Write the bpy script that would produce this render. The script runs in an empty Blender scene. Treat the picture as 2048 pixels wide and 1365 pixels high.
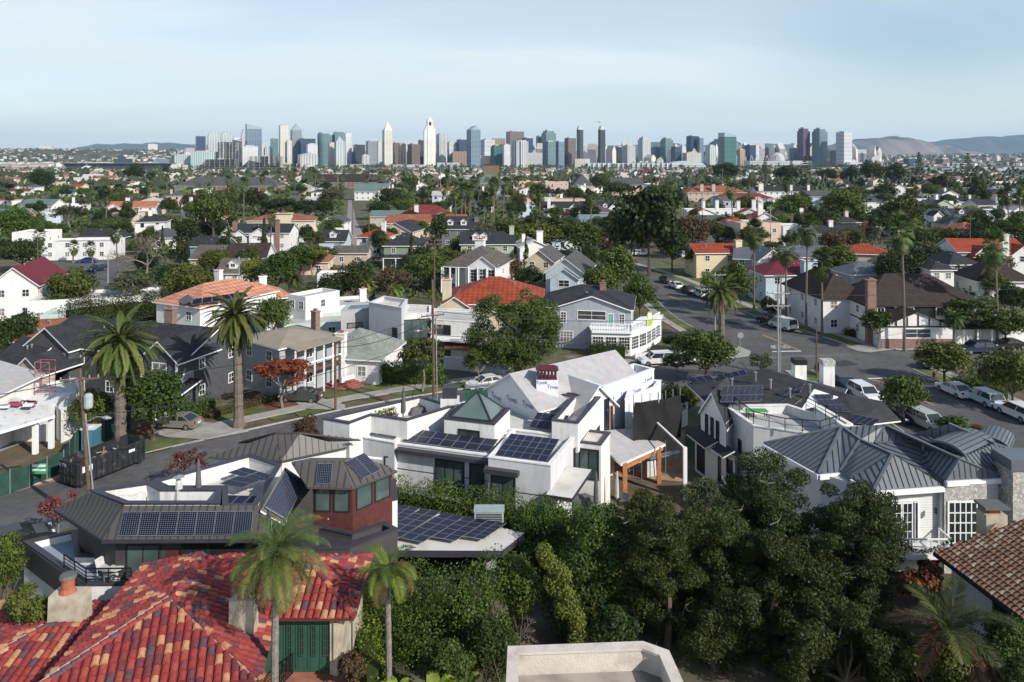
import bpy,math,random
import numpy as np
from mathutils import Vector,Matrix
F,HY,CH=1500.0,316.0,28.0
R=math.radians
rnd=random.Random(11)
sc=bpy.context.scene
COL=sc.collection
def P(px,py,z=0.0):
 """point at height z seen at photo position px,py (camera at 0,0,CH looking along +Y)"""
 y=(CH-z)*F/(py-HY)
 return Vector(((px-1024)*y/F,y,z))
def PD(px,py,d):
 return Vector(((px-1024)*d/F,d,CH-(py-HY)*d/F))
def proj(v):
 return(1024+F*v[0]/v[1],HY+F*(CH-v[2])/v[1])
MATS={}
def nd(nt,t,**kw):
 n=nt.nodes.new(t)
 for k,v in kw.items():
  setattr(n,k,v)
 return n
def M(name,col=(.5,.5,.5),rough=.65,metal=0.,scale=3.,amt=.12,bump=0.,bscale=20.,spec=.4,kind=None,p=None,detail=6.):
 if name in MATS:
  return MATS[name]
 m=bpy.data.materials.new(name)
 m.use_nodes=True
 nt=m.node_tree
 L=nt.links.new
 bs=nt.nodes['Principled BSDF']
 bs.inputs['Roughness'].default_value=rough
 bs.inputs['Metallic'].default_value=metal
 bs.inputs['Specular IOR Level'].default_value=spec
 tc=nd(nt,'ShaderNodeTexCoord')
 nz=nd(nt,'ShaderNodeTexNoise')
 nz.inputs['Scale'].default_value=scale
 nz.inputs['Detail'].default_value=detail
 L(tc.outputs['Object'],nz.inputs['Vector'])
 rp=nd(nt,'ShaderNodeMapRange')
 rp.inputs['From Min'].default_value=.28;rp.inputs['From Max'].default_value=.72
 rp.inputs['To Min'].default_value=1-amt;rp.inputs['To Max'].default_value=1+amt
 L(nz.outputs['Fac'],rp.inputs['Value'])
 def mulcol(c,fac):
  v=nd(nt,'ShaderNodeVectorMath',operation='SCALE')
  if hasattr(c,'links'):L(c,v.inputs[0])
  else:v.inputs[0].default_value=c[:3]
  L(fac,v.inputs['Scale'])
  return v.outputs[0]
 def math2(op,a,b=None,clamp=False):
  n=nd(nt,'ShaderNodeMath',operation=op,use_clamp=clamp)
  for i,q in enumerate((a,b)):
   if q is None:continue
   if hasattr(q,'links'):L(q,n.inputs[i])
   else:n.inputs[i].default_value=q
  return n.outputs[0]
 def mix(fac,a,b):
  n=nd(nt,'ShaderNodeMix',data_type='RGBA')
  L(fac,n.inputs[0])if hasattr(fac,'links')else setattr(n.inputs[0],'default_value',fac)
  for i,q in((6,a),(7,b)):
   if hasattr(q,'links'):L(q,n.inputs[i])
   else:n.inputs[i].default_value=(*q[:3],1)
  return n.outputs[2]
 c=col
 if kind=='facade':
  sp=nd(nt,'ShaderNodeSeparateXYZ');L(tc.outputs['Object'],sp.inputs[0])
  fz=math2('FRACT',math2('DIVIDE',sp.outputs[2],p[1]))
  wz=math2('LESS_THAN',fz,p[2])
  xy=math2('ADD',sp.outputs[0],sp.outputs[1])
  fx=math2('FRACT',math2('DIVIDE',math2('ADD',xy,500.),p[3]))
  w=math2('MULTIPLY',wz,math2('LESS_THAN',fx,p[4]))
  c=mix(w,col,p[0])
  L(math2('SUBTRACT',rough,math2('MULTIPLY',w,max(rough-.12,0))),bs.inputs['Roughness'])
 elif kind=='shingle':
  br=nd(nt,'ShaderNodeTexBrick')
  br.inputs['Scale'].default_value=1.0
  br.inputs['Brick Width'].default_value=.45;br.inputs['Row Height'].default_value=.22
  br.inputs['Mortar Size'].default_value=.012
  br.inputs['Color1'].default_value=(*[x*1.18 for x in col],1)
  br.inputs['Color2'].default_value=(*[x*.82 for x in col],1)
  br.inputs['Mortar'].default_value=(*[x*.55 for x in col],1)
  mp=nd(nt,'ShaderNodeVectorMath',operation='MULTIPLY');mp.inputs[1].default_value=(1,1,1)
  sp=nd(nt,'ShaderNodeSeparateXYZ');L(tc.outputs['Object'],sp.inputs[0])
  cb=nd(nt,'ShaderNodeCombineXYZ')
  L(math2('ADD',sp.outputs[0],math2('MULTIPLY',sp.outputs[1],.9)),cb.inputs[0]);L(math2('MULTIPLY',sp.outputs[2],2.4),cb.inputs[1])
  L(cb.outputs[0],br.inputs['Vector'])
  c=br.outputs['Color']
 elif kind=='rib':
  sp=nd(nt,'ShaderNodeSeparateXYZ');L(tc.outputs['Object'],sp.inputs[0])
  fx=math2('SINE',math2('MULTIPLY',sp.outputs[0],2*math.pi/p))
  fy=math2('SINE',math2('MULTIPLY',sp.outputs[1],2*math.pi/p))
  s_=math2('MULTIPLY',math2('ADD',fx,fy),.15)
  c=mulcol(col,math2('ADD',s_,1.))
 elif kind=='siding':
  sp=nd(nt,'ShaderNodeSeparateXYZ');L(tc.outputs['Object'],sp.inputs[0])
  fz=math2('FRACT',math2('DIVIDE',sp.outputs[2],p or.18))
  c=mulcol(col,math2('SUBTRACT',1.0,math2('MULTIPLY',math2('LESS_THAN',fz,.14),.4)))
 elif kind=='brick':
  br=nd(nt,'ShaderNodeTexBrick')
  br.inputs['Scale'].default_value=1.0
  br.inputs['Brick Width'].default_value=p[0];br.inputs['Row Height'].default_value=p[1]
  br.inputs['Mortar Size'].default_value=p[2]
  br.inputs['Color1'].default_value=(*col,1);br.inputs['Color2'].default_value=(*p[3],1)
  br.inputs['Mortar'].default_value=(*p[4],1)
  sp=nd(nt,'ShaderNodeSeparateXYZ');L(tc.outputs['Object'],sp.inputs[0])
  cb=nd(nt,'ShaderNodeCombineXYZ')
  L(math2('ADD',sp.outputs[0],sp.outputs[1]),cb.inputs[0]);L(sp.outputs[2],cb.inputs[1])
  L(cb.outputs[0],br.inputs['Vector'])
  c=br.outputs['Color']
 elif kind=='stone':
  vo=nd(nt,'ShaderNodeTexVoronoi');vo.feature='F1';vo.inputs['Scale'].default_value=p
  L(tc.outputs['Object'],vo.inputs['Vector'])
  v2=nd(nt,'ShaderNodeTexVoronoi');v2.feature='DISTANCE_TO_EDGE';v2.inputs['Scale'].default_value=p
  L(tc.outputs['Object'],v2.inputs['Vector'])
  sp=nd(nt,'ShaderNodeSeparateXYZ');L(vo.outputs['Color'],sp.inputs[0])
  c=mulcol(col,math2('ADD',math2('MULTIPLY',sp.outputs[0],.55),.7))
  c=mix(math2('LESS_THAN',v2.outputs['Distance'],.05),c,[x*.55 for x in col])
 elif kind=='solar':
  uv=nd(nt,'ShaderNodeSeparateXYZ');L(tc.outputs['UV'],uv.inputs[0])
  def edge(o,n,w):
   f=math2('FRACT',math2('MULTIPLY',o,n))
   d=math2('ABSOLUTE',math2('SUBTRACT',f,.5))
   return math2('GREATER_THAN',d,.5-w)
  ex,ey=edge(uv.outputs[0],p[0],.045),edge(uv.outputs[1],p[1],.045)
  ln=math2('MAXIMUM',ex,ey)
  c=mix(math2('MULTIPLY',ln,.18),col,(.25,.27,.33))
  if p[2]:
   dx,dy=edge(uv.outputs[0],p[0],.12),edge(uv.outputs[1],p[1],.12)
   c=mix(math2('MULTIPLY',math2('MULTIPLY',dx,dy),.55),c,(.6,.62,.66))
  fr=math2('MAXIMUM',edge(uv.outputs[0],1,.012),edge(uv.outputs[1],1,.012))
  c=mix(fr,c,(.3,.31,.34))
 elif kind=='ground':
  for i,(c2,s2,lo,hi)in enumerate(p):
   n2=nd(nt,'ShaderNodeTexNoise');n2.inputs['Scale'].default_value=s2;n2.inputs['Detail'].default_value=5
   L(tc.outputs['Object'],n2.inputs['Vector'])
   r2=nd(nt,'ShaderNodeMapRange');r2.inputs['From Min'].default_value=lo;r2.inputs['From Max'].default_value=hi
   L(n2.outputs['Fac'],r2.inputs['Value'])
   c=mix(r2.outputs[0],c,c2)
 elif kind=='streak':
  sm=nd(nt,'ShaderNodeVectorMath',operation='MULTIPLY');L(tc.outputs['Object'],sm.inputs[0]);sm.inputs[1].default_value=(1,1,.13)
  n2=nd(nt,'ShaderNodeTexNoise');n2.inputs['Scale'].default_value=2.6;n2.inputs['Detail'].default_value=6;L(sm.outputs[0],n2.inputs['Vector'])
  n3=nd(nt,'ShaderNodeTexNoise');n3.inputs['Scale'].default_value=.55;n3.inputs['Detail'].default_value=4;L(tc.outputs['Object'],n3.inputs['Vector'])
  r2=nd(nt,'ShaderNodeMapRange');r2.inputs['From Min'].default_value=.5;r2.inputs['From Max'].default_value=.8;L(n2.outputs['Fac'],r2.inputs['Value'])
  r3=nd(nt,'ShaderNodeMapRange');r3.inputs['From Min'].default_value=.45;r3.inputs['From Max'].default_value=.75;L(n3.outputs['Fac'],r3.inputs['Value'])
  c=mix(math2('MULTIPLY',math2('ADD',r2.outputs[0],math2('MULTIPLY',r3.outputs[0],.5)),p[1],True),col,p[0])
 elif kind=='leaf':
  oi=nd(nt,'ShaderNodeObjectInfo')
  hs=nd(nt,'ShaderNodeHueSaturation')
  n2=nd(nt,'ShaderNodeTexNoise');n2.inputs['Scale'].default_value=p or.8;n2.inputs['Detail'].default_value=3
  L(tc.outputs['Object'],n2.inputs['Vector'])
  c0=mix(n2.outputs['Fac'],[x*y for x,y in zip(col,(.75,.8,.8))],[x*y for x,y in zip(col,(1.35,1.2,1.1))])
  L(c0,hs.inputs['Color'])
  L(math2('ADD',math2('MULTIPLY',oi.outputs['Random'],.05),.475),hs.inputs['Hue'])
  L(math2('ADD',math2('MULTIPLY',math2('FRACT',math2('MULTIPLY',oi.outputs['Random'],7.3)),.5),.75),hs.inputs['Value'])
  c=hs.outputs[0]
 L(mulcol(c,rp.outputs[0]),bs.inputs['Base Color'])
 if kind=='leaf':
  tr=nd(nt,'ShaderNodeBsdfTranslucent')
  L(mulcol(c,rp.outputs[0]),tr.inputs['Color'])
  ms=nd(nt,'ShaderNodeMixShader');ms.inputs[0].default_value=.14
  L(bs.outputs[0],ms.inputs[1]);L(tr.outputs[0],ms.inputs[2])
  L(ms.outputs[0],nt.nodes['Material Output'].inputs['Surface'])
 if bump:
  nb=nd(nt,'ShaderNodeTexNoise');nb.inputs['Scale'].default_value=bscale;nb.inputs['Detail'].default_value=5
  L(tc.outputs['Object'],nb.inputs['Vector'])
  bp=nd(nt,'ShaderNodeBump');bp.inputs['Strength'].default_value=bump;bp.inputs['Distance'].default_value=.05
  L(nb.outputs['Fac'],bp.inputs['Height']);L(bp.outputs[0],bs.inputs['Normal'])
 MATS[name]=m
 return m
def tag(o,label=None,cat=None,group=None,kind=None):
 if label:o['label']=label
 if cat:o['category']=cat
 if group:o['group']=group
 if kind:o['kind']=kind
 return o
def link(o,parent=None):
 COL.objects.link(o)
 if parent is not None:o.parent=parent
 return o
def thing(name,label,cat,loc=(0,0,0),rz=0.,group=None):
 o=bpy.data.objects.new(name,None);COL.objects.link(o)
 o.location=loc;o.rotation_euler=(0,0,rz)
 o.empty_display_size=.3
 return tag(o,label,cat,group)
def cp(o,parent=None):
 c=o.copy();COL.objects.link(c)
 if parent is not None:c.parent=parent
 return c
def copy_tree(o,parent=None):
 c=cp(o,parent)
 for ch in[x for x in o.children]:copy_tree(ch,c)
 return c
class MB:
 """collects faces and links them as one mesh"""
 def __init__(s):s.v=[];s.f=[];s.m=[];s.uv={}
 def add(s,vs,fs,m=0):
  o=len(s.v);s.v+=[tuple(v)for v in vs]
  for f in fs:
   s.f.append(tuple(i+o for i in f));s.m.append(m)
  return o
 def box(s,x0,x1,y0,y1,z0,z1,m=0,mtop=None):
  v=[(x0,y0,z0),(x1,y0,z0),(x1,y1,z0),(x0,y1,z0),(x0,y0,z1),(x1,y0,z1),(x1,y1,z1),(x0,y1,z1)]
  s.add(v,[(0,3,2,1),(0,1,5,4),(1,2,6,5),(2,3,7,6),(3,0,4,7)],m)
  s.add(v[4:],[(0,1,2,3)],m if mtop is None else mtop)
  return s
 def bar(s,a,b,w,h,m=0,up=(0,0,1)):
  """rectangular bar from a to b, w across, h up"""
  a,b=Vector(a),Vector(b);d=(b-a).normalized();u=Vector(up)
  side=d.cross(u)
  if side.length<1e-4:side=d.cross(Vector((0,1,0)))
  side.normalize();u=side.cross(d).normalized()
  v=[]
  for q in(a,b):
   for i,j in((-1,-1),(1,-1),(1,1),(-1,1)):v.append(q+side*(i*w/2)+u*(j*h/2))
  return s.add(v,[(0,1,2,3),(7,6,5,4),(0,4,5,1),(1,5,6,2),(2,6,7,3),(3,7,4,0)],m)
 def poly(s,pts,m=0):s.add(pts,[tuple(range(len(pts)))],m);return s
 def prism(s,pts,z0,z1,m=0,mtop=None,bottom=False):
  n=len(pts)
  a=sum(pts[i][0]*pts[(i+1)%n][1]-pts[(i+1)%n][0]*pts[i][1]for i in range(n))
  if a<0:pts=pts[::-1]
  v=[(p[0],p[1],z0)for p in pts]+[(p[0],p[1],z1)for p in pts]
  s.add(v,[(i,(i+1)%n,n+(i+1)%n,n+i)for i in range(n)],m)
  s.add(v[n:],[tuple(range(n))],m if mtop is None else mtop)
  if bottom:s.add(v[:n],[tuple(range(n-1,-1,-1))],m)
  return s
 def slab(s,pts,t,m=0,medge=None):
  """polygon in space made into a sheet of vertical thickness t below it"""
  n=len(pts);pts=[Vector(p)for p in pts]
  nrm=Vector((0,0,0))
  for i in range(n):nrm+=pts[i].cross(pts[(i+1)%n])
  if nrm.z<0:pts=pts[::-1]
  lo=[p-Vector((0,0,t))for p in pts]
  e=m if medge is None else medge
  s.add(pts,[tuple(range(n))],m)
  s.add(lo,[tuple(range(n-1,-1,-1))],e)
  s.add(pts+lo,[(i,n+i,n+(i+1)%n,(i+1)%n)for i in range(n)],e)
  return s
 def tube(s,pts,rad,n=6,m=0,cap=True):
  pts=[Vector(p)for p in pts]
  if not hasattr(rad,'__len__'):rad=[rad]*len(pts)
  rings=[]
  for i,q in enumerate(pts):
   d=(pts[min(i+1,len(pts)-1)]-pts[max(i-1,0)]).normalized()
   r=Vector((1,0,0))if abs(d.x)<.8 else Vector((0,1,0))
   u=d.cross(r).normalized();w=d.cross(u)
   rings.append([q+(u*math.cos(2*math.pi*k/n)+w*math.sin(2*math.pi*k/n))*rad[i]for k in range(n)])
  v=[p for r in rings for p in r]
  fs=[(i*n+k,i*n+(k+1)%n,(i+1)*n+(k+1)%n,(i+1)*n+k)for i in range(len(pts)-1)for k in range(n)]
  s.add(v,fs,m)
  if cap:
   s.add(rings[-1],[tuple(range(n))],m)
   s.add(rings[0],[tuple(range(n-1,-1,-1))],m)
  return s
 def lathe(s,c,prof,n=12,m=0):
  c=Vector(c)
  return s.tube([c+Vector((0,0,z))for r,z in prof],[max(r,.001)for r,z in prof],n,m)if len(prof)>1 else s
 def uvquad(s,pts,uv,m=0):
  s.uv[len(s.f)]=uv;s.add(pts,[(0,1,2,3)],m);return s
 def build(s,name,mats,parent=None,world=True,loc=None,smooth=False):
  if not isinstance(mats,(list,tuple)):mats=[mats]
  me=bpy.data.meshes.new(name)
  o0=Vector((0,0,0))
  if parent is not None and world:
   q=parent
   while q is not None:o0+=q.location;q=q.parent
  elif loc is not None:o0=Vector(loc)
  V=[(v[0]-o0.x,v[1]-o0.y,v[2]-o0.z)for v in s.v]if o0.length else s.v
  me.from_pydata(V,[],s.f)
  for mm in mats:me.materials.append(mm)
  if len(mats)>1:me.polygons.foreach_set('material_index',s.m)
  if s.uv:
   ul=me.uv_layers.new(name='uv')
   for fi,uv in s.uv.items():
    for k,li in enumerate(me.polygons[fi].loop_indices):ul.data[li].uv=uv[k]
  if smooth:me.polygons.foreach_set('use_smooth',[True]*len(me.polygons))
  ob=bpy.data.objects.new(name,me)
  if parent is None and loc is not None:ob.location=o0
  return link(ob,parent)
def np_mesh(name,V,Fq,mats,mi=None):
 me=bpy.data.meshes.new(name)
 n,k=Fq.shape
 me.vertices.add(len(V));me.vertices.foreach_set('co',np.asarray(V,dtype=np.float32).ravel())
 me.loops.add(n*k);me.loops.foreach_set('vertex_index',Fq.astype(np.int32).ravel())
 me.polygons.add(n);me.polygons.foreach_set('loop_start',np.arange(0,n*k,k,dtype=np.int32))
 me.polygons.foreach_set('loop_total',np.full(n,k,dtype=np.int32))
 for m in(mats if isinstance(mats,(list,tuple))else[mats]):me.materials.append(m)
 if mi is not None:me.polygons.foreach_set('material_index',np.asarray(mi,dtype=np.int32))
 me.update(calc_edges=True)
 return me
def clip_line(poly2,u):
 """v-range of the vertical line x=u inside a convex polygon"""
 vs=[]
 n=len(poly2)
 for i in range(n):
  (x0,y0),(x1,y1)=poly2[i],poly2[(i+1)%n]
  if(x0-u)*(x1-u)<=0 and abs(x1-x0)>1e-6:
   vs.append(y0+(y1-y0)*(u-x0)/(x1-x0))
 return(min(vs),max(vs))if len(vs)>=2 and max(vs)-min(vs)>.05 else None
def plane_frame(pts):
 """origin, across vector, downhill vector, normal of a planar roof polygon"""
 n=Vector((0,0,0))
 for i in range(len(pts)):n+=pts[i].cross(pts[(i+1)%len(pts)])
 n.normalize()
 if n.z<0:n=-n
 down=Vector((n.x,n.y,0))
 if down.length<1e-3:down=Vector((0,-1,0))
 down.normalize();down=(down-n*down.dot(n)).normalized()
 return pts[0],n.cross(down).normalized(),down,n
def seam_roof(mb,pts,spacing=.45,h=.05,m=0,mr=1,t=.12,w=.045):
 """standing seam sheet: slab plus ribs running downhill"""
 pts=[Vector(p)for p in pts];nn=len(pts);lo=[p-Vector((0,0,t))for p in pts]
 mb.add(pts+lo,[(0,i,i+1)for i in range(1,nn-1)]+[(nn,nn+i+1,nn+i)for i in range(1,nn-1)]+[(i,nn+i,nn+(i+1)%nn,(i+1)%nn)for i in range(nn)],m)
 o,u,d,n=plane_frame(pts)
 u=Vector((u.x,u.y,0)).normalized();dn=Vector((d.x,d.y,0)).normalized()
 ks=[(p-o).dot(u)for p in pts];a,b=min(ks),max(ks)
 for i in range(1,len(pts)-1):
  T=[pts[0],pts[i],pts[i+1]];tn=(T[1]-T[0]).cross(T[2]-T[0])
  if abs(tn.z)<1e-3:continue
  p2=[((p-o).dot(u),(p-o).dot(dn))for p in T]
  k=a+spacing*.5
  while k<b:
   r=clip_line(p2,k)
   if r:
    e=[]
    for v in r:
     q=o+u*k+dn*v;q.z=T[0].z-(tn.x*(q.x-T[0].x)+tn.y*(q.y-T[0].y))/tn.z+h/2+.004;e.append(q)
    mb.bar(e[0],e[1],w,h,mr)
   k+=spacing
def on_plane(pts,px,py):
 """where the ray through a photo point meets the plane of a roof polygon"""
 n=Vector((0,0,0))
 for i in range(len(pts)):n+=pts[i].cross(pts[(i+1)%len(pts)])
 c=sum((Vector(p)for p in pts),Vector((0,0,0)))/len(pts)
 C0=Vector((0,0,CH));r=Vector(((px-1024)/F,1,-(py-HY)/F))
 return C0+r*((c-C0).dot(n)/r.dot(n))
def solar(name,parent,A,B,D,nu,nv,mat,lift=.12,label=None,thick=.04,gap=.02):
 """array of nu x nv panels on the parallelogram A->B (across), A->D (up)"""
 A,B,D=Vector(A),Vector(B),Vector(D)
 mb=MB();U=B-A;W=D-A
 n=U.cross(W).normalized()
 if n.z<0:n=-n
 o=A+n*lift
 for i in range(nu):
  for j in range(nv):
   g=gap
   q=[o+U*((i+a)/nu)+W*((j+b)/nv)for a,b in((g,g),(1-g,g),(1-g,1-g),(g,1-g))]
   mb.uvquad(q,[(0,0),(1,0),(1,1),(0,1)],0)
   lo=[p-n*thick for p in q]
   mb.add(q+lo,[(0,4,5,1),(1,5,6,2),(2,6,7,3),(3,7,4,0),(7,6,5,4)],1)
 for j in(.25,.75):
  mb.bar(A+n*(lift-thick-.03)+W*j,B+n*(lift-thick-.03)+W*j,.05,.05,1)
  for i in range(nu+1):
   q=A+U*(i/nu)+W*j
   mb.bar(q+n*(lift-thick-.05),q+Vector((0,0,-.02)),.05,.05,1,(1,0,0))
 ob=mb.build(name,[mat,M('panel_frame',(.35,.36,.38),.35,.8)],parent)
 if label:ob['label']=label
 return ob
def barrel_roof(name,pts,parent,mats,cw=.36,cl=.45,base=None,rng=None):
 """mission tiles: every tile a half barrel laid in courses on the roof plane, tile colours by slot"""
 rng=rng or np.random.default_rng(3)
 pts=[Vector(p)for p in pts]
 mb=MB();nm=len(mats)-1
 mb.slab(pts,.1,nm,nm)
 o,u,d,n=plane_frame(pts)
 p2=[((p-o).dot(u),(p-o).dot(d))for p in pts]
 a,b=min(q[0]for q in p2),max(q[0]for q in p2)
 top=min(q[1]for q in p2)
 wts=np.array([.33,.23,.12,.12,.08,.12][:nm]);wts/=wts.sum()
 k=a+cw/2
 while k<b:
  r=clip_line(p2,k)
  if r:
   v0=top+math.floor((r[0]-top)/cl)*cl
   while v0<r[1]-.12:
    s0,s1=max(v0,r[0]-.1),min(v0+cl*1.06,r[1]+.06)
    if s1-s0>.12:
     c=int(rng.choice(nm,p=wts));jl=rng.uniform(-.012,.012)
     ring=[]
     for(s_,rr,hh)in((s0,cw*.40,.015),(s1,cw*.47,.055)):
      for q in range(6):
       t=math.pi*q/5
       ring.append(o+u*(k+jl-math.cos(t)*rr)+d*s_+n*(hh+math.sin(t)*rr*.75))
     mb.add(ring,[(q,q+1,q+7,q+6)for q in range(5)]+[(6,7,8,9,10,11)],c)
    v0+=cl
  k+=cw
 return mb.build(name,mats,parent)
def barrel_line(mb,a,b,m_rng,r=.16,cl=.4,nm=6,up=.06):
 """row of cap tiles along a hip or ridge"""
 a,b=Vector(a),Vector(b);L=(b-a).length;d=(b-a)/L
 s_=d.cross(Vector((0,0,1))).normalized();n=s_.cross(d)
 k=0.
 while k<L-.1:
  ring=[]
  for(q,rr,h)in((k,r*.85,up),(min(k+cl*1.08,L),r,up+.04)):
   for i in range(6):
    t=math.pi*i/5
    ring.append(a+d*q+s_*(math.cos(t)*rr)+n*(h+math.sin(t)*rr*.8))
  mb.add(ring,[(i,i+1,i+7,i+6)for i in range(5)]+[(6,7,8,9,10,11),(5,4,3,2,1,0)],int(m_rng.integers(nm)))
  k+=cl
def win(parent,A,B,t0,t1,z0,z1,nx=2,nz=2,frame=None,glass=None,fw=.1,name='window',label=None,out=.05,sill=False,mw=None,world=True):
 A,B=Vector((A[0],A[1],0)),Vector((B[0],B[1],0))
 d=(B-A);L=d.length;d/=L;n=Vector((d.y,-d.x,0))
 if t0<=1.0001 and t1<=1.0001:t0,t1=t0*L,t1*L
 frame=frame or M('white_trim',(.8,.8,.79),.5,scale=8,amt=.04)
 glass=glass or rnd.choice(GLS)
 mw=mw or fw*.5
 q=lambda t,z,o:A+d*t+n*o+Vector((0,0,z))
 mb=MB()
 def rect(a,b,c,e,o,m):
  f=[q(a,c,o),q(b,c,o),q(b,e,o),q(a,e,o)];bk=[q(a,c,-.03),q(b,c,-.03),q(b,e,-.03),q(a,e,-.03)]
  mb.add(f,[(0,1,2,3)],m)
  mb.add(f+bk,[(0,4,5,1),(1,5,6,2),(2,6,7,3),(3,7,4,0)],m)
 rect(t0,t1,z0,z0+fw,out,0);rect(t0,t1,z1-fw,z1,out,0)
 rect(t0,t0+fw,z0+fw,z1-fw,out,0);rect(t1-fw,t1,z0+fw,z1-fw,out,0)
 for i in range(1,nx):
  c=t0+fw+(t1-t0-2*fw)*i/nx;rect(c-mw/2,c+mw/2,z0+fw,z1-fw,out*.8,0)
 for i in range(1,nz):
  c=z0+fw+(z1-z0-2*fw)*i/nz;rect(t0+fw,t1-fw,c-mw/2,c+mw/2,out*.72,0)
 mb.add([q(t0+fw,z0+fw,.012),q(t1-fw,z0+fw,.012),q(t1-fw,z1-fw,.012),q(t0+fw,z1-fw,.012)],[(0,1,2,3)],1)
 if sill:rect(t0-.08,t1+.08,z0-.09,z0-.005,out+.07,0)
 ob=mb.build(name,[frame,glass],parent,world=world)
 if label:ob['label']=label
 return ob
GLASS=M('window_glass',(.022,.028,.032),.06,scale=.7,amt=.5,spec=.6)
GLS=[GLASS,GLASS,M('window_glass_dim',(.05,.06,.065),.08,scale=.9,amt=.5,spec=.6),M('window_curtain',(.2,.195,.18),.25,scale=1.5,amt=.35,spec=.5)]
TRIM=M('white_trim',(.8,.8,.79),.5,scale=8,amt=.04)
def leafmat(name,col,**k):return M(name,col,.55,scale=k.pop('scale',5.),amt=.25,kind='leaf',spec=.25,**k)
LEAF={'olive':leafmat('leaf_olive',(.068,.09,.017)),'dark':leafmat('leaf_dark',(.03,.048,.011)),'mid':leafmat('leaf_mid',(.055,.092,.016)),'lime':leafmat('leaf_lime',(.15,.21,.028)),'grey':leafmat('leaf_grey',(.075,.085,.048)),'pine':leafmat('leaf_pine',(.056,.084,.019)),'rust':leafmat('leaf_rust',(.12,.06,.025)),'red':leafmat('leaf_red',(.13,.035,.035)),'orange':leafmat('leaf_orange',(.17,.065,.022)),'palmlight':leafmat('leaf_palm_light',(.14,.165,.045)),'palm':leafmat('leaf_palm',(.085,.12,.03)),'palmdark':leafmat('leaf_palm_dark',(.045,.065,.022)),'palmdry':leafmat('leaf_palm_dry',(.14,.095,.045)),'palmlime':leafmat('leaf_palm_lime',(.15,.19,.03)),'hedge':leafmat('leaf_hedge',(.075,.115,.02)),'oak':leafmat('leaf_oak',(.034,.05,.011)),'yellow':leafmat('leaf_yellow',(.1,.12,.022)),'white':leafmat('blossom_white',(.6,.58,.5)),'pink':leafmat('blossom_pink',(.45,.1,.2)),'brown':leafmat('leaf_brown',(.09,.062,.03)),}
BARK=M('bark',(.1,.075,.055),.9,scale=6,amt=.35,bump=.6,bscale=14)
BARKG=M('bark_grey',(.2,.175,.15),.9,scale=6,amt=.3,bump=.5,bscale=14)
BARKP=M('bark_palm',(.15,.125,.1),.9,scale=9,amt=.3,bump=.8,bscale=18)
def unit(a):return a/np.maximum(np.linalg.norm(a,axis=-1,keepdims=True),1e-9)
def leaf_quads(C,N,S,rng,asp=.6):
 n=len(C)
 t=unit(np.cross(N,rng.normal(size=(n,3))));b=np.cross(N,t)
 s=S[:,None]
 V=np.empty((n,4,3))
 V[:,0]=C-t*s*.5;V[:,1]=C+b*s*asp*.5;V[:,2]=C+t*s*.5-N*s*.12;V[:,3]=C-b*s*asp*.5
 return V.reshape(-1,3),np.arange(n*4).reshape(n,4)
def foliage(clumps,n,leaf,rng,asp=.65,jit=.55,shell=.55,up=.25):
 """leaves spread through ellipsoid clumps (x,y,z,rx,rz)"""
 c=np.asarray(clumps,float)
 w=c[:,3]**1.7*c[:,4]**.5;w/=w.sum()
 k=rng.choice(len(c),size=n,p=w)
 dr=rng.normal(size=(n,3));dr[:,2]+=up;dr=unit(dr)
 rad=shell+(1.06-shell)*rng.random(n)**.6
 rad*=1+.12*np.sin(dr[:,0]*7+k)*np.sin(dr[:,1]*6+2*k)+.1*np.sin(dr[:,2]*9+k*3)
 ext=np.stack([c[k,3],c[k,3],c[k,4]],1)
 C=c[k,:3]+dr*ext*rad[:,None]
 N=unit(dr+rng.normal(size=(n,3))*jit)
 return leaf_quads(C,N,leaf*rng.uniform(.6,1.4,n),rng,asp)
def crown_clumps(rng,w,h,zc,k,r0=.3,r1=.5,shape='dome'):
 """clump list for a crown w wide and h tall centred on height zc"""
 out=[]
 for i in range(k):
  for _ in range(40):
   d=rng.normal(size=3);d/=np.linalg.norm(d)
   r=rng.uniform(.35,.72)
   if d[2]<-.55:continue
   break
  x,y,z=d*r
  if shape=='cone':
   z=rng.uniform(-.9,.85);s_=(1-(z+1)/2.05)*.95;a=rng.uniform(0,6.283);q=rng.uniform(.3,.8)*s_;x,y=math.cos(a)*q,math.sin(a)*q
  cr=rng.uniform(r0,r1)*(1 if shape!='cone' else.35+.6*(1-(z+1)/2))
  out.append((x*w/2,y*w/2,zc+z*h/2,cr*w/2,cr*h/2*(.8 if shape!='pine' else.55)))
 return out
def limbs(mb,rng,base,top_z,clumps,r,n=6,m=0,wob=.12):
 """trunk with forking limbs that end inside clumps"""
 b=Vector(base);h=top_z-b.z
 fork=b+Vector((rng.normal()*wob*h*.5,rng.normal()*wob*h*.5,h))
 mid=b.lerp(fork,.5)+Vector((rng.normal(),rng.normal(),0))*wob*h*.4
 mb.tube([b,mid,fork],[r*1.25,r*.85,r*.7],n,m)
 for c in clumps:
  e=Vector(c[:3]);q=fork.lerp(e,.5)+Vector((rng.normal(),rng.normal(),-abs(rng.normal())))*(e-fork).length*.12
  mb.tube([fork,q,e],[r*.55,r*.35,r*.12],max(n-2,4),m)
PROTO={};FAN_=[]
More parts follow.
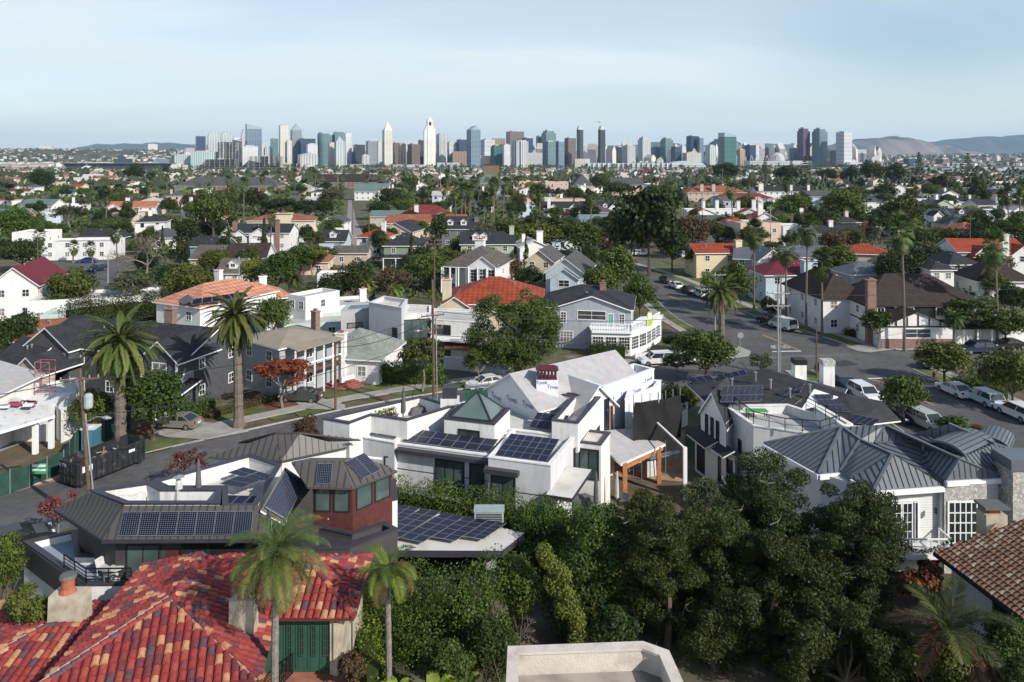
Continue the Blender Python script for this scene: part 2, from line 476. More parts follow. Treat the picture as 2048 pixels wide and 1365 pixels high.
def tree_mesh(kind,var):
 """unit tree: height 1, crown width 1"""
 key=(kind,var)
 if key in PROTO:return PROTO[key]
 rng=np.random.default_rng(hash((len(kind)*131+sum(map(ord,kind)),var))%9999)
 mb=MB();bark=BARK
 sty,lf,n,leaf,k=TREEK[kind]
 if sty=='dome':
  cl=crown_clumps(rng,1,.9,.55,k,.22,.4);limbs(mb,rng,(0,0,0),.24,cl[:7],.026,5)
  V,Fq=foliage(cl,n,leaf,rng)
 elif sty=='tall':
  cl=crown_clumps(rng,1,.86,.56,k,.2,.38);limbs(mb,rng,(0,0,0),.35,cl[:7],.022,5,wob=.05)
  V,Fq=foliage(cl,n,leaf,rng)
 elif sty=='open':
  cl=crown_clumps(rng,1,.62,.66,k,.16,.28);limbs(mb,rng,(0,0,0),.38,cl[:12],.022,5);bark=BARKG
  V,Fq=foliage(cl,n,leaf,rng,shell=.3)
 elif sty=='cone':
  cl=crown_clumps(rng,1,.94,.53,k,.25,.42,'cone');mb.tube([(0,0,0),(0,0,.9)],[.03,.008],5)
  V,Fq=foliage(cl,n,leaf,rng)
 elif sty=='tier':
  cl=[]
  mb.tube([(0,0,0),(0,0,.97)],[.03,.006],5)
  for i in range(11):
   z=.22+.072*i;r=.48*(1-i/11.5)
   for a in range(6):
    t=a*1.047+i*.5+rng.uniform(-.2,.2)
    for q in(.45,.85):cl.append((math.cos(t)*r*q,math.sin(t)*r*q,z+.03*q,.085*(1.2-i/16),.026))
  V,Fq=foliage(cl,n,leaf,rng)
 elif sty=='bush':
  cl=crown_clumps(rng,1,.95,.5,k,.3,.5);mb.tube([(0,0,0),(0,0,.4)],[.03,.02],4)
  V,Fq=foliage(cl,n,leaf,rng)
 elif sty=='bare':
  bark=BARKG;pts=[]
  def br(p,d,l,r,lev):
   q=p+d*l;mb.tube([p,p.lerp(q,.5)+Vector(rng.normal(size=3))*l*.06,q],[r,r*.8,r*.6],4,0,False)
   if lev==0:pts.append(q);return
   for _ in range(3 if lev>1 else 4):
    e=(d+Vector(rng.normal(size=3))*.55);e.z+=.12;br(q,e.normalized(),l*rng.uniform(.6,.85),r*.6,lev-1)
  br(Vector((0,0,0)),Vector((0,0,1)),.27,.028,5)
  cl=[(p.x,p.y,p.z,.035,.03)for p in pts]
  V,Fq=foliage(cl,n,leaf,rng,shell=.1)
 t=mb.build('trunk_'+kind,bark);me=t.data;bpy.data.objects.remove(t)
 zmax=V[:,2].max()
 PROTO[key]=(me,np_mesh('crown_'+kind,V,Fq,LEAF[lf]))
 return PROTO[key]
TREEK={'round':('dome','mid',5600,.046,44),'olive':('dome','olive',5600,.046,42),'dark':('dome','dark',5400,.046,42),'tall':('tall','dark',3600,.055,34),'grey':('open','grey',2600,.042,40),'light':('open','olive',3000,.045,44),'lime':('dome','lime',3000,.055,26),'rust':('dome','brown',3000,.05,28),'cypress':('cone','dark',1800,.07,34),'norfolk':('tier','dark',3000,.03,0),'bush':('bush','mid',1500,.08,16),'hedge':('bush','hedge',1500,.08,16),'bare':('bare','brown',500,.02,0),'red':('open','red',800,.05,30),'orange':('open','orange',3600,.045,36),'pinky':('open','brown',900,.04,40),'street':('dome','olive',5200,.045,40),}
TREENAME={'round':'broad_tree','olive':'broad_tree','dark':'broad_tree','tall':'tall_tree','grey':'open_tree','light':'open_tree','lime':'broad_tree','rust':'broad_tree','cypress':'cypress_tree','norfolk':'pine_tree','bush':'bush','hedge':'bush','bare':'bare_tree','red':'red_tree','orange':'autumn_tree','pinky':'bare_tree','street':'street_tree'}
AUTO=[]
def plant(kind,x,y,w,h,desc=None,label=None,group=None,var=None,z=0.):
 v=rnd.randrange(3)if var is None else var
 tm,cm=tree_mesh(kind,v)
 nm=TREENAME[kind]
 o=thing(nm,label,'bush' if nm=='bush' else 'tree',(x,y,z),rnd.uniform(0,6.28),group)
 o.scale=(w,w,h)
 link(bpy.data.objects.new('stem' if nm=='bush' else 'trunk',tm),o)
 link(bpy.data.objects.new('foliage' if nm=='bush' else 'crown',cm),o)
 if not label:AUTO.append((o,desc or kind,x,y,h))
 return o
def tree(kind,px,yb,yt,wp,label=None,group=None,var=None,desc=None):
 d=CH*F/(yb-HY)
 return plant(kind,(px-1024)*d/F,d,wp*d/F,(yb-yt)*d/F,desc,label,group,var)
def frond(rng,L,droop,nl,lw,ll,twist=.0,curve=1.):
 """feather frond along +X, returns quads (leaflets) and the midrib points"""
 pts=[];p=np.zeros(3);a=0.
 st=12
 for i in range(st+1):
  pts.append(p.copy());a=-droop*(i/st)**curve
  p=p+np.array([math.cos(a),0,math.sin(a)])*L/st
 pts=np.array(pts);V=[]
 for i in range(nl):
  t=.1+.9*i/(nl-1);f=t*st;j=min(int(f),st-1);c=pts[j]+(pts[j+1]-pts[j])*(f-j)
  d=unit(pts[j+1]-pts[j]);up=np.array([-d[2],0,d[0]])
  ln=ll*math.sin(math.pi*min(.15+t*.85,.98))**.6
  for s in(-1,1):
   o=unit(np.array([0,s,0])*.8+d*.55+up*(.25-twist)+rng.normal(size=3)*.08)
   e=c+o*ln*rng.uniform(.85,1.1);m_=c+o*ln*.5;e[2]-=ln*.28
   w=d*lw
   V.append([c,m_+w,e,m_-w])
 return np.array(V),pts
def rot_pts(A,az,el):
 ce,se,ca,sa=math.cos(el),math.sin(el),math.cos(az),math.sin(az)
 x=A[...,0]*ce-A[...,2]*se;z=A[...,0]*se+A[...,2]*ce;y=A[...,1]
 return np.stack([x*ca-y*sa,x*sa+y*ca,z],-1)
def feather_crown(seed,n,L,nl=40,ll=.55,lw=.03,el=(-.5,1.2),droop=(.9,1.6),dry=0.,twist=0.,mats=('palm','palmdark','palmdry')):
 rng=np.random.default_rng(seed);VV=[];mi=[];mb=MB()
 for i in range(n):
  t=(i+.5)/n
  e=el[1]+(el[0]-el[1])*t**.8
  V,pts=frond(rng,L*rng.uniform(.85,1.08),rng.uniform(*droop),nl,lw,ll,twist)
  az=i*2.39996+rng.uniform(-.2,.2)
  VV.append(rot_pts(V,az,e));Q=rot_pts(pts,az,e)
  k=2 if rng.random()<dry*t*t*2 else(1 if rng.random()<.4 else 0)
  mi+=[k]*len(V)
  mb.tube(Q[::3],[L*.011,L*.008,L*.006,L*.004,L*.002],4,0,False)
 V=np.concatenate(VV).reshape(-1,3);nq=len(V)//4;Fq=np.arange(nq*4).reshape(nq,4)
 o=len(V);V=np.concatenate([V,np.array([tuple(q)for q in mb.v])]);F2=np.array(mb.f)+o
 return np_mesh('palm_crown',V,np.concatenate([Fq,F2]),[LEAF[q]for q in mats],mi+[0]*len(F2))
def fan_crown(seed,n,L,skirt=10,mats=('palm','palmdark','palmdry')):
 rng=np.random.default_rng(seed);VV=[];mi=[]
 for i in range(n+skirt):
  t=(i+.5)/n
  e=1.35-2.6*min(t,1)**.95 if i<n else-1.25+rng.uniform(-.1,.25)
  az=i*2.39996+rng.uniform(-.2,.2);st=L*.5
  V=[]
  for j in range(11):
   a=-1.15+2.3*j/10;d=np.array([math.cos(a),math.sin(a),0]);c=np.array([st,0,0]);ln=L*.52*(.75+.25*math.cos(a))
   m_=c+d*ln*.55;ee=c+d*ln;ee[2]-=ln*.35;w=np.array([-d[1],d[0],0])*L*.035
   V.append([c,m_+w,ee,m_-w])
  V.append([np.zeros(3),np.array([st,.012*L,0]),np.array([st,0,0]),np.array([st,-.012*L,0])])
  VV.append(rot_pts(np.array(V),az,e));mi+=[2 if i>=n else(1 if rng.random()<.5 else 0)]*len(V)
 V=np.concatenate(VV).reshape(-1,3);nq=len(V)//4
 return np_mesh('palm_crown',V,np.arange(nq*4).reshape(nq,4),[LEAF[q]for q in mats],mi)
def palm(label,base,h,crown,r0=.25,r1=.2,bend=(0,0),scale=1.,group=None,bark=None,name='palm_tree',rings=True,desc=None):
 base=Vector(base)
 o=thing(name,label,'palm tree',base,0,group)
 mb=MB();pts=[];rad=[]
 k=max(8,int(h/.45))if rings else 6
 for i in range(k+1):
  t=i/k
  pts.append((bend[0]*t*t,bend[1]*t*t,h*t));b=(1+.5*max(0,1-t*9))*(1+(.07 if i%2 else-.03)*rings)
  rad.append((r0+(r1-r0)*t)*b)
 mb.tube(pts,rad,9 if rings else 6)
 mb.build('trunk',bark or BARKP,o,world=False)
 c=link(bpy.data.objects.new('crown',crown),o);c.location=(bend[0],bend[1],h);c.scale=(scale*(.82 if crown in FAN_ else 1),scale*(.82 if crown in FAN_ else 1),scale*(1.35 if crown in FAN_ else 1));c.rotation_euler=(0,0,rnd.uniform(0,6.28))
 if not label:AUTO.append((o,desc or 'tall slim fan palm',base.x,base.y,h))
 return o
def big_tree(name,label,base,clumps,leaf,n,lsize,trunk=.3,fork=None,bark=None,seed=1,cat='tree',dead=0,asp=.65,jit=.55,extra=None,group=None,shell=.5):
 """a near tree with its own crown (world clumps)"""
 rng=np.random.default_rng(seed);b=Vector(base)
 o=thing(name,label,cat,b,0,group)
 cl=[(c[0]-b.x,c[1]-b.y,c[2]-b.z,c[3],c[4])for c in clumps]
 mb=MB()
 tops=sorted(cl,key=lambda c:-c[3])[:14]
 limbs(mb,rng,(0,0,0),fork or min(c[2]for c in cl),tops,trunk,7)
 for _ in range(dead):
  c=cl[rng.integers(len(cl))];d=Vector(rng.normal(size=3));d.y=-abs(d.y);d.z=abs(d.z)*.5;d.normalize()
  p=Vector(c[:3])
  for _ in range(3):
   q=p+(d+Vector(rng.normal(size=3))*.6).normalized()*rng.uniform(.5,1.1);mb.tube([p,p.lerp(q,.5)+Vector(rng.normal(size=3))*.08,q],[.045,.035,.012],4,1,False)
   if rng.random()<.5:p=q
 mb.build('trunk',[bark or BARK,BARKG],o,world=False)
 V,Fq=foliage(cl,n,lsize,rng,asp,jit,shell)
 link(bpy.data.objects.new('crown',np_mesh('crown',V,Fq,LEAF[leaf])),o)
 if extra:
  for nm,lf2,m2,s2,cl2 in extra:
   c2=[(c[0]-b.x,c[1]-b.y,c[2]-b.z,c[3],c[4])for c in cl2]
   V,Fq=foliage(c2,m2,s2,rng,asp,jit,.5);link(bpy.data.objects.new(nm,np_mesh(nm,V,Fq,LEAF[lf2])),o)
 return o
def hedge_path(label,pts,width,h,leaf,dens=70,lsize=.13,seed=1,bump=.35,name='hedge',cat='hedge',z=0.):
 """clipped or loose hedge following ground points: a leafy block over a solid dark filler core"""
 rng=np.random.default_rng(seed);pts=[Vector(p)for p in pts]
 o=thing(name,label,cat,(pts[0].x,pts[0].y,z))
 cl=[];core=MB()
 for a,b in zip(pts[:-1],pts[1:]):
  L=(b-a).length;k=max(2,int(L/(width*.4)))
  for i in range(k):
   p=a.lerp(b,(i+.5)/k)
   hh=h*rng.uniform(1-bump*.5,1+bump*.3)
   for zz in np.arange(width*.3,hh,width*.42):
    cl.append((p.x-pts[0].x+rng.normal()*width*.08,p.y-pts[0].y+rng.normal()*width*.08,zz,width*rng.uniform(.42,.6),width*rng.uniform(.32,.5)))
  d=(b-a).normalized();s_=Vector((-d.y,d.x,0))*width*.22
  core.prism([(q.x-pts[0].x,q.y-pts[0].y)for q in(a-s_,b-s_,b+s_,a+s_)],0,h*.8,0)
 area=sum(c[3]*c[4]for c in cl)*6
 core.build('filler_core',LEAF['dark'],o,world=False)  # added solid block, coloured dark to pass for the shaded inside and stop see-through
 V,Fq=foliage(cl,int(area*dens),lsize,rng,shell=.7)
 V[:,2]=np.maximum(V[:,2],.02)
 link(bpy.data.objects.new('foliage',np_mesh('foliage',V,Fq,LEAF[leaf])),o)
 return o
cam=bpy.data.cameras.new('camera');co=bpy.data.objects.new('camera',cam);COL.objects.link(co)
co.location=(0,0,CH);co.rotation_euler=(R(90),0,0)
cam.sensor_width=36;cam.lens=F/2048*36;cam.shift_y=-(682.5-HY)/2048
cam.clip_start=.5;cam.clip_end=60000
sc.camera=co
SUN_AZ,SUN_EL=R(130.5),R(33)
sd=Vector((math.sin(SUN_AZ)*math.cos(SUN_EL),math.cos(SUN_AZ)*math.cos(SUN_EL),math.sin(SUN_EL)))
sl=bpy.data.lights.new('sun','SUN');sl.energy=5.0;sl.angle=R(.5);sl.color=(1,.945,.86)
so=bpy.data.objects.new('sun',sl);COL.objects.link(so);so.rotation_euler=sd.to_track_quat('Z','Y').to_euler();so.location=(0,0,500)
w=bpy.data.worlds.new('World');sc.world=w;w.use_nodes=True
nt=w.node_tree;L=nt.links.new;bg=nt.nodes['Background']
sky=nd(nt,'ShaderNodeTexSky',sky_type='NISHITA');sky.sun_disc=False;sky.sun_elevation=SUN_EL;sky.sun_rotation=SUN_AZ
sky.air_density=1.0;sky.dust_density=.6;sky.ozone_density=1.5;sky.altitude=30
tc=nd(nt,'ShaderNodeTexCoord')
sp=nd(nt,'ShaderNodeSeparateXYZ');L(tc.outputs['Generated'],sp.inputs[0])
dv=nd(nt,'ShaderNodeMath',operation='ADD');L(sp.outputs[2],dv.inputs[0]);dv.inputs[1].default_value=.22
def wm(op,a,b):
 n=nd(nt,'ShaderNodeMath',operation=op)
 for i,q in enumerate((a,b)):
  if hasattr(q,'links'):L(q,n.inputs[i])
  else:n.inputs[i].default_value=q
 return n.outputs[0]
cb=nd(nt,'ShaderNodeCombineXYZ');L(wm('DIVIDE',sp.outputs[0],dv.outputs[0]),cb.inputs[0]);L(wm('MULTIPLY',wm('DIVIDE',sp.outputs[1],dv.outputs[0]),1.6),cb.inputs[1])
mp=nd(nt,'ShaderNodeMapping');L(cb.outputs[0],mp.inputs[0]);mp.inputs['Rotation'].default_value=(0,0,R(-14));mp.inputs['Scale'].default_value=(.5,.9,1);mp.inputs['Location'].default_value=(1.35,.2,0)
n1=nd(nt,'ShaderNodeTexNoise');n1.inputs['Scale'].default_value=1.1;n1.inputs['Detail'].default_value=5;n1.inputs['Roughness'].default_value=.5;n1.inputs['Distortion'].default_value=.35
L(mp.outputs[0],n1.inputs['Vector'])
rm=nd(nt,'ShaderNodeMapRange');rm.inputs['From Min'].default_value=.38;rm.inputs['From Max'].default_value=.62;rm.inputs['To Min'].default_value=.5;rm.inputs['To Max'].default_value=.98
rm.interpolation_type='SMOOTHSTEP'
L(n1.outputs['Fac'],rm.inputs['Value'])
gp=nd(nt,'ShaderNodeVectorMath',operation='DISTANCE');
gm=nd(nt,'ShaderNodeMapping');gm.inputs['Scale'].default_value=(1,1,2.6);L(tc.outputs['Generated'],gm.inputs[0]);L(gm.outputs[0],gp.inputs[0]);gp.inputs[1].default_value=(.50,.86,.118*2.6)
gr=nd(nt,'ShaderNodeMapRange');gr.inputs['From Min'].default_value=.0;gr.inputs['From Max'].default_value=.34;gr.inputs['To Min'].default_value=.2;gr.inputs['To Max'].default_value=1;gr.interpolation_type='SMOOTHSTEP'
L(gp.outputs['Value'],gr.inputs['Value'])
mx=nd(nt,'ShaderNodeMix',data_type='RGBA');zf=nd(nt,'ShaderNodeMapRange',interpolation_type='SMOOTHSTEP');zf.inputs['From Min'].default_value=.22;zf.inputs['From Max'].default_value=.5;zf.inputs['To Min'].default_value=1;zf.inputs['To Max'].default_value=.08;L(sp.outputs[2],zf.inputs['Value']);L(wm('MULTIPLY',wm('MULTIPLY',rm.outputs[0],gr.outputs[0]),zf.outputs[0]),mx.inputs[0]);L(sky.outputs[0],mx.inputs[6]);mx.inputs[7].default_value=(5.85,6.5,6.8,1)
hz=nd(nt,'ShaderNodeMapRange',interpolation_type='SMOOTHERSTEP');hz.inputs['From Min'].default_value=-.02;hz.inputs['From Max'].default_value=.085;hz.inputs['To Min'].default_value=.85;hz.inputs['To Max'].default_value=0;L(sp.outputs[2],hz.inputs['Value'])
m2=nd(nt,'ShaderNodeMix',data_type='RGBA');L(hz.outputs[0],m2.inputs[0]);L(mx.outputs[2],m2.inputs[6]);m2.inputs[7].default_value=(6.3,7.05,7.4,1)
L(m2.outputs[2],bg.inputs['Color']);bg.inputs['Strength'].default_value=.14
vs=sc.view_settings;vs.view_transform='Standard';vs.look='None';vs.exposure=.06;vs.gamma=1
sc.cycles.use_denoising=True;sc.cycles.max_bounces=6;sc.cycles.diffuse_bounces=1;sc.cycles.transparent_max_bounces=8;sc.cycles.volume_bounces=0
sc.cycles.sample_clamp_indirect=6
try:sc.cycles.denoising_prefilter='ACCURATE'
except Exception:pass
GRASS=M('lawn',(.075,.105,.026),.9,scale=.5,amt=.35,kind='ground',p=[((.16,.135,.055),.35,.45,.72)],bump=.3,bscale=30)
GREEN=M('turf',(.05,.12,.025),.9,scale=2,amt=.2)
SOIL=M('soil',(.11,.085,.055),.95,scale=.4,amt=.35,kind='ground',p=[((.055,.075,.025),.12,.42,.6),((.2,.17,.13),.3,.55,.75)],bump=.3)
MULCH=M('mulch',(.14,.06,.035),.95,scale=2,amt=.4,bump=.4)
DIRT=M('dirt',(.3,.17,.1),.95,scale=.6,amt=.25,kind='ground',p=[((.38,.3,.23),.5,.45,.7)])
ASPH=M('asphalt',(.082,.081,.083),.85,scale=1.4,amt=.24,kind='ground',p=[((.112,.109,.106),.09,.42,.66),((.062,.062,.065),.35,.6,.72)],bump=.15,bscale=60)
CONC=M('concrete',(.33,.31,.285),.85,scale=1.2,amt=.14,kind='ground',p=[((.25,.235,.21),.25,.5,.7)])
KERB=M('kerb',(.36,.35,.33),.8,scale=2,amt=.15)
PAINTW=M('road_paint',(.62,.62,.6),.7,scale=3,amt=.25);PAINTY=M('road_paint_yellow',(.5,.3,.07),.7,scale=3,amt=.25)
WATER=M('water',(.03,.06,.09),.12,scale=.01,amt=.2,bump=.3,bscale=.15)
CITYG=M('city_ground',(.13,.125,.11),.9,scale=.01,amt=.3,kind='ground',p=[((.07,.09,.05),.02,.45,.6)])
def struct(ob):ob['kind']='structure';return ob
def sheet(name,pts,m,z):mb=MB();mb.poly([(p[0],p[1],z)for p in pts]);return struct(mb.build(name,m))
sheet('ground',[(-1500,-60),(1500,-60),(1500,1450),(-1500,1450)],SOIL,0)
sheet('bay',[(-3600,1450),(3600,1450),(3600,2210),(-3600,2210)],WATER,-.5)
sheet('city_land',[(-18000,2210),(18000,2210),(18000,18000),(-18000,18000)],CITYG,.2)
def left_of(a):
 out=[]
 for i,p in enumerate(a):
  d=(Vector(a[min(i+1,len(a)-1)])-Vector(a[max(i-1,0)])).normalized();out.append(Vector((d.y,-d.x,0)))
 return out
def offs(a,k):return[Vector(p)+n*k for p,n in zip(a,left_of(a))]
def smooth(a,k=4):
 a=[Vector(p)for p in a];out=[]
 for i in range(len(a)-1):
  p0,p1,p2,p3=a[max(i-1,0)],a[i],a[i+1],a[min(i+2,len(a)-1)]
  for j in range(k):
   t=j/k
   out.append(.5*((2*p1)+(p2-p0)*t+(2*p0-5*p1+4*p2-p3)*t*t+(3*p1-p0-3*p2+p3)*t**3))
 return out+[a[-1]]
def ribbon(name,a,k0,k1,m,z0,z1=None):
 A,B=offs(a,k0),offs(a,k1);mb=MB()
 for i in range(len(a)-1):
  q=[A[i],A[i+1],B[i+1],B[i]]
  if z1 is None:mb.poly([(p.x,p.y,z0)for p in q[::-1]])
  else:mb.prism([(p.x,p.y)for p in q],z0,z1)
 return struct(mb.build(name,m))
far_kerb=smooth([(-62,38,0),(-50,53,0),(-42.5,62,0),(-35.2,70.3,0),(-27,77,0),(-18.6,83.3,0),(-9.5,88.8,0),(2,94,0),(14,98.5,0),(30,105.5,0),(36,107,0),(50,108.6,0),(66,110,0),(90,111.5,0),(130,112,0)])
ribbon('street_road',far_kerb,0,10.4,ASPH,.02)
av_l=[(32.3,106,0),(30.6,119,0),(28.6,134,0),(28.6,156,0),(29,172,0),(25,190,0),(17,210,0),(2,240,0)]
av_r=[(51,108.4,0),(47.2,121,0),(43.2,130.4,0),(40.2,149.5,0),(36.5,173.6,0),(32,189,0),(24,212,0),(9,244,0)]
mb=MB();a2,b2=smooth(av_l),smooth(av_r)
for i in range(len(a2)-1):mb.poly([(q.x,q.y,.026)for q in(a2[i],b2[i],b2[i+1],a2[i+1])])
struct(mb.build('avenue_road',ASPH))
sheet('side_road',[(40,40),(55,40),(55,86),(53.2,99.5),(39.6,99)],ASPH,.03)
sheet('alley_road',[P(704,491),P(737,491),P(712,440),P(703,400),P(697,400),P(693,440)],M('alley_concrete',(.24,.215,.2),.9,scale=.3,amt=.2),.02)
sheet('lane_road',[P(120,640),P(215,600),P(245,535),P(270,523),P(268,518),P(95,526),P(95,532),P(168,533),P(140,590)],ASPH,.02)
sheet('bend_road',[P(1105,520),P(1290,520),P(1330,527),P(1240,545),P(1105,540)],ASPH,.012)
ribbon('kerb',[p for p in far_kerb if p.x<31],-.18,0,KERB,0,.13)
ribbon('kerb',[p for p in far_kerb if p.x>51.5],-.18,0,KERB,0,.13)
ribbon('kerb',smooth(av_r),0,.18,KERB,0,.13);ribbon('kerb',smooth(av_l),-.18,0,KERB,0,.13)
fk=[p for p in far_kerb if-33<p.x<31];fr=[p for p in far_kerb if p.x>52]
ribbon('verge',[p for p in fk if p.x>-8],-2.6,-.18,GRASS,0,.09)
ribbon('pavement',fk,-4.3,-2.6,CONC,0,.1)
ribbon('verge',fr,-2.2,-.18,GRASS,0,.09);ribbon('pavement',fr,-3.9,-2.2,CONC,0,.1)
ar=smooth(av_r)[1:]
ribbon('verge',ar,.18,2.6,GRASS,0,.09);ribbon('pavement',ar,2.6,4.2,CONC,0,.1)
al=smooth(av_l)[2:12];ribbon('verge',al,-2.0,-.18,GRASS,0,.09);ribbon('pavement',al,-3.4,-2.0,CONC,0,.1)
sheet('pavement',[P(1716,704),P(1690,694),P(1740,690),P(1790,692),P(1800,699),P(1740,707)],CONC,.105)
sheet('pavement',[P(1440,712),P(1478,694),P(1502,704),P(1500,714),P(1458,720)],CONC,.105)
sc_k=[Vector(p)for p in((52.9,99.2,0),(53.3,95,0),(54.6,86,0),(55.1,80,0),(55.2,62,0),(55.2,45,0))]
ribbon('kerb',sc_k[::-1],0,.18,KERB,0,.13);ribbon('verge',sc_k[::-1],.18,2.4,GRASS,0,.09);ribbon('pavement',sc_k[::-1],2.4,4.1,CONC,0,.1)
sl_k=[Vector(p)for p in((39.4,98.6,0),(40.0,80,0),(40.0,45,0))]
ribbon('kerb',sl_k,0,.18,KERB,0,.13);ribbon('verge',sl_k,.18,2.2,GRASS,0,.09);ribbon('pavement',sl_k,2.2,3.6,CONC,0,.1)
for q in([(272,906),(340,876),(412,872),(330,902),(276,913)],[(440,862),(466,848),(498,852),(488,862)],[(535,838),(572,831),(580,836),(548,843)],[(590,828),(650,815),(688,816),(600,836)]):
 sheet('verge',[P(*p)for p in q],GRASS,.095)
for q in([(300,866),(400,846),(470,852),(498,866),(415,882),(330,876)],[(590,806),(636,796),(690,812),(690,822),(610,820)]):
 sheet('driveway',[P(*p)for p in q],CONC,.112)
for q in([(640,794),(700,778),(757,790),(690,807)],[(692,770),(740,763),(850,774),(940,778),(800,793)],[(440,845),(540,822),(605,800),(520,800),(430,830)],[(1315,690),(1340,680),(1400,700),(1440,712),(1330,718)],[(1380,556),(1405,548),(1440,560),(1475,590),(1460,600),(1400,570)],[(1290,540),(1320,525),(1390,545),(1375,556)],[(1745,688),(1720,672),(1780,668),(1870,672),(1900,680),(1840,688)],[(1485,606),(1520,590),(1560,600),(1540,622)],[(1410,975),(1440,945),(1400,960),(1385,985)]):
 sheet('lawn',[P(*p)for p in q],GRASS,.06)
sheet('lawn',[P(1010,1120),P(1068,1128),P(1066,1160),P(1012,1150)],GREEN,.06)
sheet('garden_bed',[P(*p)for p in((250,868),(300,846),(360,858),(330,872))],MULCH,.07)
sheet('garden_bed',[P(*p)for p in((500,812),(560,795),(635,806),(560,822))],MULCH,.07)
sheet('dirt_shoulder',[P(*p)for p in((-90,1010),(0,992),(122,962),(150,945),(80,945),(-90,985))],DIRT,.05)
sheet('yard_slab',[P(*p)for p in((-60,900),(0,905),(90,870),(160,850),(150,835),(60,830),(-60,850))],CONC,.05)
sheet('building_plot',[P(*p)for p in((1000,900),(1170,950),(1370,965),(1370,860),(1200,800),(1000,800))],DIRT,.04)
rp=random.Random(8)
for x,y,a,b in((8,92,4,2.2),(-12,82,3,1.6),(24,98,5,2),(45,102,3.4,2.4),(44,90,2.4,5),(48,78,2,4),(38,128,3,4),(33,150,2.4,6),(70,107,6,2),(-24,72,3,2),(58,104,2,1.4)):t=rp.uniform(-.3,.5);sheet('road_patch',[(x+u*math.cos(t)-v*math.sin(t),y+u*math.sin(t)+v*math.cos(t))for u,v in((-a/2,-b/2),(a/2,-b/2),(a/2,b/2),(-a/2,b/2))],rp.choice([M('patch_dark',(.042,.042,.045),.9,scale=2,amt=.2),M('patch_pale',(.085,.083,.08),.9,scale=2,amt=.2)]),.0332)
for i in range(26):x=rp.uniform(-30,72);y=float(np.interp(x,[p.x for p in far_kerb],[p.y for p in far_kerb]))-rp.uniform(1,9);t=rp.uniform(-.2,.7)if i%3 else rp.uniform(1.2,1.9);L_=rp.uniform(1.5,6);pts=[Vector((x+math.cos(t)*L_*k/5+rp.uniform(-.15,.15),y+math.sin(t)*L_*k/5+rp.uniform(-.15,.15),0))for k in range(6)];ribbon('road_crack',pts,-.04,.04,M('tar',(.025,.025,.027),.7),.0345)
def stripe(a,b,wd,m,z=.036):a,b=Vector(a),Vector(b);d=(b-a).normalized();s_=Vector((-d.y,d.x,0))*wd/2;sheet('road_marking',[a-s_,b-s_,b+s_,a+s_],m,z)
stripe(P(1338,593),P(1388,613),.2,PAINTY);stripe(P(1525,670),P(1600,702),.22,PAINTY);stripe(P(1545,704),P(1602,703),.45,PAINTW);stripe(P(1737,759),P(1768,766),.2,PAINTY,.04);stripe(P(1735,758),P(1790,757),.4,PAINTW,.04)
stripe(P(1840,800),P(1870,812),.2,PAINTY,.04);stripe(P(1500,719),P(1700,709),1.2,M('pale_asphalt',(.13,.128,.12),.85,scale=.5,amt=.15),.03)
def lettering(name,txt,m,size,loc,rot,parent=None,depth=.0):
 cu=bpy.data.curves.new(name,'FONT');cu.body=txt;cu.size=size;cu.align_x='CENTER';cu.align_y='CENTER';cu.extrude=depth
 o=bpy.data.objects.new(name,cu);o.location=loc;o.rotation_euler=rot;cu.materials.append(m);link(o,parent)
 return o
def meshed(o):
 """letters as a plain mesh object"""
 bpy.context.view_layer.update()
 me=bpy.data.meshes.new_from_object(o.evaluated_get(bpy.context.evaluated_depsgraph_get()));n=bpy.data.objects.new(o.name.split('.')[0],me)
 n.location,n.rotation_euler,n.scale=o.location,o.rotation_euler,o.scale
 pr=o.parent;cu=o.data;bpy.data.objects.remove(o);bpy.data.curves.remove(cu);link(n,pr);return n
st=lettering('road_marking','STOP',PAINTW,1.15,P(1558,694)+Vector((0,0,.037)),(0,0,R(185)));st.scale=(1,2.2,1);st=meshed(st);st['kind']='structure'
def ridge(name,prof,d,depth,m,foot=310,seed=1,rough=.16,nx=90,ny=12):
 rng=np.random.default_rng(seed);xs=np.linspace(prof[0][0],prof[-1][0],nx);ys=np.interp(xs,[p[0]for p in prof],[p[1]for p in prof]);jg=rng.normal(size=nx);jg=(jg+np.roll(jg,1)+np.roll(jg,2))/2;ys=ys+np.minimum(jg*1.3,2)*(d>5000)
 mb=MB();nzr=rng.normal(size=(nx,ny));V=[]
 for _ in range(2):nzr=(nzr+np.roll(nzr,1,0)+np.roll(nzr,1,1))/2.2
 for i in range(nx):
  zt=CH-(ys[i]-HY)*d/F
  for j in range(ny):
   t=j/(ny-1);y=d-depth/2+depth*t;e=math.sin(math.pi*t)**.75
   z=zt*e*(1+rough*nzr[i,j]*(0 if j==ny//2 else 1)*(1-e)*2)-2
   V.append(((xs[i]-1024)*d/F+nzr[i,j]*d*.003,y,z))
 Fc=[(i*ny+j,(i+1)*ny+j,(i+1)*ny+j+1,i*ny+j+1)for i in range(nx-1)for j in range(ny-1)]
 mb.add(V,Fc);return struct(mb.build(name,m,smooth=True))
MTN=M('mountain_rock',(.075,.065,.062),.95,scale=.0012,amt=.3,kind='ground',p=[((.22,.165,.135),.0011,.5,.62)])
MTB=M('mountain_scrub',(.06,.07,.06),.95,scale=.001,amt=.25)
ridge('mountain',[(1560,312),(1620,300),(1690,285),(1718,280),(1740,278),(1765,276),(1781,272),(1800,276),(1825,282),(1855,291),(1900,305),(1940,314)],12500,2800,MTN,seed=3)
ridge('mountain',[(1780,314),(1840,292),(1862,285),(1890,282),(1920,278),(1966,273),(1990,277),(2020,274),(2060,270),(2120,268),(2250,280),(2400,312)],15000,3200,MTB,seed=5)
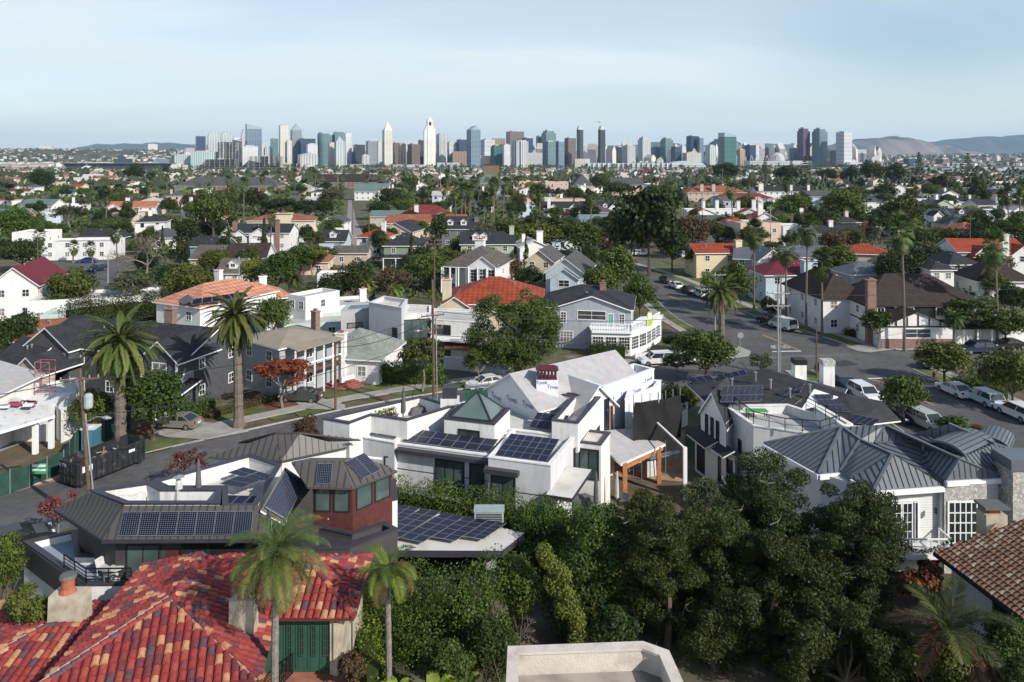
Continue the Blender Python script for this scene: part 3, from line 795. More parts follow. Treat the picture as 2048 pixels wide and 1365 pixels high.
ridge('mountain',[(1395,312),(1412,300),(1425,288),(1441,277),(1458,284),(1478,294),(1500,302),(1530,312)],8500,1500,MTN,seed=9)
ridge('mountain',[(1180,312),(1230,292),(1290,288),(1310,285),(1340,288),(1400,291),(1450,290),(1530,288),(1570,289),(1610,292),(1700,312)],15800,2600,MTB,seed=11)
ridge('mountain',[(130,306),(165,296),(195,290),(240,287),(285,289),(320,286),(345,285),(395,290),(440,300),(520,312)],15800,2600,MTB,seed=13)
ridge('mountain',[(-420,312),(-200,300),(-60,297),(30,299),(90,296),(150,306)],15800,2000,MTB,seed=17)
HILL=M('hill_ground',(.1,.095,.06),.95,scale=.006,amt=.3,kind='ground',p=[((.055,.065,.035),.008,.42,.6)])
ridge('hill',[(-700,304),(-300,302),(0,300),(60,299),(140,301),(230,299),(300,302),(350,299),(420,301),(520,308),(640,315)],4700,1900,HILL,seed=21,rough=.3)
ridge('hill',[(1450,318),(1640,315),(1760,313),(1880,312),(2000,311),(2048,310),(2300,308),(2700,314)],4600,2000,HILL,seed=23,rough=.3)
hm=bpy.data.materials.new('haze');hm.use_nodes=True;hn=hm.node_tree
hn.nodes.remove(hn.nodes['Principled BSDF'])
pv=nd(hn,'ShaderNodeVolumePrincipled');pv.inputs['Density'].default_value=4e-5;pv.inputs['Color'].default_value=(.5,.75,1,1);pv.inputs['Anisotropy'].default_value=.1
hn.links.new(pv.outputs[0],hn.nodes['Material Output'].inputs['Volume'])
hb=MB();hb.box(-18500,18500,-150,18500,-4,600);ho=hb.build('haze',hm);ho['kind']='stuff';ho['label']='pale blue haze over the bay, city and mountains'
WHT,CRM,TAN,NAVY,TEAL,DARK,BRN,BLU,GRY=(.68,.68,.67),(.61,.58,.52),(.4,.31,.23),(.03,.05,.1),(.07,.13,.15),(.03,.035,.04),(.16,.1,.08),(.085,.13,.19),(.26,.29,.32)
def fac(k):
 a={'white':(WHT,(.12,.15,.18),3.6,.45,4.,.6),'cream':(CRM,(.14,.13,.12),3.5,.4,5.,.5),'tan':(TAN,(.1,.08,.07),3.6,.4,9.,.7),'navy':((.05,.08,.13),NAVY,3.8,.75,3.,.9),'teal':((.22,.31,.32),TEAL,3.8,.72,6.,.9),'dark':((.06,.065,.075),DARK,3.6,.7,5.,.8),'brown':((.2,.15,.13),(.05,.04,.04),4.,.55,4.,.6),'blue':((.26,.33,.39),BLU,3.8,.7,8.,.92),'grey':(GRY,(.08,.1,.12),3.6,.5,3.5,.7),'green':((.11,.22,.2),(.03,.1,.095),3.8,.75,30.,.97),'wlines':(WHT,(.1,.11,.13),300.,1.,4.6,.5),'wbands':(WHT,(.16,.2,.24),4.2,.42,400.,1.),'balc':((.6,.62,.6),(.12,.2,.22),3.2,.55,8.,.75),'tealw':((.52,.6,.57),(.2,.32,.31),300.,1.,5.,.5),'red':((.2,.05,.08),(.05,.09,.15),3.6,.8,7.,.72),'hyatt':((.72,.7,.65),(.52,.49,.45),300.,1.,7.,.12)}[k]
 return M('facade_'+k,a[0],.45,scale=.02,amt=.08,kind='facade',p=a[1:],spec=.5)
ROOFC=M('plant_room',(.42,.42,.41),.8,scale=.1,amt=.15)
def tower(label,x0,x1,yt,fk='white',d=2400,form='box',th=28,k=.8,yb=337,m2=None,name='tower',cat='building',extra=None):
 W=(x1-x0)*d/F;t=R(th);c,s=math.cos(t),math.sin(t);w_=W/(c+k*s);dp=w_*k
 cx=((x0+x1)/2-1024)*d/F;H_=CH-(yt-HY)*d/F;z0=0
 o=thing(name,label,cat,(cx,d,z0),t,'downtown towers')
 a,b=w_/2,dp/2;mb=MB();m=[fac(fk),ROOFC]+([fac(m2)]if m2 else[])
 cap=MB()
 if form=='box':
  mb.box(-a,a,-b,b,0,H_-3,0,1);cap.box(-a*.6,a*.55,-b*.6,b*.6,H_-3,H_,0)
 elif form=='step':
  mb.box(-a,a,-b,b,0,H_*.9,0,1);mb.box(-a*.8,a*.7,-b*.8,b*.8,H_*.9,H_*.965,0,1);cap.box(-a*.5,a*.4,-b*.5,b*.5,H_*.965,H_,0)
 elif form=='slant':
  mb.prism([(-a,-b),(a,-b),(a,b),(-a,b)],0,H_*.88,0)
  v=[(-a,-b,H_*.88),(a,-b,H_*.88),(a,b,H_*.88),(-a,b,H_*.88),(-a,-b,H_),(a,-b,H_*.93),(a,b,H_*.93),(-a,b,H_)]
  cap.add(v,[(0,1,5,4),(1,2,6,5),(2,3,7,6),(3,0,4,7),(4,5,6,7)],0)
 elif form=='peak':
  mb.box(-a,a,-b,b,0,H_*.9,0)
  v=[(-a,-b,H_*.9),(a,-b,H_*.9),(a,b,H_*.9),(-a,b,H_*.9),(a*.2,-b,H_),(a*.2,b,H_)]
  cap.add(v,[(0,1,4),(1,2,5,4),(2,3,5),(3,0,4,5)],0)
 elif form=='pyr':
  hs=H_*.83
  mb.box(-a,a,-b,b,0,hs,0);a2,b2=a*.82,b*.82
  cap.add([(-a2,-b2,hs),(a2,-b2,hs),(a2,b2,hs),(-a2,b2,hs),(0,0,H_)],[(0,1,4),(1,2,4),(2,3,4),(3,0,4)],0)
 elif form=='gable':
  hs=H_*.86
  mb.box(-a,a,-b,b,0,hs,0)
  cap.add([(-a,-b,hs),(a,-b,hs),(a,b,hs),(-a,b,hs),(0,-b,H_),(0,b,H_)],[(0,1,4),(1,2,5,4),(2,3,5),(3,0,4,5)],0)
 elif form=='cyl':
  mb.tube([(0,0,0),(0,0,H_-4)],W/2,20);cap.tube([(0,0,H_-4),(0,0,H_)],W/2.6,20)
 elif form=='hyatt':
  c8=a*.45
  mb.box(-c8,c8,-b,b,0,H_*.94,0);mb.add([(-c8,-b,H_*.94),(c8,-b,H_*.94),(c8,b,H_*.94),(-c8,b,H_*.94),(-c8*.5,-b*.6,H_),(c8*.5,-b*.6,H_),(c8*.5,b*.6,H_),(-c8*.5,b*.6,H_)],[(0,1,5,4),(1,2,6,5),(2,3,7,6),(3,0,4,7),(4,5,6,7)],0)
  for sg in(-1,1):
   x_a,x_b=sorted((sg*c8,sg*a))
   mb.box(x_a,x_b,-b*.86,b*.86,0,H_*.74,0)
   i,j=(x_a,x_b)if sg>0 else(x_b,x_a)
   mb.add([(i,-b*.86,H_*.74),(j,-b*.86,H_*.74),(i,-b*.86,H_*.87),(i,b*.86,H_*.74),(j,b*.86,H_*.74),(i,b*.86,H_*.87)],[(0,1,2),(3,5,4),(1,4,5,2)],0)
  cap.box(-c8*.45,c8*.45,-b-.6,-b+.2,H_*.84,H_*.91,0);m=m[:1]+[DARKP]
 elif form=='twin':
  c8=a*.5
  mb.prism([(-a,-b*.5),(-c8,-b),(c8,-b),(a,-b*.5),(a,b*.5),(c8,b),(-c8,b),(-a,b*.5)],0,H_*.9,0)
  cap.add([(-a,-b*.6,H_*.9),(a,-b*.6,H_*.9),(a,b*.6,H_*.9),(-a,b*.6,H_*.9),(-a*.5,-b*.3,H_),(a*.1,-b*.3,H_),(a*.1,b*.3,H_),(-a*.5,b*.3,H_)],[(0,1,5,4),(1,2,6,5),(2,3,7,6),(3,0,4,7),(4,5,6,7)],0)
 elif form=='frame':
  n=max(3,int(H_/4.2))
  for i in range(n+1):mb.box(-a,a,-b,b,i*H_/n-.5,i*H_/n,0)
  for i in range(7):
   for j in range(5):q=(-a+a*2*i/6,-b+b*2*j/4);mb.box(q[0]-.5,q[0]+.5,q[1]-.5,q[1]+.5,0,H_,0)
  cap.box(-a*.25,a*.1,-b*.3,b*.3,0,H_+3,0);m=[M('raw_concrete',(.3,.29,.28),.9,scale=.1,amt=.2),ROOFC]
 if form=='hyatt':mb.build('facade',m[0],o,world=False);cap.build('window',m[1],o,world=False)
 else:mb.build('facade',m,o,world=False);cap.build({'frame':'core','pyr':'spire','gable':'roof','peak':'crown','slant':'crown','twin':'crown'}.get(form,'roof_cap'),[ROOFC]if form not in('slant','peak','gable','pyr')else[M('crown_'+fk,{'cream':(.5,.47,.38)}.get(fk,(.3,.38,.42)),.3,spec=.6)],o,world=False)
 return o
DARKP=M('dark_opening',(.02,.02,.02),.6)
for a in[('navy glass tower with cream edges, leftmost tall tower downtown',390,412,271,'navy',2300,'box'),('white and green balcony tower just right of the navy cream-edged tower',414,441,264,'balc',2420,'step'),('white balcony tower with ragged roofline behind the bare concrete frame',440,464,264,'balc',2500,'step'),('small white tower left of the crane near the blue slanted tower',463,484,273,'white',2520,'step'),('tall bare concrete building frame under construction',434,479,285,'white',2280,'frame'),('blue glass tower with a slanting curved roofline',489,525,249,'blue',2450,'slant'),('squat white office block with rows of windows below the blue slanted tower',480,517,291,'white',2290,'box'),('wide pale green low block left of the concrete frame',383,434,302,'tealw',2260,'box',12),('short pale green block at the left end of downtown',350,384,309,'tealw',2270,'box',12),('wide unfinished concrete podium at the water below the tall frame',412,476,319,'white',2240,'frame',10),('half-built concrete grid below the white office block',498,566,313,'white',2235,'frame',12),('slim white tower right of the white office block',527,546,294,'wlines',2330,'box'),('teal glass block behind the slim white tower',540,557,276,'teal',2560,'box'),('tall cream and green slab tower beside the glass-gabled tower',557,579,249,'cream',2300,'box'),('lower cream shoulder block attached to the tall cream slab',573,584,280,'cream',2290,'box'),('glass tower with a steep gabled crystal top',580,604,249,'grey',2400,'gable'),('dark blue glass block behind the white square-framed block',596,632,276,'navy',2380,'box'),('white gridded block with square opening right of the gabled glass tower',611,636,287,'white',2310,'box'),('low white vaulted hall with ribbed walls at the waterfront',594,637,306,'wlines',2250,'gable'),('round teal glass tower right of the dark blue block',635,658,265,'teal',2420,'cyl'),('small teal block peeping between the round tower and cream towers',655,669,269,'teal',2600,'box'),('plain cream tower right of the round teal tower',656,673,285,'cream',2320,'box'),('cream stepped tower with red cap in front of the white slab',668,690,273,'balc',2280,'pyr'),('dark teal tower behind the cream stepped tower',666,688,263,'teal',2600,'box'),('white slab tower with cantilevered flat top',688,704,265,'white',2450,'box'),('dark office block right of the white slab tower',706,731,288,'dark',2430,'box'),('pair of white silos-like low towers before the dark office block',722,739,309,'wlines',2290,'box'),('grey blue balcony tower left of the spired cream tower',731,757,281,'grey',2310,'box'),('pale balcony tower hugging the spired cream tower',753,769,282,'white',2420,'box'),('slender cream tower with a pointed pyramid spire',764,786,245,'cream',2300,'pyr'),('brown tower right of the spired cream tower',785,799,284,'brown',2400,'box'),('tan slab tower between the brown tower and dark cube',796,812,286,'tan',2350,'box'),('dark bronze cube tower left of the great white hotel tower',815,841,287,'brown',2420,'box',40),('black glass slab directly left of the great white hotel tower',836,850,279,'dark',2480,'box'),('great white hotel tower with chamfered shoulders and one dark square window',846,872,236,'hyatt',2265,'hyatt',14),('white tower with black window grid right of the great hotel tower',872,895,267,'wlines',2380,'box'),('white banded office block behind the grid tower',893,914,283,'wbands',2460,'box'),('navy blue cube tower left of the blue peaked glass tower',913,934,278,'navy',2450,'box'),('blue grey glass tower with peaked crown near the middle of downtown',933,961,252,'blue',2270,'peak',35),('white banded block right of the peaked glass tower',961,990,278,'wbands',2420,'box'),('tan flat-topped office tower behind the white banded block',983,1011,276,'tan',2600,'box',10),('brown tower with arched tops above its window bays',1012,1048,262,'brown',2520,'box',20),('low green glass tower with jagged top in front of the tan office',981,1005,290,'green',2330,'step'),('pale lower tower beside the low green glass tower',1003,1021,288,'white',2440,'box'),('curved white tower with vertical fins right of centre',1023,1057,281,'wlines',2270,'cyl'),('dark navy slab behind the curved finned tower',1044,1066,275,'navy',2480,'box'),('tall teal and white tower behind the dark glass pair',1083,1112,260,'teal',2560,'step'),('slim teal tower at the left of the tall teal and white tower',1072,1085,271,'teal',2600,'box'),('dark teal glass slab, left half of a glass pair',1085,1112,282,'teal',2290,'box',38),('mirror blue glass slab, right half of the glass pair',1109,1129,282,'blue',2300,'box',38),('brown concrete tower topped out with a small crane',1129,1152,275,'brown',2420,'box'),('dark slim tower with a pale domed cap, first of the dark twins',1152,1168,252,'dark',2320,'twin'),('dark slim tower with a slanted notched top, second of the dark twins',1194,1213,252,'dark',2320,'twin',40),('low dark office block between the dark twins',1178,1197,296,'grey',2560,'box'),('grey low block right of the dark twins',1212,1231,297,'grey',2520,'box'),('dark grey block behind the white ribbed block',1229,1248,293,'dark',2560,'box'),('white ribbed block above the tented hall',1245,1271,290,'wlines',2420,'box'),('white and blue tower with rounded cap behind the tented hall',1276,1301,274,'balc',2450,'step'),('grey green tower block left of the rough stone-topped tower',1302,1322,293,'grey',2540,'box'),('grey teal tower with irregular top right of the tents',1321,1346,275,'teal',2500,'step'),('dark blue cube block below the black glass tower',1342,1362,292,'navy',2420,'box'),('blue black glass tower left of the brown hill',1373,1397,271,'navy',2560,'box'),('slate blue tower attached right of the blue black tower',1394,1407,275,'blue',2540,'box'),('cream flat hotel block before the blue black tower',1367,1400,304,'cream',2400,'box',8),('small white tower peeking above the cream flat hotel block',1360,1371,291,'white',2500,'box'),('white and teal stepped tower in front of the brown hill',1411,1432,290,'balc',2420,'step'),('big green glass hotel tower with a slanting roof',1438,1471,266,'green',2260,'slant',18),('tan block right of the green glass hotel',1472,1490,298,'tan',2430,'box'),('dark blue block with white neighbour right of the green hotel',1490,1511,289,'navy',2450,'box'),('slim white tower beside the dark blue block',1507,1518,290,'white',2480,'box'),('dark tower with crimson balcony strip, leftmost of the far three',1595,1619,255,'red',2420,'step'),('teal tower with a yellow top, middle of the far three',1625,1654,256,'teal',2400,'step'),('white framed glass tower, rightmost of the far three',1673,1703,263,'wbands',2350,'box'),('low teal block left of the crimson striped tower',1580,1600,295,'teal',2480,'box'),('low white hotel wing at the foot of the white framed tower',1680,1735,325,'white',2330,'box',6),('grey tower at the foot of the teal yellow-topped tower',1650,1667,300,'grey',2500,'box'),('navy low office block far beyond the park trees',1808,1827,316,'navy',2500,'box'),('brown and navy low block beside the dark park trees',1872,1898,317,'brown',2600,'box'),('cream low block far out on the right-hand plain',1985,2000,312,'cream',3600,'box'),('thin white slab beyond the park trees',1720,1727,306,'white',2600,'box'),('lone white hospital block on the mesa',80,107,291,'white',4650,'box',15),('beige tower on the mesa left of downtown',292,315,288,'cream',4600,'box',40),('blue boxy building below the beige mesa tower',310,338,316,'blue',2700,'box',20),('cream pair of stacks beside the blue boxy building',252,270,314,'cream',2750,'box',20),]:tower(*a)
def low(label,x0,x1,yt,d,mname,cat='building',name='hall'):
 o=thing(name,label,cat,((x0+x1)/2*d/F-1024*d/F,d,0));W=(x1-x0)*d/F;H_=CH-(yt-HY)*d/F
 mb=MB();mb.box(-W/2,W/2,0,60,0,H_);mb.build('facade',fac(mname),o,world=False);return o,W,H_
o,W,H_=low('long white convention hall with a row of five peaked tents',1176,1345,327,2225,'wbands')
for i in range(5):
 x=(1272+i*12.6-1260.5)*2225/F;mb=MB();hh=10+(2 if i in(0,3)else 0);g=8;nn=5
 for a in range(nn):
  for b in range(nn*2):
   f=lambda u,v:(x+(u-.5)*19,8+v*40,H_+.2+hh*(max(0,1-abs(u-.5)*2)**1.9)*(1-abs(v-.5)*1.2))
   mb.poly([f(a/nn,b/nn/2),f((a+1)/nn,b/nn/2),f((a+1)/nn,(b+1)/nn/2),f(a/nn,(b+1)/nn/2)])
 mb.build('tent',M('sail_cloth',(.78,.78,.76),.7,scale=.2,amt=.05),o,world=False)
for i in range(18):mb=MB();mb.box(-W/2+i*W/17.2,-W/2+i*W/17.2+2.4,-5,0,0,H_+1.5);mb.build('buttress',M('white_concrete',(.68,.67,.63),.8,scale=.1,amt=.1),o,world=False)
o,W,H_=low('pale arched glass hall right of the five peaked tents',1338,1412,331,2225,'wbands')
mb=MB();pr=[(math.cos(t)*W*.48,math.sin(t)*13)for t in[math.pi*i/12 for i in range(13)]]
for i in range(12):mb.poly([(pr[i][0],2,H_+pr[i][1]),(pr[i][0],55,H_+pr[i][1]),(pr[i+1][0],55,H_+pr[i+1][1]),(pr[i+1][0],2,H_+pr[i+1][1])])
mb.poly([(p[0],2.2,H_+p[1])for p in pr[::-1]]);mb.build('vault',M('vault_metal',(.5,.56,.58),.4,scale=.1,amt=.1),o,world=False)
o,W,H_=low('white low stadium stands behind the dark park trees',1500,1580,322,2330,'wbands','stadium','stadium')
mb=MB();mb.lathe((30,25,0),[(24,H_),(22,H_+14),(14,H_+22),(3,H_+26)],14);mb.build('dome',ROOFC,o,world=False)
for i in range(6):mb=MB();mb.bar((-60+i*16,5,H_),(-56+i*16,5,H_+18),1.5,1.5);mb.bar((-50+i*16,5,H_),(-56+i*16,5,H_+18),1.5,1.5);mb.build('mast',ROOFC,o,world=False)
for lb,a,b,c,dd,q in[('low white waterfront pavilion with arches left of the great hotel tower',786,850,330,2235,'white'),('low white waterfront wing right of the great hotel tower',874,918,326,2240,'white'),('pale waterfront terrace building below the dark twins',1150,1180,318,2260,'cream'),('cream stepped hotel base right of the peaked tower',961,982,312,2350,'cream'),('white low block between the finned tower and dark glass pair',1056,1086,306,2400,'white'),('pink low block left of the great hotel foot',700,722,329,2250,'cream'),('cream stepped block behind the pavilion right of the hotel',905,932,303,2400,'tan'),('white long low wharf shed at the right of the stadium',1585,1625,322,2400,'white'),('pale wide low block on the right plain beside the brown block',1900,1935,334,2100,'cream'),('white long low block at the far right plain',1965,2040,336,1900,'white')]:low(lb,a,b,c,dd,q,'building','waterfront_block')
o=thing('tower_crane','thin red tower crane with raised jib left of the blue slanted tower','crane',((483-1024)*2350/F,2350,0));RED=M('crane_red',(.45,.06,.08),.5)
mb=MB();mb.bar((0,0,0),(0,0,88),2,2);mb.build('mast',RED,o,world=False);mb=MB();mb.bar((-4,0,84),(5,0,118),1.5,1.5);mb.bar((0,0,86),(-9,0,84),1.5,1.5);mb.build('jib',RED,o,world=False)
o=thing('aeroplane','small white airliner flying above the notched dark twin tower','aeroplane',PD(1200,244.5,2450));WP=M('white_paint',(.75,.75,.75),.35)
mb=MB();mb.tube([(-1,14,.5),(-.5,10,0),(0,-10,0),(0,-13,-.3)],[.4,1.9,1.9,.5],10);mb.build('fuselage',WP,o,world=False)
mb=MB()
for s in(-1,1):mb.slab([(0,2,0),(s*16,7,1.2),(s*16,9,1.2),(0,-4,0)][::s],.5)
mb.build('wing',WP,o,world=False)
mb=MB();mb.slab([(-6,13,1),(6,13,1),(5,15,1),(-5,15,1)],.3);mb.bar((0,12,1),(0,15,6),.4,3);mb.build('tail',WP,o,world=False)
for s in(-1,1):mb=MB();mb.tube([(s*5,0,-1.3),(s*5,5,-1.3)],1.1,8);mb.build('engine',ROOFC,o,world=False)
o=thing('aircraft_carrier','long grey aircraft carrier moored across the bay at left','ship',((235-1024)*1900/F,1900,-.4));HULL=M('hull_grey',(.07,.085,.11),.6,scale=.05,amt=.15)
mb=MB();mb.add([(-120,-12,0),(118,-12,0),(128,0,0),(118,12,0),(-120,12,0),(-128,-16,13),(122,-16,13),(138,0,13),(122,16,13),(-128,16,13)],[(0,1,6,5),(1,2,7,6),(2,3,8,7),(3,4,9,8),(4,0,5,9),(5,6,7,8,9)]);mb.build('hull',HULL,o,world=False)
mb=MB();mb.box(-133,140,-20,20,13,15);mb.build('flight_deck',HULL,o,world=False);mb=MB();mb.box(-15,30,10,18,15,26);mb.box(-4,12,11,17,26,32);mb.bar((4,14,30),(4,14,48),1.5,1.5);mb.build('island',HULL,o,world=False)
o=thing('yacht','white streamlined motor yacht in front of the aircraft carrier','boat',((180-1024)*1650/F,1650,-.4))
mb=MB();mb.add([(-20,-4,0),(16,-4,0),(24,0,0),(16,4,0),(-20,4,0),(-22,-5,5),(18,-5,5),(28,0,6),(18,5,5),(-22,5,5)],[(0,1,6,5),(1,2,7,6),(2,3,8,7),(3,4,9,8),(4,0,5,9),(5,6,7,8,9)]);mb.build('hull',WP,o,world=False)
mb=MB();mb.box(-17,8,-3.5,3.5,5,8);mb.box(-12,3,-3,3,8,10.5);mb.bar((-6,0,10),(-8,0,15),.6,.6);mb.build('cabin',WP,o,world=False)
def far_scatter(name,n,region,m,size,seed,hill=None,label=None,leafy=False):
 rng=np.random.default_rng(seed);V=[];Fc=[];mi=[]
 for i in range(n):
  px,d,z=region(rng);x=(px-1024)*d/F;a,b,h=size(rng);t=rng.uniform(0,3);c,s=math.cos(t),math.sin(t);o_=len(V)
  if leafy:
   for _ in range(7):
    q=rng.normal(size=3)*(a*.4,a*.4,h*.22);c0=np.array([x,d,z+h*.5])+q;r_=a*rng.uniform(.25,.5)
    k=len(V);V+=[tuple(c0+np.array(p)*r_)for p in((1,0,-.3),(-.5,.9,-.3),(-.5,-.9,-.3),(.15,0,1.))];Fc+=[(k,k+1,k+3,k+3),(k+1,k+2,k+3,k+3),(k+2,k,k+3,k+3)];mi+=[int(rng.integers(len(m)))]*3
   continue
  q=[(-a,-b),(a,-b),(a,b),(-a,b)];P8=[(x+u*c-v*s,d+u*s+v*c,z+zz)for zz in(-6,h)for u,v in q]
  rp=[(x+u*c,d+u*s,z+h*1.35)for u in(-a,a)]
  V+=P8+rp;Fc+=[(o_,o_+1,o_+5,o_+4),(o_+1,o_+2,o_+6,o_+5),(o_+2,o_+3,o_+7,o_+6),(o_+3,o_,o_+4,o_+7)]
  wi=int(rng.integers(2));mi+=[wi]*4
  ri=2+int(rng.integers(len(m)-2));Fc+=[(o_+4,o_+5,o_+9,o_+8),(o_+6,o_+7,o_+8,o_+9)];mi+=[ri]*2
  Fc+=[(o_+5,o_+6,o_+9,o_+9),(o_+7,o_+4,o_+8,o_+8)];mi+=[wi]*2
 mb=MB();mb.v=V;mb.f=[tuple(dict.fromkeys(f))for f in Fc];mb.m=mi
 ob=mb.build(name,m);ob['kind']='stuff'
 if label:ob['label']=label
 return ob
HM=[M('far_wall',(.6,.58,.54),.8,scale=.01,amt=.2),M('far_wall_tan',(.45,.4,.34),.8,scale=.01,amt=.2),M('far_roof',(.22,.19,.17),.8,scale=.01,amt=.3),M('far_roof_red',(.28,.12,.08),.8,scale=.01,amt=.3),M('far_roof_pale',(.45,.43,.4),.8,scale=.01,amt=.2)]
TM=[M('far_leaf',(.02,.034,.011),.8,scale=.01,amt=.3),M('far_leaf_olive',(.034,.044,.014),.8,scale=.01,amt=.3)]
def mesa(lo,hi,dl,dh,prof,dtop,depth):
 def f(rng):
  px=rng.uniform(lo,hi);d=rng.uniform(dl,dh);yt=np.interp(px,[p[0]for p in prof],[p[1]for p in prof]);zt=CH-(yt-HY)*dtop/F
  t=(d-(dtop-depth/2))/depth;z=0 if t<0 else zt*math.sin(math.pi*min(t,.5))**.75-2
  return px,d,max(z,0)
 return f
MP=[(-700,304),(0,300),(140,301),(300,302),(420,301),(520,308),(640,315)];MR=[(1450,318),(1760,313),(2048,310),(2300,308),(2700,314)]
far_scatter('distant_houses',1500,mesa(-500,500,2700,4700,MP,4700,1900),HM,lambda r:(r.uniform(5,13),r.uniform(5,9),r.uniform(4,9)),5,label='houses crowding the far mesa across the bay')
far_scatter('distant_trees',2600,mesa(-500,560,3100,4750,MP,4700,1900),TM,lambda r:(r.uniform(6,11),0,r.uniform(8,15)),6,label='dark trees covering the far mesa',leafy=True)
far_scatter('distant_houses',1300,mesa(1440,2500,2450,4600,MR,4600,2000),HM,lambda r:(r.uniform(5,13),r.uniform(5,9),r.uniform(4,9)),7,label='houses on the far plain at the right')
far_scatter('distant_trees',2400,mesa(1440,2500,2450,4650,MR,4600,2000),TM,lambda r:(r.uniform(6,11),0,r.uniform(8,14)),8,label='dark trees among the houses of the far plain',leafy=True)
far_scatter('waterfront_sheds',420,lambda r:(r.uniform(-200,640),r.uniform(2220,2650),0),HM,lambda r:(r.uniform(6,25),r.uniform(6,12),r.uniform(3,11)),9,label='low pale sheds and masts along the far waterfront')
far_scatter('downtown_low_blocks',620,lambda r:(r.uniform(380,1760),r.uniform(2420,3300),0),[HM[0],M('far_block',(.3,.3,.31),.6,scale=.01,amt=.2),HM[4],M('far_flat',(.3,.3,.3),.8,scale=.01,amt=.2)],lambda r:(r.uniform(8,20),r.uniform(8,16),r.uniform(10,62)if r.random()<.6 else r.uniform(8,30)),10,label='low blocks filling gaps between the downtown towers')
WALL={k:M('wall_'+k,c,.8,scale=1.5,amt=.07,bump=.1,bscale=25,kind='streak',p=([x*.6 for x in c],.5))for k,c in{'white':(.74,.73,.71),'cream':(.62,.54,.4),'pink':(.62,.46,.38),'grey':(.37,.39,.43),'tan':(.5,.42,.33),'mint':(.5,.6,.54),'green':(.2,.25,.19),'blue':(.14,.22,.3),'pblue':(.5,.58,.64),'dgrey':(.16,.165,.17),'yellow':(.66,.56,.36),'sage':(.4,.44,.34),'brown':(.2,.14,.1)}.items()}
ROOF={'dark':M('roof_dark',(.033,.035,.04),.85,scale=.8,amt=.2,kind='shingle'),'grey':M('roof_grey',(.085,.087,.088),.85,scale=.8,amt=.18,kind='shingle'),'brown':M('roof_brown',(.045,.033,.029),.85,scale=.8,amt=.2,kind='shingle'),'taupe':M('roof_taupe',(.105,.095,.083),.85,scale=.8,amt=.18,kind='shingle'),'red':M('roof_red',(.25,.05,.025),.7,scale=.7,amt=.22,kind='rib',p=.8),'maroon':M('roof_maroon',(.17,.036,.034),.7,scale=.6,amt=.25,kind='rib',p=.5),'magenta':M('roof_magenta',(.135,.02,.03),.6,scale=.5,amt=.18),'orange':M('roof_orange',(.36,.13,.075),.75,scale=.7,amt=.2,kind='rib',p=.5),'peach':M('roof_peach',(.44,.2,.13),.75,scale=.7,amt=.2,kind='rib',p=.8),'rust':M('roof_rust',(.26,.1,.06),.8,scale=.8,amt=.2,kind='shingle'),'teal':M('roof_teal',(.13,.18,.175),.8,scale=.8,amt=.15,kind='shingle'),'pale':M('roof_pale',(.42,.41,.39),.85,scale=.5,amt=.15),'blue':M('roof_blue',(.16,.2,.25),.7,scale=.8,amt=.15),'seam':M('roof_seam',(.1,.115,.135),.45,scale=.8,amt=.12,spec=.5),'sand':M('roof_sand',(.27,.235,.185),.9,scale=.6,amt=.12),'sage':M('roof_sage',(.23,.25,.22),.85,scale=.7,amt=.15,kind='shingle')}
BRICK=M('brick',(.22,.075,.05),.85,scale=2,amt=.2,kind='brick',p=(.22,.075,.012,(.16,.055,.04),(.3,.27,.24)))
for m_ in ROOF.values():m_.node_tree.nodes['Principled BSDF'].inputs['Specular IOR Level'].default_value=.2
VENT=M('vent_metal',(.33,.33,.33),.5,.5,scale=4)
OCC=[]
def gable_faces(mb,x0,x1,y0,y1,z,rise,axis,m=0):
 if axis=='y':c=(x0+x1)/2;mb.add([(x0,y0,z),(x1,y0,z),(c,y0,z+rise)],[(0,1,2)],m);mb.add([(x0,y1,z),(x1,y1,z),(c,y1,z+rise)],[(0,2,1)],m)
 else:c=(y0+y1)/2;mb.add([(x0,y0,z),(x0,y1,z),(x0,c,z+rise)],[(0,2,1)],m);mb.add([(x1,y0,z),(x1,y1,z),(x1,c,z+rise)],[(0,1,2)],m)
def pitched(mb,x0,x1,y0,y1,z,rise,axis,ov=.45,t=.16,m=0,me=1,hip=0.):
 """two (gable) or four (hip) roof slopes with overhang ov"""
 if axis=='y':
  k=(x1-x0)/2;s=rise/k;c=(x0+x1)/2;X0,X1,Y0,Y1=x0-ov,x1+ov,y0-ov,y1+ov;ze=z-s*ov+.02
  h=(k+ov)*hip;zr=z+rise+.02
  mb.slab([(X0,Y0,ze),(c,Y0+h,zr),(c,Y1-h,zr),(X0,Y1,ze)],t,m,me);mb.slab([(X1,Y0,ze),(X1,Y1,ze),(c,Y1-h,zr),(c,Y0+h,zr)],t,m,me)
  if hip:mb.slab([(X0,Y0,ze),(X1,Y0,ze),(c,Y0+h,zr)],t,m,me);mb.slab([(X0,Y1,ze),(c,Y1-h,zr),(X1,Y1,ze)],t,m,me)
 else:
  k=(y1-y0)/2;s=rise/k;c=(y0+y1)/2;X0,X1,Y0,Y1=x0-ov,x1+ov,y0-ov,y1+ov;ze=z-s*ov+.02
  h=(k+ov)*hip;zr=z+rise+.02
  mb.slab([(X0,Y0,ze),(X1,Y0,ze),(X1-h,c,zr),(X0+h,c,zr)],t,m,me);mb.slab([(X0,Y1,ze),(X0+h,c,zr),(X1-h,c,zr),(X1,Y1,ze)],t,m,me)
  if hip:mb.slab([(X0,Y0,ze),(X0+h,c,zr),(X0,Y1,ze)],t,m,me);mb.slab([(X1,Y0,ze),(X1,Y1,ze),(X1-h,c,zr)],t,m,me)
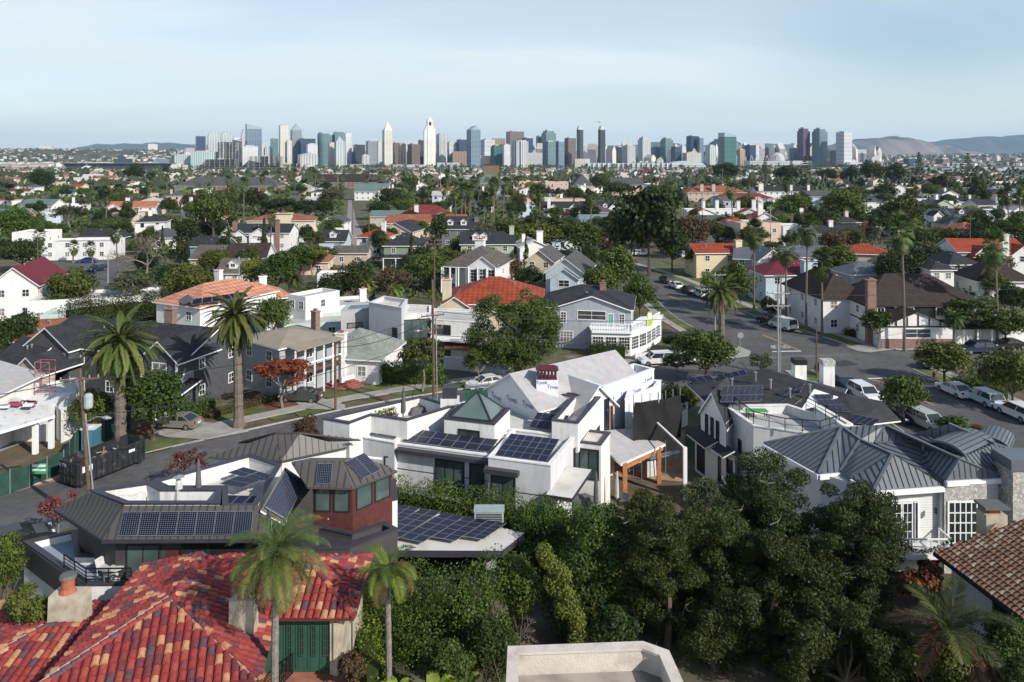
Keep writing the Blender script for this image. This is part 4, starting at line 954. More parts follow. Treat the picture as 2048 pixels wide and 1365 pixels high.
def chimney(o,x,y,z0,z1,s=.8,mat=None,world=False,cap=True,s2=None):
 mb=MB();s2=s2 or s*.7
 mb.box(x-s/2,x+s/2,y-s2/2,y+s2/2,z0,z1,0)
 if cap:mb.box(x-s*.58,x+s*.58,y-s2*.62,y+s2*.62,z1,z1+.14,0);mb.box(x-s*.25,x+s*.25,y-s2*.25,y+s2*.25,z1+.14,z1+.4,1)
 return mb.build('chimney',[mat or WALL['white'],M('flue',(.25,.1,.07),.8)],o,world=world)
def house(label,px,py,ze,wpx,dep,rot=0,roof='gx',wall='white',rm='grey',rise=None,anc='c',fl=None,chim=(),wins=True,dorm=(),wing=(),trim=True,group=None,solar_=None,small=False,desc=None,xyz=None,wm=None,porch=None,name='house',parapet=.5):
 t=R(rot);c,s=math.cos(t),math.sin(t)
 if xyz:x,d,w_=xyz
 else:
  d=(CH-ze)*F/(py-HY);w_=wpx*d/F/max(c,.5);x=(px-1024)*d/F
 if anc=='r':x,d=x-c*w_/2,d-s*w_/2
 if anc=='l':x,d=x+c*w_/2,d+s*w_/2
 o=thing(name,label,'house',(x,d,0),t,group);OCC.append((x-s*dep/2,d+c*dep/2,max(w_,dep)*.6))
 W=WALL[wall];RM=ROOF[rm];hw=w_/2;mb=MB();fl=fl or(2 if ze>4.6 else 1)
 rise=rise if rise is not None else(min(w_,dep)*(.22 if roof!='gy' else.28))
 if roof=='flat':
  mb.box(-hw,hw,0,dep,0,ze-parapet,0,1)
  for a in((-hw,hw,0,.25),(-hw,hw,dep-.25,dep),(-hw,-hw+.25,.25,dep-.25),(hw-.25,hw,.25,dep-.25)):mb.box(*a,ze-parapet,ze,0)
  mb.build('wall',[W,RM],o,world=False)
 else:
  mb.box(-hw,hw,0,dep,0,ze,0)
  if roof in('gx','gy'):gable_faces(mb,-hw,hw,0,dep,ze,rise,roof[1])
  mb.build('wall',W,o,world=False);r=MB()
  pitched(r,-hw,hw,0,dep,ze,rise,'x' if(roof=='gx' or(roof=='hip' and w_>=dep))else 'y',hip=1. if roof=='hip' else 0.)
  r.build('roof',[RM,TRIM if trim else RM],o,world=False)
 for wx,ww,wd,wz,wr in wing:
  g=MB();g.box(wx-ww/2,wx+ww/2,-wd,.4,0,wz);gable_faces(g,wx-ww/2,wx+ww/2,-wd,.4,wz,wr,'y');g.build('wall',W,o,world=False)
  r=MB();pitched(r,wx-ww/2,wx+ww/2,-wd,dep*.45,wz,wr,'y',.35);r.build('roof',[RM,TRIM if trim else RM],o,world=False)
  if wins:win(o,(wx-ww/2,-wd),(wx+ww/2,-wd),ww*.3,ww*.7,wz-1.8,wz-.4,2,2,world=False)
 if small:
  mb=MB()
  for f_ in range(fl):
   k=max(2,int(w_/3.5))
   for i in range(k):xx=-hw+w_*(i+.5)/k;zz=f_*3+1.;mb.box(xx-.55,xx+.55,-.05,0,zz,zz+1.4)
  if wins:mb.build('window',GLASS,o,world=False)
 elif wins:
  for f_ in range(fl):
   zb=.95+f_*(ze/fl);k=max(2,int(w_/3.6))
   for i in range(k):
    cx=w_*(i+.5)/k;win(o,(-hw,0),(hw,0),cx-.6,cx+.6,zb,zb+1.35,2,2,world=False)
   k=max(1,int(dep/4.5))
   side=((hw,0),(hw,dep))if c*(x+c*hw)+s*(d+s*hw)<0 else((-hw,dep),(-hw,0))
   for i in range(k):
    cx=dep*(i+.5)/k;win(o,*side,cx-.5,cx+.5,zb,zb+1.25,2,2,world=False)
 for dx in dorm:
  q=MB();dy=dep*.12;zb=ze+rise*.25;q.box(dx-.9,dx+.9,dy,dep*.4,zb,zb+1.3);gable_faces(q,dx-.9,dx+.9,dy,dep*.4,zb+1.3,.7,'y');dm=q.build('dormer',WALL['white'],o,world=False)
  r=MB();pitched(r,dx-.9,dx+.9,dy,dep*.45,zb+1.3,.7,'y',.22,.1);r.build('roof',[RM,TRIM],dm,world=False)
  win(dm,(dx-.9,dy),(dx+.9,dy),.35,1.45,zb+.3,zb+1.2,2,1,world=False)
 for ch in chim:chimney(o,ch[0]*hw,ch[1]*dep,0 if ch[2]>ze+rise-.5 else ze*.8,ch[2],ch[3],BRICK if len(ch)>4 else W)
 if d<250 and not small and roof!='flat':
  for i in range(2):
   q=MB();vx,vy=(rnd.uniform(-.25,.25)*w_,dep*rnd.uniform(.28,.42));zz=ze+(rise*vy/(dep/2)if roof!='gy' else rise*(1-abs(vx)/hw))*(.95 if roof!='hip' else.8);q.tube([(vx,vy,zz-.4),(vx,vy,zz+.35)],.1,7);q.tube([(vx,vy,zz+.35),(vx,vy,zz+.47)],.17,7);q.build('vent_pipe',VENT,o,world=False)
 if porch:
  pz,pd=porch;q=MB();q.slab([(-hw,-pd,pz-.25),(hw,-pd,pz-.25),(hw,0,pz+.35),(-hw,0,pz+.35)],.15,0,1);q.build('porch_roof',[RM,TRIM],o,world=False)
  k=max(3,int(w_/2.8))
  for i in range(k+1):q=MB();xx=-hw+.15+(w_-.3)*i/k;q.box(xx-.11,xx+.11,-pd+.05,-pd+.27,0,pz-.45);q.build('column',TRIM,o,world=False)
 if not label:AUTO.append((o,desc,x,d,ze))
 return o
H=house
H('long white flat-roofed house at the lane junction on the left',152,484,5,130,10,6,'flat','white','pale')
H('white upper block behind the long flat house on the left',58,465,7.5,64,9,6,'flat','white','pale')
H('dark-roofed white house with a red gable by the bare tree',192,473,5,62,8,4,'gx','white','dark',2,wing=[(6.5,3,1,5,1.6)])
H('white gabled house under a magenta metal roof at the left edge',27,570,6.2,84,14,14,'gy','white','magenta',3)
H('low house with red tile roof behind the white flat garage',122,601,3.4,78,6,8,'hip','white','maroon')
H('long white flat garage with rooftop unit left of the peach villa',182,597,4.2,215,9,16,'flat','white','pale')
H('low mint shed with flat pale roof before the white garage',138,628,3.2,100,6,14,'flat','mint','pale')
H('brown-roofed cottage with white eaves beside the long dark hedge',100,662,3.3,70,6,12,'gx','white','rust')
H('second brown-roofed cottage lower left of the first one',58,680,3.2,50,6,12,'gx','white','rust')
H('small orange-tiled house half hidden by the grey shingled house',60,716,3.4,60,7,10,'hip','cream','orange')
PV=H('cream villa with peach tile hip roof carrying solar panels',400,612,6.6,115,15,-27,'hip','white','peach',2.2,'r',chim=[(-.9,.75,9.6,1.1)])
H('white villa wing under peach tiles right of the solar panels',512,598,5.2,120,9,30,'hip','white','peach',2,chim=[(.35,.5,8,1.2)])
H('tall plain white box house right of the round hedge tree',611,594,6.2,44,7,-35,'flat','white','pale',anc='r')
H('low white flat house with small white chimney behind the grey modern house',692,611,4,96,8,20,'flat','white','pale',chim=[(.75,.3,6,1.1)])
H('mint-walled low flat extension left of the grey modern house',632,646,3,120,7,14,'flat','mint','pale')
H('dark hip-roofed house with mint balcony and white posts',806,490,6.2,76,9,0,'hip','green','dark',2.6,porch=(3.4,2.))
CH_=H('grey-roofed house with columned porches and a white pediment',944,529,6.3,108,13,-14,'hip','white','taupe',3,wing=[(2.9,5.6,2.4,6.3,2)],chim=[(-.2,.75,10.2,2.)],porch=(6.2,2.))
H('pale blue craftsman with grey gables and white barge boards',1130,545,5.5,76,14,-14,'gy','pblue','grey',2.8,wing=[(0,5.5,1.2,4.6,1.8)])
H('cream craftsman gables behind the rust-leaved tree',1078,522,5,56,12,-14,'gy','yellow','grey',2.4)
H('navy-roofed long house with white dormer and pale green wall',975,487,6,106,9,2,'gx','sage','dark',2.6,dorm=(-3,-1.),chim=[(.93,.4,10,1.2)])
H('white stucco cluster with fat chimneys right of the navy-roofed house',1068,493,5.4,56,9,10,'gy','white','pale',1.6,chim=[(.5,.2,9,1.6),(-.5,.5,8,1)])
H('dark shingled craftsman with two white dormers',919,457,6,72,10,0,'gx','dgrey','dark',3.4,dorm=(-3,1.2),chim=[(.92,.3,9,1.3)])
H('cream gabled house with charcoal roof left of the dark shingled craftsman',790,463,4.8,66,12,-12,'gy','cream','dark',2.8,wing=[(-3.5,4,1,4,1.2)])
H('long low hall under a terracotta roof behind the charcoal gables',850,446,5,158,12,0,'gx','pink','rust',2.6)
H('white house with broad maroon hip roof and twin white gables',848,429,6,100,12,0,'hip','white','maroon',3.4,wing=[(7,6,1,5.4,1.6)],chim=[(-.3,-.02,9.5,1.5)])
H('teal-roofed bungalow row end beside the alley',782,433,5,84,10,0,'gx','tan','teal',2,wing=[(2,6,2,4.4,1.5)])
H('white gabled cottage directly left of the alley',661,445,5,44,10,-8,'gy','white','grey',2.2)
H('charcoal roofed cottage with one white dormer left of the alley',664,481,4.4,52,8,0,'gx','pblue','dark',2.6,dorm=(0,))
H('long brown-roofed garage at the near end of the alley',700,505,3.4,68,6,0,'gx','tan','taupe',1.4)
H('pink cottage with terracotta pyramid roof',619,522,3.4,70,9,4,'hip','pink','rust',3.2)
H('white flat sheds at the foot of the terracotta pyramid',665,548,3.,60,5,6,'flat','white','pale')
H('sprawling taupe-roofed house left of the lime green tree',432,517,4,104,10,-4,'gx','tan','taupe',2.6)
H('brown-roofed wing with small white gable and chimney',492,514,4.4,76,9,4,'gx','white','brown',2.8,wing=[(0,2.6,1.4,4.6,1.8)],chim=[(.1,.6,8.3,1.3)])
H('grey front gable wing with white arched windows behind the street pole',458,545,3.,46,8,0,'gx','white','taupe',2.6,dorm=(.5,))
H('teal blue sided house with dark roof and white trim',413,492,5,70,8,0,'gx','blue','dark',1.8,wing=[(2.4,4,1,4,1.4)])
H('white gabled house with tan brick chimneys and blue balconies',522,465,5.6,112,10,0,'gx','white','dark',2.2,wing=[(0,6.2,1.4,5,2.),(-6,4,1,5,1.4)],chim=[(-.98,.1,8.6,1.2,1),(.6,-.02,9.2,1.2,1)])
H('tall white house with brown tile skirts and roof boxes',560,441,7,130,12,4,'hip','cream','rust',1.8,chim=[(.1,.1,9.2,5)])
H('white flat-roofed house behind the queen palms left of the alley',636,461,4,76,9,0,'flat','white','pale')
H('pale blue box house with one window behind the left olive trees',97,427,6,38,8,25,'flat','pblue','pale')
H('white gambrel house with long grey roof at the far left',70,412,5,72,10,-10,'gx','white','teal',3)
H('white house with red tile roof and pale pavilion top at left',262,414,5,90,10,8,'gx','white','orange',2.4,wing=[(-7,5,2,5,1.6)],chim=[(-.2,.2,9,1.6)])
H('cream pavilion with low white roof above the red tiles',300,402,7,36,10,8,'hip','cream','pale',1.5,porch=(6.5,2))
H('tan blank-walled house beside the dark left lane trees',237,427,6,36,9,-25,'flat','tan','pale')
H('yellow villa with a red tile roof edge and white chimney',1437,505,6,90,9,4,'gx','yellow','red',1.6,chim=[(.96,.1,8.6,1.5)])
H('low grey-roofed bungalow behind the yellow villa',1396,487,3.8,64,8,0,'gx','white','grey',1.8)
H('white gable house with seamed grey roof and lone palm in front',1545,521,5.4,56,12,0,'gy','white','seam',2.4)
H('grey porch wing left of the seamed white gable',1498,517,5.2,52,10,-18,'gx','grey','seam',2.)
H('seamed grey roof house behind the crimson-roofed villa',1622,513,4.6,90,9,0,'gx','white','seam',2.)
CR=H('pale blue villa with crimson hip roof and tall white chimney',1600,548,5.8,140,9,4,'hip','pblue','magenta',2.,chim=[(.22,-.06,8.4,2.6)])
H('low grey seamed roof with white lattice behind the tudor house',1745,547,3.4,90,8,6,'hip','grey','seam',2)
H('tan villa with red tile hip roof left of the round ficus',1733,507,6,88,10,-16,'hip','tan','red',1.8)
H('lower red-tiled wing in front of the tan villa',1772,520,3.8,64,7,14,'hip','tan','red',1.8)
H('plain white box house with black roof right of the round ficus',1885,538,6,46,8,0,'hip','white','dark',1.)
H('white house with charcoal hip roof behind the plain box house',1930,527,5.4,64,9,6,'hip','white','dark',2)
H('big white mission house with red gables at the right edge',1985,503,6.6,132,10,-4,'gx','white','red',2.4,wing=[(-3.2,5,2.2,5.6,2.2),(6,5,1.6,6.2,2)],chim=[(.28,-.1,10.5,1.4)])
H('dark brown hip-roofed house at the right edge behind shaggy palms',2012,560,3.8,110,10,-4,'hip','white','brown',3.4)
H('pink flat-topped villa with balconies among the mid palms',1522,446,8,84,12,6,'flat','pink','pale')
H('small red-hipped pink tower left of the pink flat villa',1475,447,7,38,8,6,'hip','pink','red',1.8)
H('white red-tiled gable house behind the pink flat villa',1532,437,8,40,9,0,'gy','white','red',1.8,chim=[(-.4,.2,13,1.6)])
H('white stepped villa with arched windows under the round trees',1588,452,7,44,9,0,'flat','white','pale')
H('white red-topped house squeezed left of the round twin trees',1618,438,6.5,40,8,0,'hip','white','red',1.6,chim=[(-.6,.2,10,1.2)])
H('long white row of flat houses with four chimneys',1452,420,6,156,10,0,'flat','white','pale',chim=[(-.55,.2,9.5,1.4),(-.2,.2,9.8,1.4),(.35,.2,9.5,1.4),(.75,.2,10,1.6)])
H('white red-tiled gable standing before the flat row, left one',1410,428,5.4,48,8,6,'gy','white','red',2)
H('white red-tiled gable standing before the flat row, right one',1502,428,5.6,46,8,-6,'gy','white','red',2)
H('wide slate-grey roof below the white flat row',1424,449,4.6,66,12,0,'gx','grey','grey',2.8)
H('pale blue hut below the wide slate-grey roof',1444,455,3.6,40,7,0,'gx','pblue','blue',1.6)
H('long crimson-roofed clinic behind the cypress row',1492,397,5,116,14,0,'hip','white','maroon',2.6,wing=[(6,10,2,4,2.2)])
H('long brown-roofed apartment with white chimneys beyond the cypress row',1434,385,6,118,16,0,'hip','tan','rust',4,chim=[(-.5,.1,11,2),(-.1,.1,11,2)])
H('long charcoal roofs with white chimneys behind the first round tree',1572,383,6,116,14,0,'gx','white','dark',3,chim=[(-.85,.1,11,3),(.2,.1,10,1.6),(.8,.1,10,1.6)])
H('charcoal-roofed house with two dormers and white end gable',1197,420,6,68,11,0,'gx','white','dark',3.4,dorm=(-3,3),wing=[(6.4,6,1.4,6,3)])
H('cream flat apartment block trimmed with red tile',1112,399,7,116,12,0,'flat','cream','orange',parapet=.2)
H('plain cream stair block in front of the red-trimmed apartments',1100,396,8,22,8,0,'flat','cream','pale')
H('white dark-roofed pair below the cream stair block',1124,416,5.4,70,9,0,'gx','white','dark',2.6,wing=[(-4,4,1.4,5.4,1.8),(5,4,1.4,5.4,1.8)],chim=[(-.75,-.1,10,1.4)])
H('white house under a slate blue roof left of the tall street pines',1192,442,4.4,56,10,8,'gx','white','blue',2)
H('small red roof left of the slate blue roof',1146,429,4,36,8,0,'hip','white','maroon',2)
H('pale pink gate house beside the tall street pines',1214,468,4,22,6,0,'flat','pink','rust')
SCH=H('long grey hip-roofed school hall left of the palms',452,372,5,208,26,0,'hip','brown','grey',7)
H('long brown hip-roofed school hall with floodlights',685,365,6,172,26,0,'hip','brown','brown',7)
H('grey teal pyramid-roofed hall with lantern in mid town',978,367,5,76,40,0,'hip','brown','teal',9,chim=[(.1,.5,22,14)])
H('dull grey pyramid roof beside the dark round tree',1166,371,8,40,26,0,'hip','pink','grey',8)
H('long low brick range between the two pyramid roofs',1082,364,8,110,14,0,'flat','pink','pale')
H('crimson-roofed shed below the great white hotel tower',885,368,5,42,20,0,'gx','tan','maroon',4)
H('grey hall roof behind the tall street pines',1256,370,8,64,24,0,'gx','tan','grey',5)
H('white red-gabled twin houses below the tents',1290,347,9,40,18,0,'gx','white','maroon',4,wing=[(-10,9,3,9,5),(12,9,3,9,5)])
H('teal grey roofed house with white gables above the alley',742,383,6,66,14,0,'gx','white','teal',5,wing=[(9,8,2,6,3)])
H('white gabled house right of the teal grey roof above the alley',786,396,5,32,12,-15,'gy','white','grey',3)
H('green shingled house with a white arched attic at right',1882,412,7,46,10,0,'gx','sage','dark',2.4,wing=[(1,8,1,7.5,2)])
H('charcoal house with paired white gables under the green house',1893,430,5,40,9,0,'gx','white','dark',2.2,wing=[(-4,4,1.6,4.8,1.8),(1.6,4,1.6,4.8,1.8)])
H('charcoal cross-gabled house right of the paired gables',1942,432,5,70,10,0,'gx','white','dark',2.6,wing=[(5,5,2,5,2)],dorm=(-3,))
H('wide grey hip roofs with one dormer below the charcoal cross gable',1948,449,4.6,100,10,0,'hip','white','grey',3,dorm=(6,))
H('white stepped house with maroon gable at the far right',2018,421,6,66,9,0,'flat','white','pale',wing=[(4,5,1,6,1.6)])
H('white blank gable house behind the charcoal cross gable',1975,410,6,44,9,14,'gx','white','dark',2.2)
H('dark blue modern block at the far right edge',2032,379,8,60,14,0,'flat','blue','pale')
H('cream low flat building in front of the grey hip at right',1972,377,5,50,14,0,'flat','cream','pale')
H('wide cream flat block behind the grey hip at right',2010,364,7,48,14,0,'flat','white','pale')
H('brown grey hip roof among cream blocks at right',1978,372,5,44,12,0,'hip','tan','taupe',4)
H('cream house with red end roof right of the round twin trees',1822,376,6,44,12,0,'flat','cream','orange',chim=[(.9,.3,8,3)])
H('white terrace house with crimson roof between the round trees',1752,408,6,44,10,0,'flat','white','red')
H('dark gabled house left of the third round tree',1775,398,5,28,10,0,'gx','white','dark',3)
H('pale grey-roofed house right of the first round tree',1640,393,6,50,12,0,'gx','pblue','grey',3)
H('red brick terraces below the dark conifers at right',1885,353,9,48,16,0,'flat','pink','maroon')
H('pink flat terrace right of the red brick terraces',1945,354,8,40,16,0,'flat','pink','pale')
def town_fill():
 rng=random.Random(5);cols=['white']*14+['cream','tan','pink','pblue','grey'];rcol=['dark','grey','taupe','red','maroon','rust','teal','pale','dark','grey','brown','dark']
 nm={'dark':'charcoal','rust':'terracotta','red':'red tile','orange':'orange tile','pale':'pale','teal':'teal grey','pblue':'light blue','dgrey':'slate'}
 n=0;tries=0
 while n<200 and tries<9000:
  tries+=1
  py=rng.choice([rng.uniform(348,372),rng.uniform(355,400),rng.uniform(380,440),rng.uniform(420,520)]);d=42000/(py-HY);px=rng.uniform(-30,2090);x=(px-1024)*d/F
  if d<215 or d>1350:continue
  if abs(px-712)<24 and d<700:continue
  u=x*math.cos(R(14))+d*math.sin(R(14));v=-x*math.sin(R(14))+d*math.cos(R(14));v=round(v/31)*31+rng.uniform(-3,3)
  x=u*math.cos(R(14))-v*math.sin(R(14));d=u*math.sin(R(14))+v*math.cos(R(14));w_=rng.uniform(8,14)
  if any((x-a)**2+(d+5-b)**2<(c+w_*.6)**2 for a,b,c in OCC):continue
  two=rng.random()<.5;rf=rng.choice(['gx','gy','hip','hip','gx','flat']);wc,rc=rng.choice(cols),rng.choice(rcol)
  if rf=='flat':rc='pale'
  sty={'gx':'long gabled house','gy':'gable-fronted house','hip':'hip-roofed house','flat':'flat-roofed house'}[rf]
  ds=f"{nm.get(wc, wc)} {'two-storey ' if two else ''}{sty}"+('' if rf=='flat' else f" with {nm.get(rc, rc)} roof")
  house(None,0,0,rng.uniform(5.4,6.6)if two else rng.uniform(3.2,4),0,rng.uniform(7,11),rng.choice([14,14,0,-8,10])+rng.uniform(-4,4),rf,wc,rc,small=True,desc=ds,xyz=(x,d,w_),chim=[(rng.uniform(-.6,.6),.4,(9.6 if two else 7),1.2)]if rng.random()<.5 else())
  n+=1
town_fill()
SOL=M('solar_cells',(.006,.008,.022),.3,scale=.6,amt=.2,kind='solar',p=(8,12,1),spec=.35)
SOLB=M('solar_blue',(.008,.01,.028),.32,scale=.6,amt=.15,kind='solar',p=(6,10,0),spec=.35)
SOLF=M('solar_film',(.02,.024,.05),.2,scale=.6,amt=.15,kind='solar',p=(1,1,0),spec=.6)
SEAMB=M('seam_brown',(.075,.068,.064),.5,scale=.7,amt=.12,spec=.4);SEAMG=M('seam_slate',(.105,.122,.138),.42,scale=.7,amt=.1,spec=.5);SEAMD=M('seam_rib',(.03,.035,.042),.5,scale=2,amt=.1)
COPE=M('coping_dark',(.045,.042,.055),.5,scale=2,amt=.12);MEMB=M('roof_membrane',(.58,.56,.52),.85,scale=.7,amt=.1,kind='ground',p=[((.42,.38,.32),.45,.52,.75)])
PANEL=M('render_panel',(.6,.6,.61),.75,scale=1,amt=.05,bump=.05,kind='streak',p=((.38,.37,.36),.5));WSTUC=M('white_stucco',(.73,.72,.7),.85,scale=1.2,amt=.06,bump=.12,bscale=30,kind='streak',p=((.42,.4,.36),.55))
WOODR=M('red_wood',(.095,.028,.024),.6,scale=3,amt=.25,kind='siding',p=.14);DFRAME=M('dark_frame',(.025,.025,.028),.4,scale=5,amt=.1);DWALL=M('dark_cladding',(.055,.05,.05),.7,scale=1.5,amt=.15)
SHING=M('grey_shingle',(.075,.078,.085),.85,scale=3,amt=.2,kind='siding',p=.2);SIDW=M('white_siding',(.74,.74,.73),.6,scale=2,amt=.04,kind='siding',p=.17)
STONE=M('pale_stone',(.46,.44,.41),.85,scale=4,amt=.15,kind='stone',p=5.2,bump=.4);GLASSG=M('green_glass',(.06,.09,.085),.05,scale=.5,amt=.5,spec=.7);GLASSC=M('clear_rail',(.25,.3,.3),.1,scale=1,amt=.1)
BLACKM=M('black_metal',(.02,.02,.022),.45,metal=.3,scale=5,amt=.1);COVER=M('grey_cover',(.1,.1,.105),.8,scale=3,amt=.2,bump=.3,bscale=6);COVERW=M('pale_cover',(.5,.5,.49),.8,scale=3,amt=.12,bump=.4,bscale=5)
def Wp(pts):return[P(*p)for p in pts]
def inset(pts,t):
 n=len(pts);a=sum(pts[i].x*pts[(i+1)%n].y-pts[(i+1)%n].x*pts[i].y for i in range(n));sg=1 if a>0 else-1;out=[]
 for i in range(n):
  e0=(pts[i]-pts[i-1]).normalized();e1=(pts[(i+1)%n]-pts[i]).normalized()
  n0,n1=Vector((-e0.y,e0.x,0))*sg,Vector((-e1.y,e1.x,0))*sg;b=n0+n1
  out.append(pts[i]+b*(t/max(b.length_squared*.5,.25)))
 return out
def flat(o,pts,z,zb,wall,cope=None,deck=None,par=.6,t=.25,px=True):
 """flat-roofed block: walls, parapet, coping, sunken roof deck; pts are photo points at the parapet top"""
 w_=[P(p[0],p[1],z)for p in pts]if px else[Vector((p[0],p[1],z))for p in pts]
 w_=[Vector((p.x,p.y,0))for p in w_];n=len(w_)
 if sum(w_[i].x*w_[(i+1)%n].y-w_[(i+1)%n].x*w_[i].y for i in range(n))<0:w_=w_[::-1]
 q=inset(w_,t);up=lambda L_,h:[p+Vector((0,0,h))for p in L_]
 mb=MB();ring=[(i,(i+1)%n,n+(i+1)%n,n+i)for i in range(n)]
 mb.add(up(w_,zb)+up(w_,z),ring,0);mb.add(up(q,z-par)+up(q,z),[r[::-1]for r in ring],0)
 mb.build('wall',wall,o)
 mb=MB();a,b=inset(w_,-.05),inset(w_,t+.05)
 mb.add(up(a,z)+up(a,z+.09),ring,0);mb.add(up(a,z+.09)+up(b,z+.09),ring,0);mb.add(up(b,z)+up(b,z+.09),[r[::-1]for r in ring],0);mb.add(up(a,z)+up(b,z),[r[::-1]for r in ring],0)
 mb.build('coping',cope or wall,o);mb=MB();mb.poly(up(q,z-par));mb.build('roof_deck',deck or MEMB,o)
 return w_
def slope(o,pts,m=None,rib=.45,name='roof',t=.12,mr=None):
 mb=MB();w_=Wp(pts)if not isinstance(pts[0],Vector)else pts
 if rib:seam_roof(mb,w_,rib,.05,0,1,t);mb.build(name,[m,mr or SEAMD],o)
 else:mb.slab(w_,t,0,1);mb.build(name,[m,TRIM],o)
 return w_
def wallq(o,pts,z0,m,name='wall',t=.2):
 """wall run along world points (x,y,ztop) down to z0"""
 mb=MB()
 for a,b in zip(pts[:-1],pts[1:]):
  a,b=Vector(a),Vector(b);mb.add([(a.x,a.y,z0),(b.x,b.y,z0),b,a],[(0,1,2,3)]);d=(b-a);d.z=0;d.normalize();k=Vector((-d.y,d.x,0))*t
  mb.add([(a.x+k.x,a.y+k.y,z0),(b.x+k.x,b.y+k.y,z0),b+k,a+k,a,b],[(3,2,1,0),(3,4,5,2)])
 return mb.build(name,m,o)
def rail(o,pts,h=1.,n=5,m=None,step=1.2,name='railing',r=.035):
 mb=MB();m=m or BLACKM;pts=[Vector(p)for p in pts]
 for a,b in zip(pts[:-1],pts[1:]):
  L_=(b-a).length;k=max(1,int(L_/step))
  for i in range(k+1):q=a.lerp(b,i/k);mb.bar(q,q+Vector((0,0,h)),r*1.4,r*1.4)
  for j in range(1,n+1):e=Vector((0,0,h*j/n));mb.bar(a+e,b+e,r if j<n else r*1.8,r if j<n else r*1.8)
 return mb.build(name,m,o)
def at0(label,cat,px,py,z=0,name='house'):q=P(px,py,z);return thing(name,label,cat,(q.x,q.y,0))
def leafy(name,label,cat,pts,r,n,m,sz=.12,seed=3):
 rng=np.random.default_rng(seed);o=thing(name,label,cat,pts[0]);V,Fq=foliage([(p[0]-pts[0][0],p[1]-pts[0][1],p[2]-pts[0][2],r,r)for p in pts],n,sz,rng);link(bpy.data.objects.new('foliage',np_mesh('foliage',V,Fq,LEAF[m])),o);return o
TILES=[M('tile_'+k,c,.75,scale=6,amt=.25)for k,c in{'red':(.25,.035,.032),'brick':(.29,.055,.042),'wine':(.14,.033,.042),'rust':(.2,.035,.033),'plum':(.1,.05,.065),'tan':(.44,.21,.11)}.items()]+[M('tile_bed',(.12,.03,.025),.9)]
A=at0('near house under a mottled red barrel tile roof with two stucco chimneys','house',400,1250,5)
r_=np.random.default_rng(4)
a1,a2=Vector((-16.2,39.3,7.2)),Vector((-16.,35.4,7.2));c1,c2,c3,c4=Vector((-19.7,31.2,5.9)),Vector((-10.85,32.5,5.35)),Vector((-12.4,41,5.3)),Vector((-19.8,40.3,6))
for q in([a1,a2,c1,c4],[a2,c1,c2],[a1,a2,c2,c3],[a1,c3,c4]):barrel_roof('roof',q,A,TILES,rng=r_)
w1,w2=Vector((-16.2,39.4,6.75)),Vector((-10.6,39.4,6.75));v=[Vector((-16.2,36.5,5.55)),Vector((-7.7,36.5,5.55)),Vector((-7.9,42.3,5.55)),Vector((-16.2,42.3,5.55))]
for q in([w1,w2,v[1],v[0]],[w2,v[1],v[2]],[w1,w2,v[2],v[3]]):barrel_roof('roof',q,A,TILES,rng=r_)
l1,l2=Vector((-22.8,36.8,5)),Vector((-19.3,36.8,5));x1,x2,x3,x4=Vector((-28.2,30.4,3.4)),Vector((-19.3,30.4,3.4)),Vector((-19.3,40,4.2)),Vector((-27,40.5,4))
for q in([l1,l2,x2,x1],[l1,x1,x4],[l1,l2,x3,x4]):barrel_roof('roof',q,A,TILES,rng=r_)
mb=MB()
for L_ in(((a2,c1),(a2,c2),(a1,a2),(a1,c4)),((w2,v[1]),(w1,w2),(w2,v[2])),((l1,x1),(l1,l2))):
 mb=MB()
 for p,q in L_:barrel_line(mb,p,q,r_)
 mb.build('ridge_tiles',TILES,A)
mb=MB()
for p,q in((a2,c1),(l1,x1),(a2,c2)):mb.bar(p+Vector((-.18,0,.06)),q+Vector((-.18,0,.06)),.16,.12)
mb.build('mortar',M('mortar',(.46,.4,.35),.95,scale=6,amt=.2),A)
STUC=M('stucco_buff',(.45,.39,.3),.95,scale=1.5,amt=.25,bump=.5,bscale=14,kind='ground',p=[((.3,.25,.19),.9,.5,.75)])
mb=MB();mb.box(-19.2,-12.2,32.9,40,0,5.3);mb.box(-16,-8.3,37.1,41.7,0,5.5);mb.box(-27.5,-19.3,31.2,39.5,0,3.5);mb.build('wall',STUC,A)
mb=MB();mb.box(-8.95,-8.35,36.85,37.6,0,5.3);mb.box(-8.75,-8.55,36.75,36.85,2.6,5.2);mb.build('pilaster',STUC,A)
GREENP=M('green_paint',(.025,.085,.06),.5,scale=4,amt=.15)
for i in range(5):
 x=-11.75+i*.6;d_=win(A,(x,37.05),(x+.58,37.05),0,1,2.65,5.1,1,1,GREENP,GREENP,.1,name='door')
 win(d_,(x,36.99),(x+.58,36.99),.06,.52,3.45,4.98,2,4,GREENP,GLASS,.04,name='glazing',mw=.03)
mb=MB();mb.box(-12.3,-8.95,36.95,37.1,5.1,5.35);mb.box(-12.3,-11.92,36.95,37.1,2.6,5.1);mb.build('lintel',GREENP,A)
mb=MB();mb.box(-13.5,-8,33,37.05,0,2.6,1,0);mb.build('terrace',[M('terrace_tile',(.3,.12,.075),.8,scale=2,amt=.25),STUC],A);rail(A,[(-11.6,34.8,2.0),(-10.8,36.9,2.6)],1.,2,None,.14)
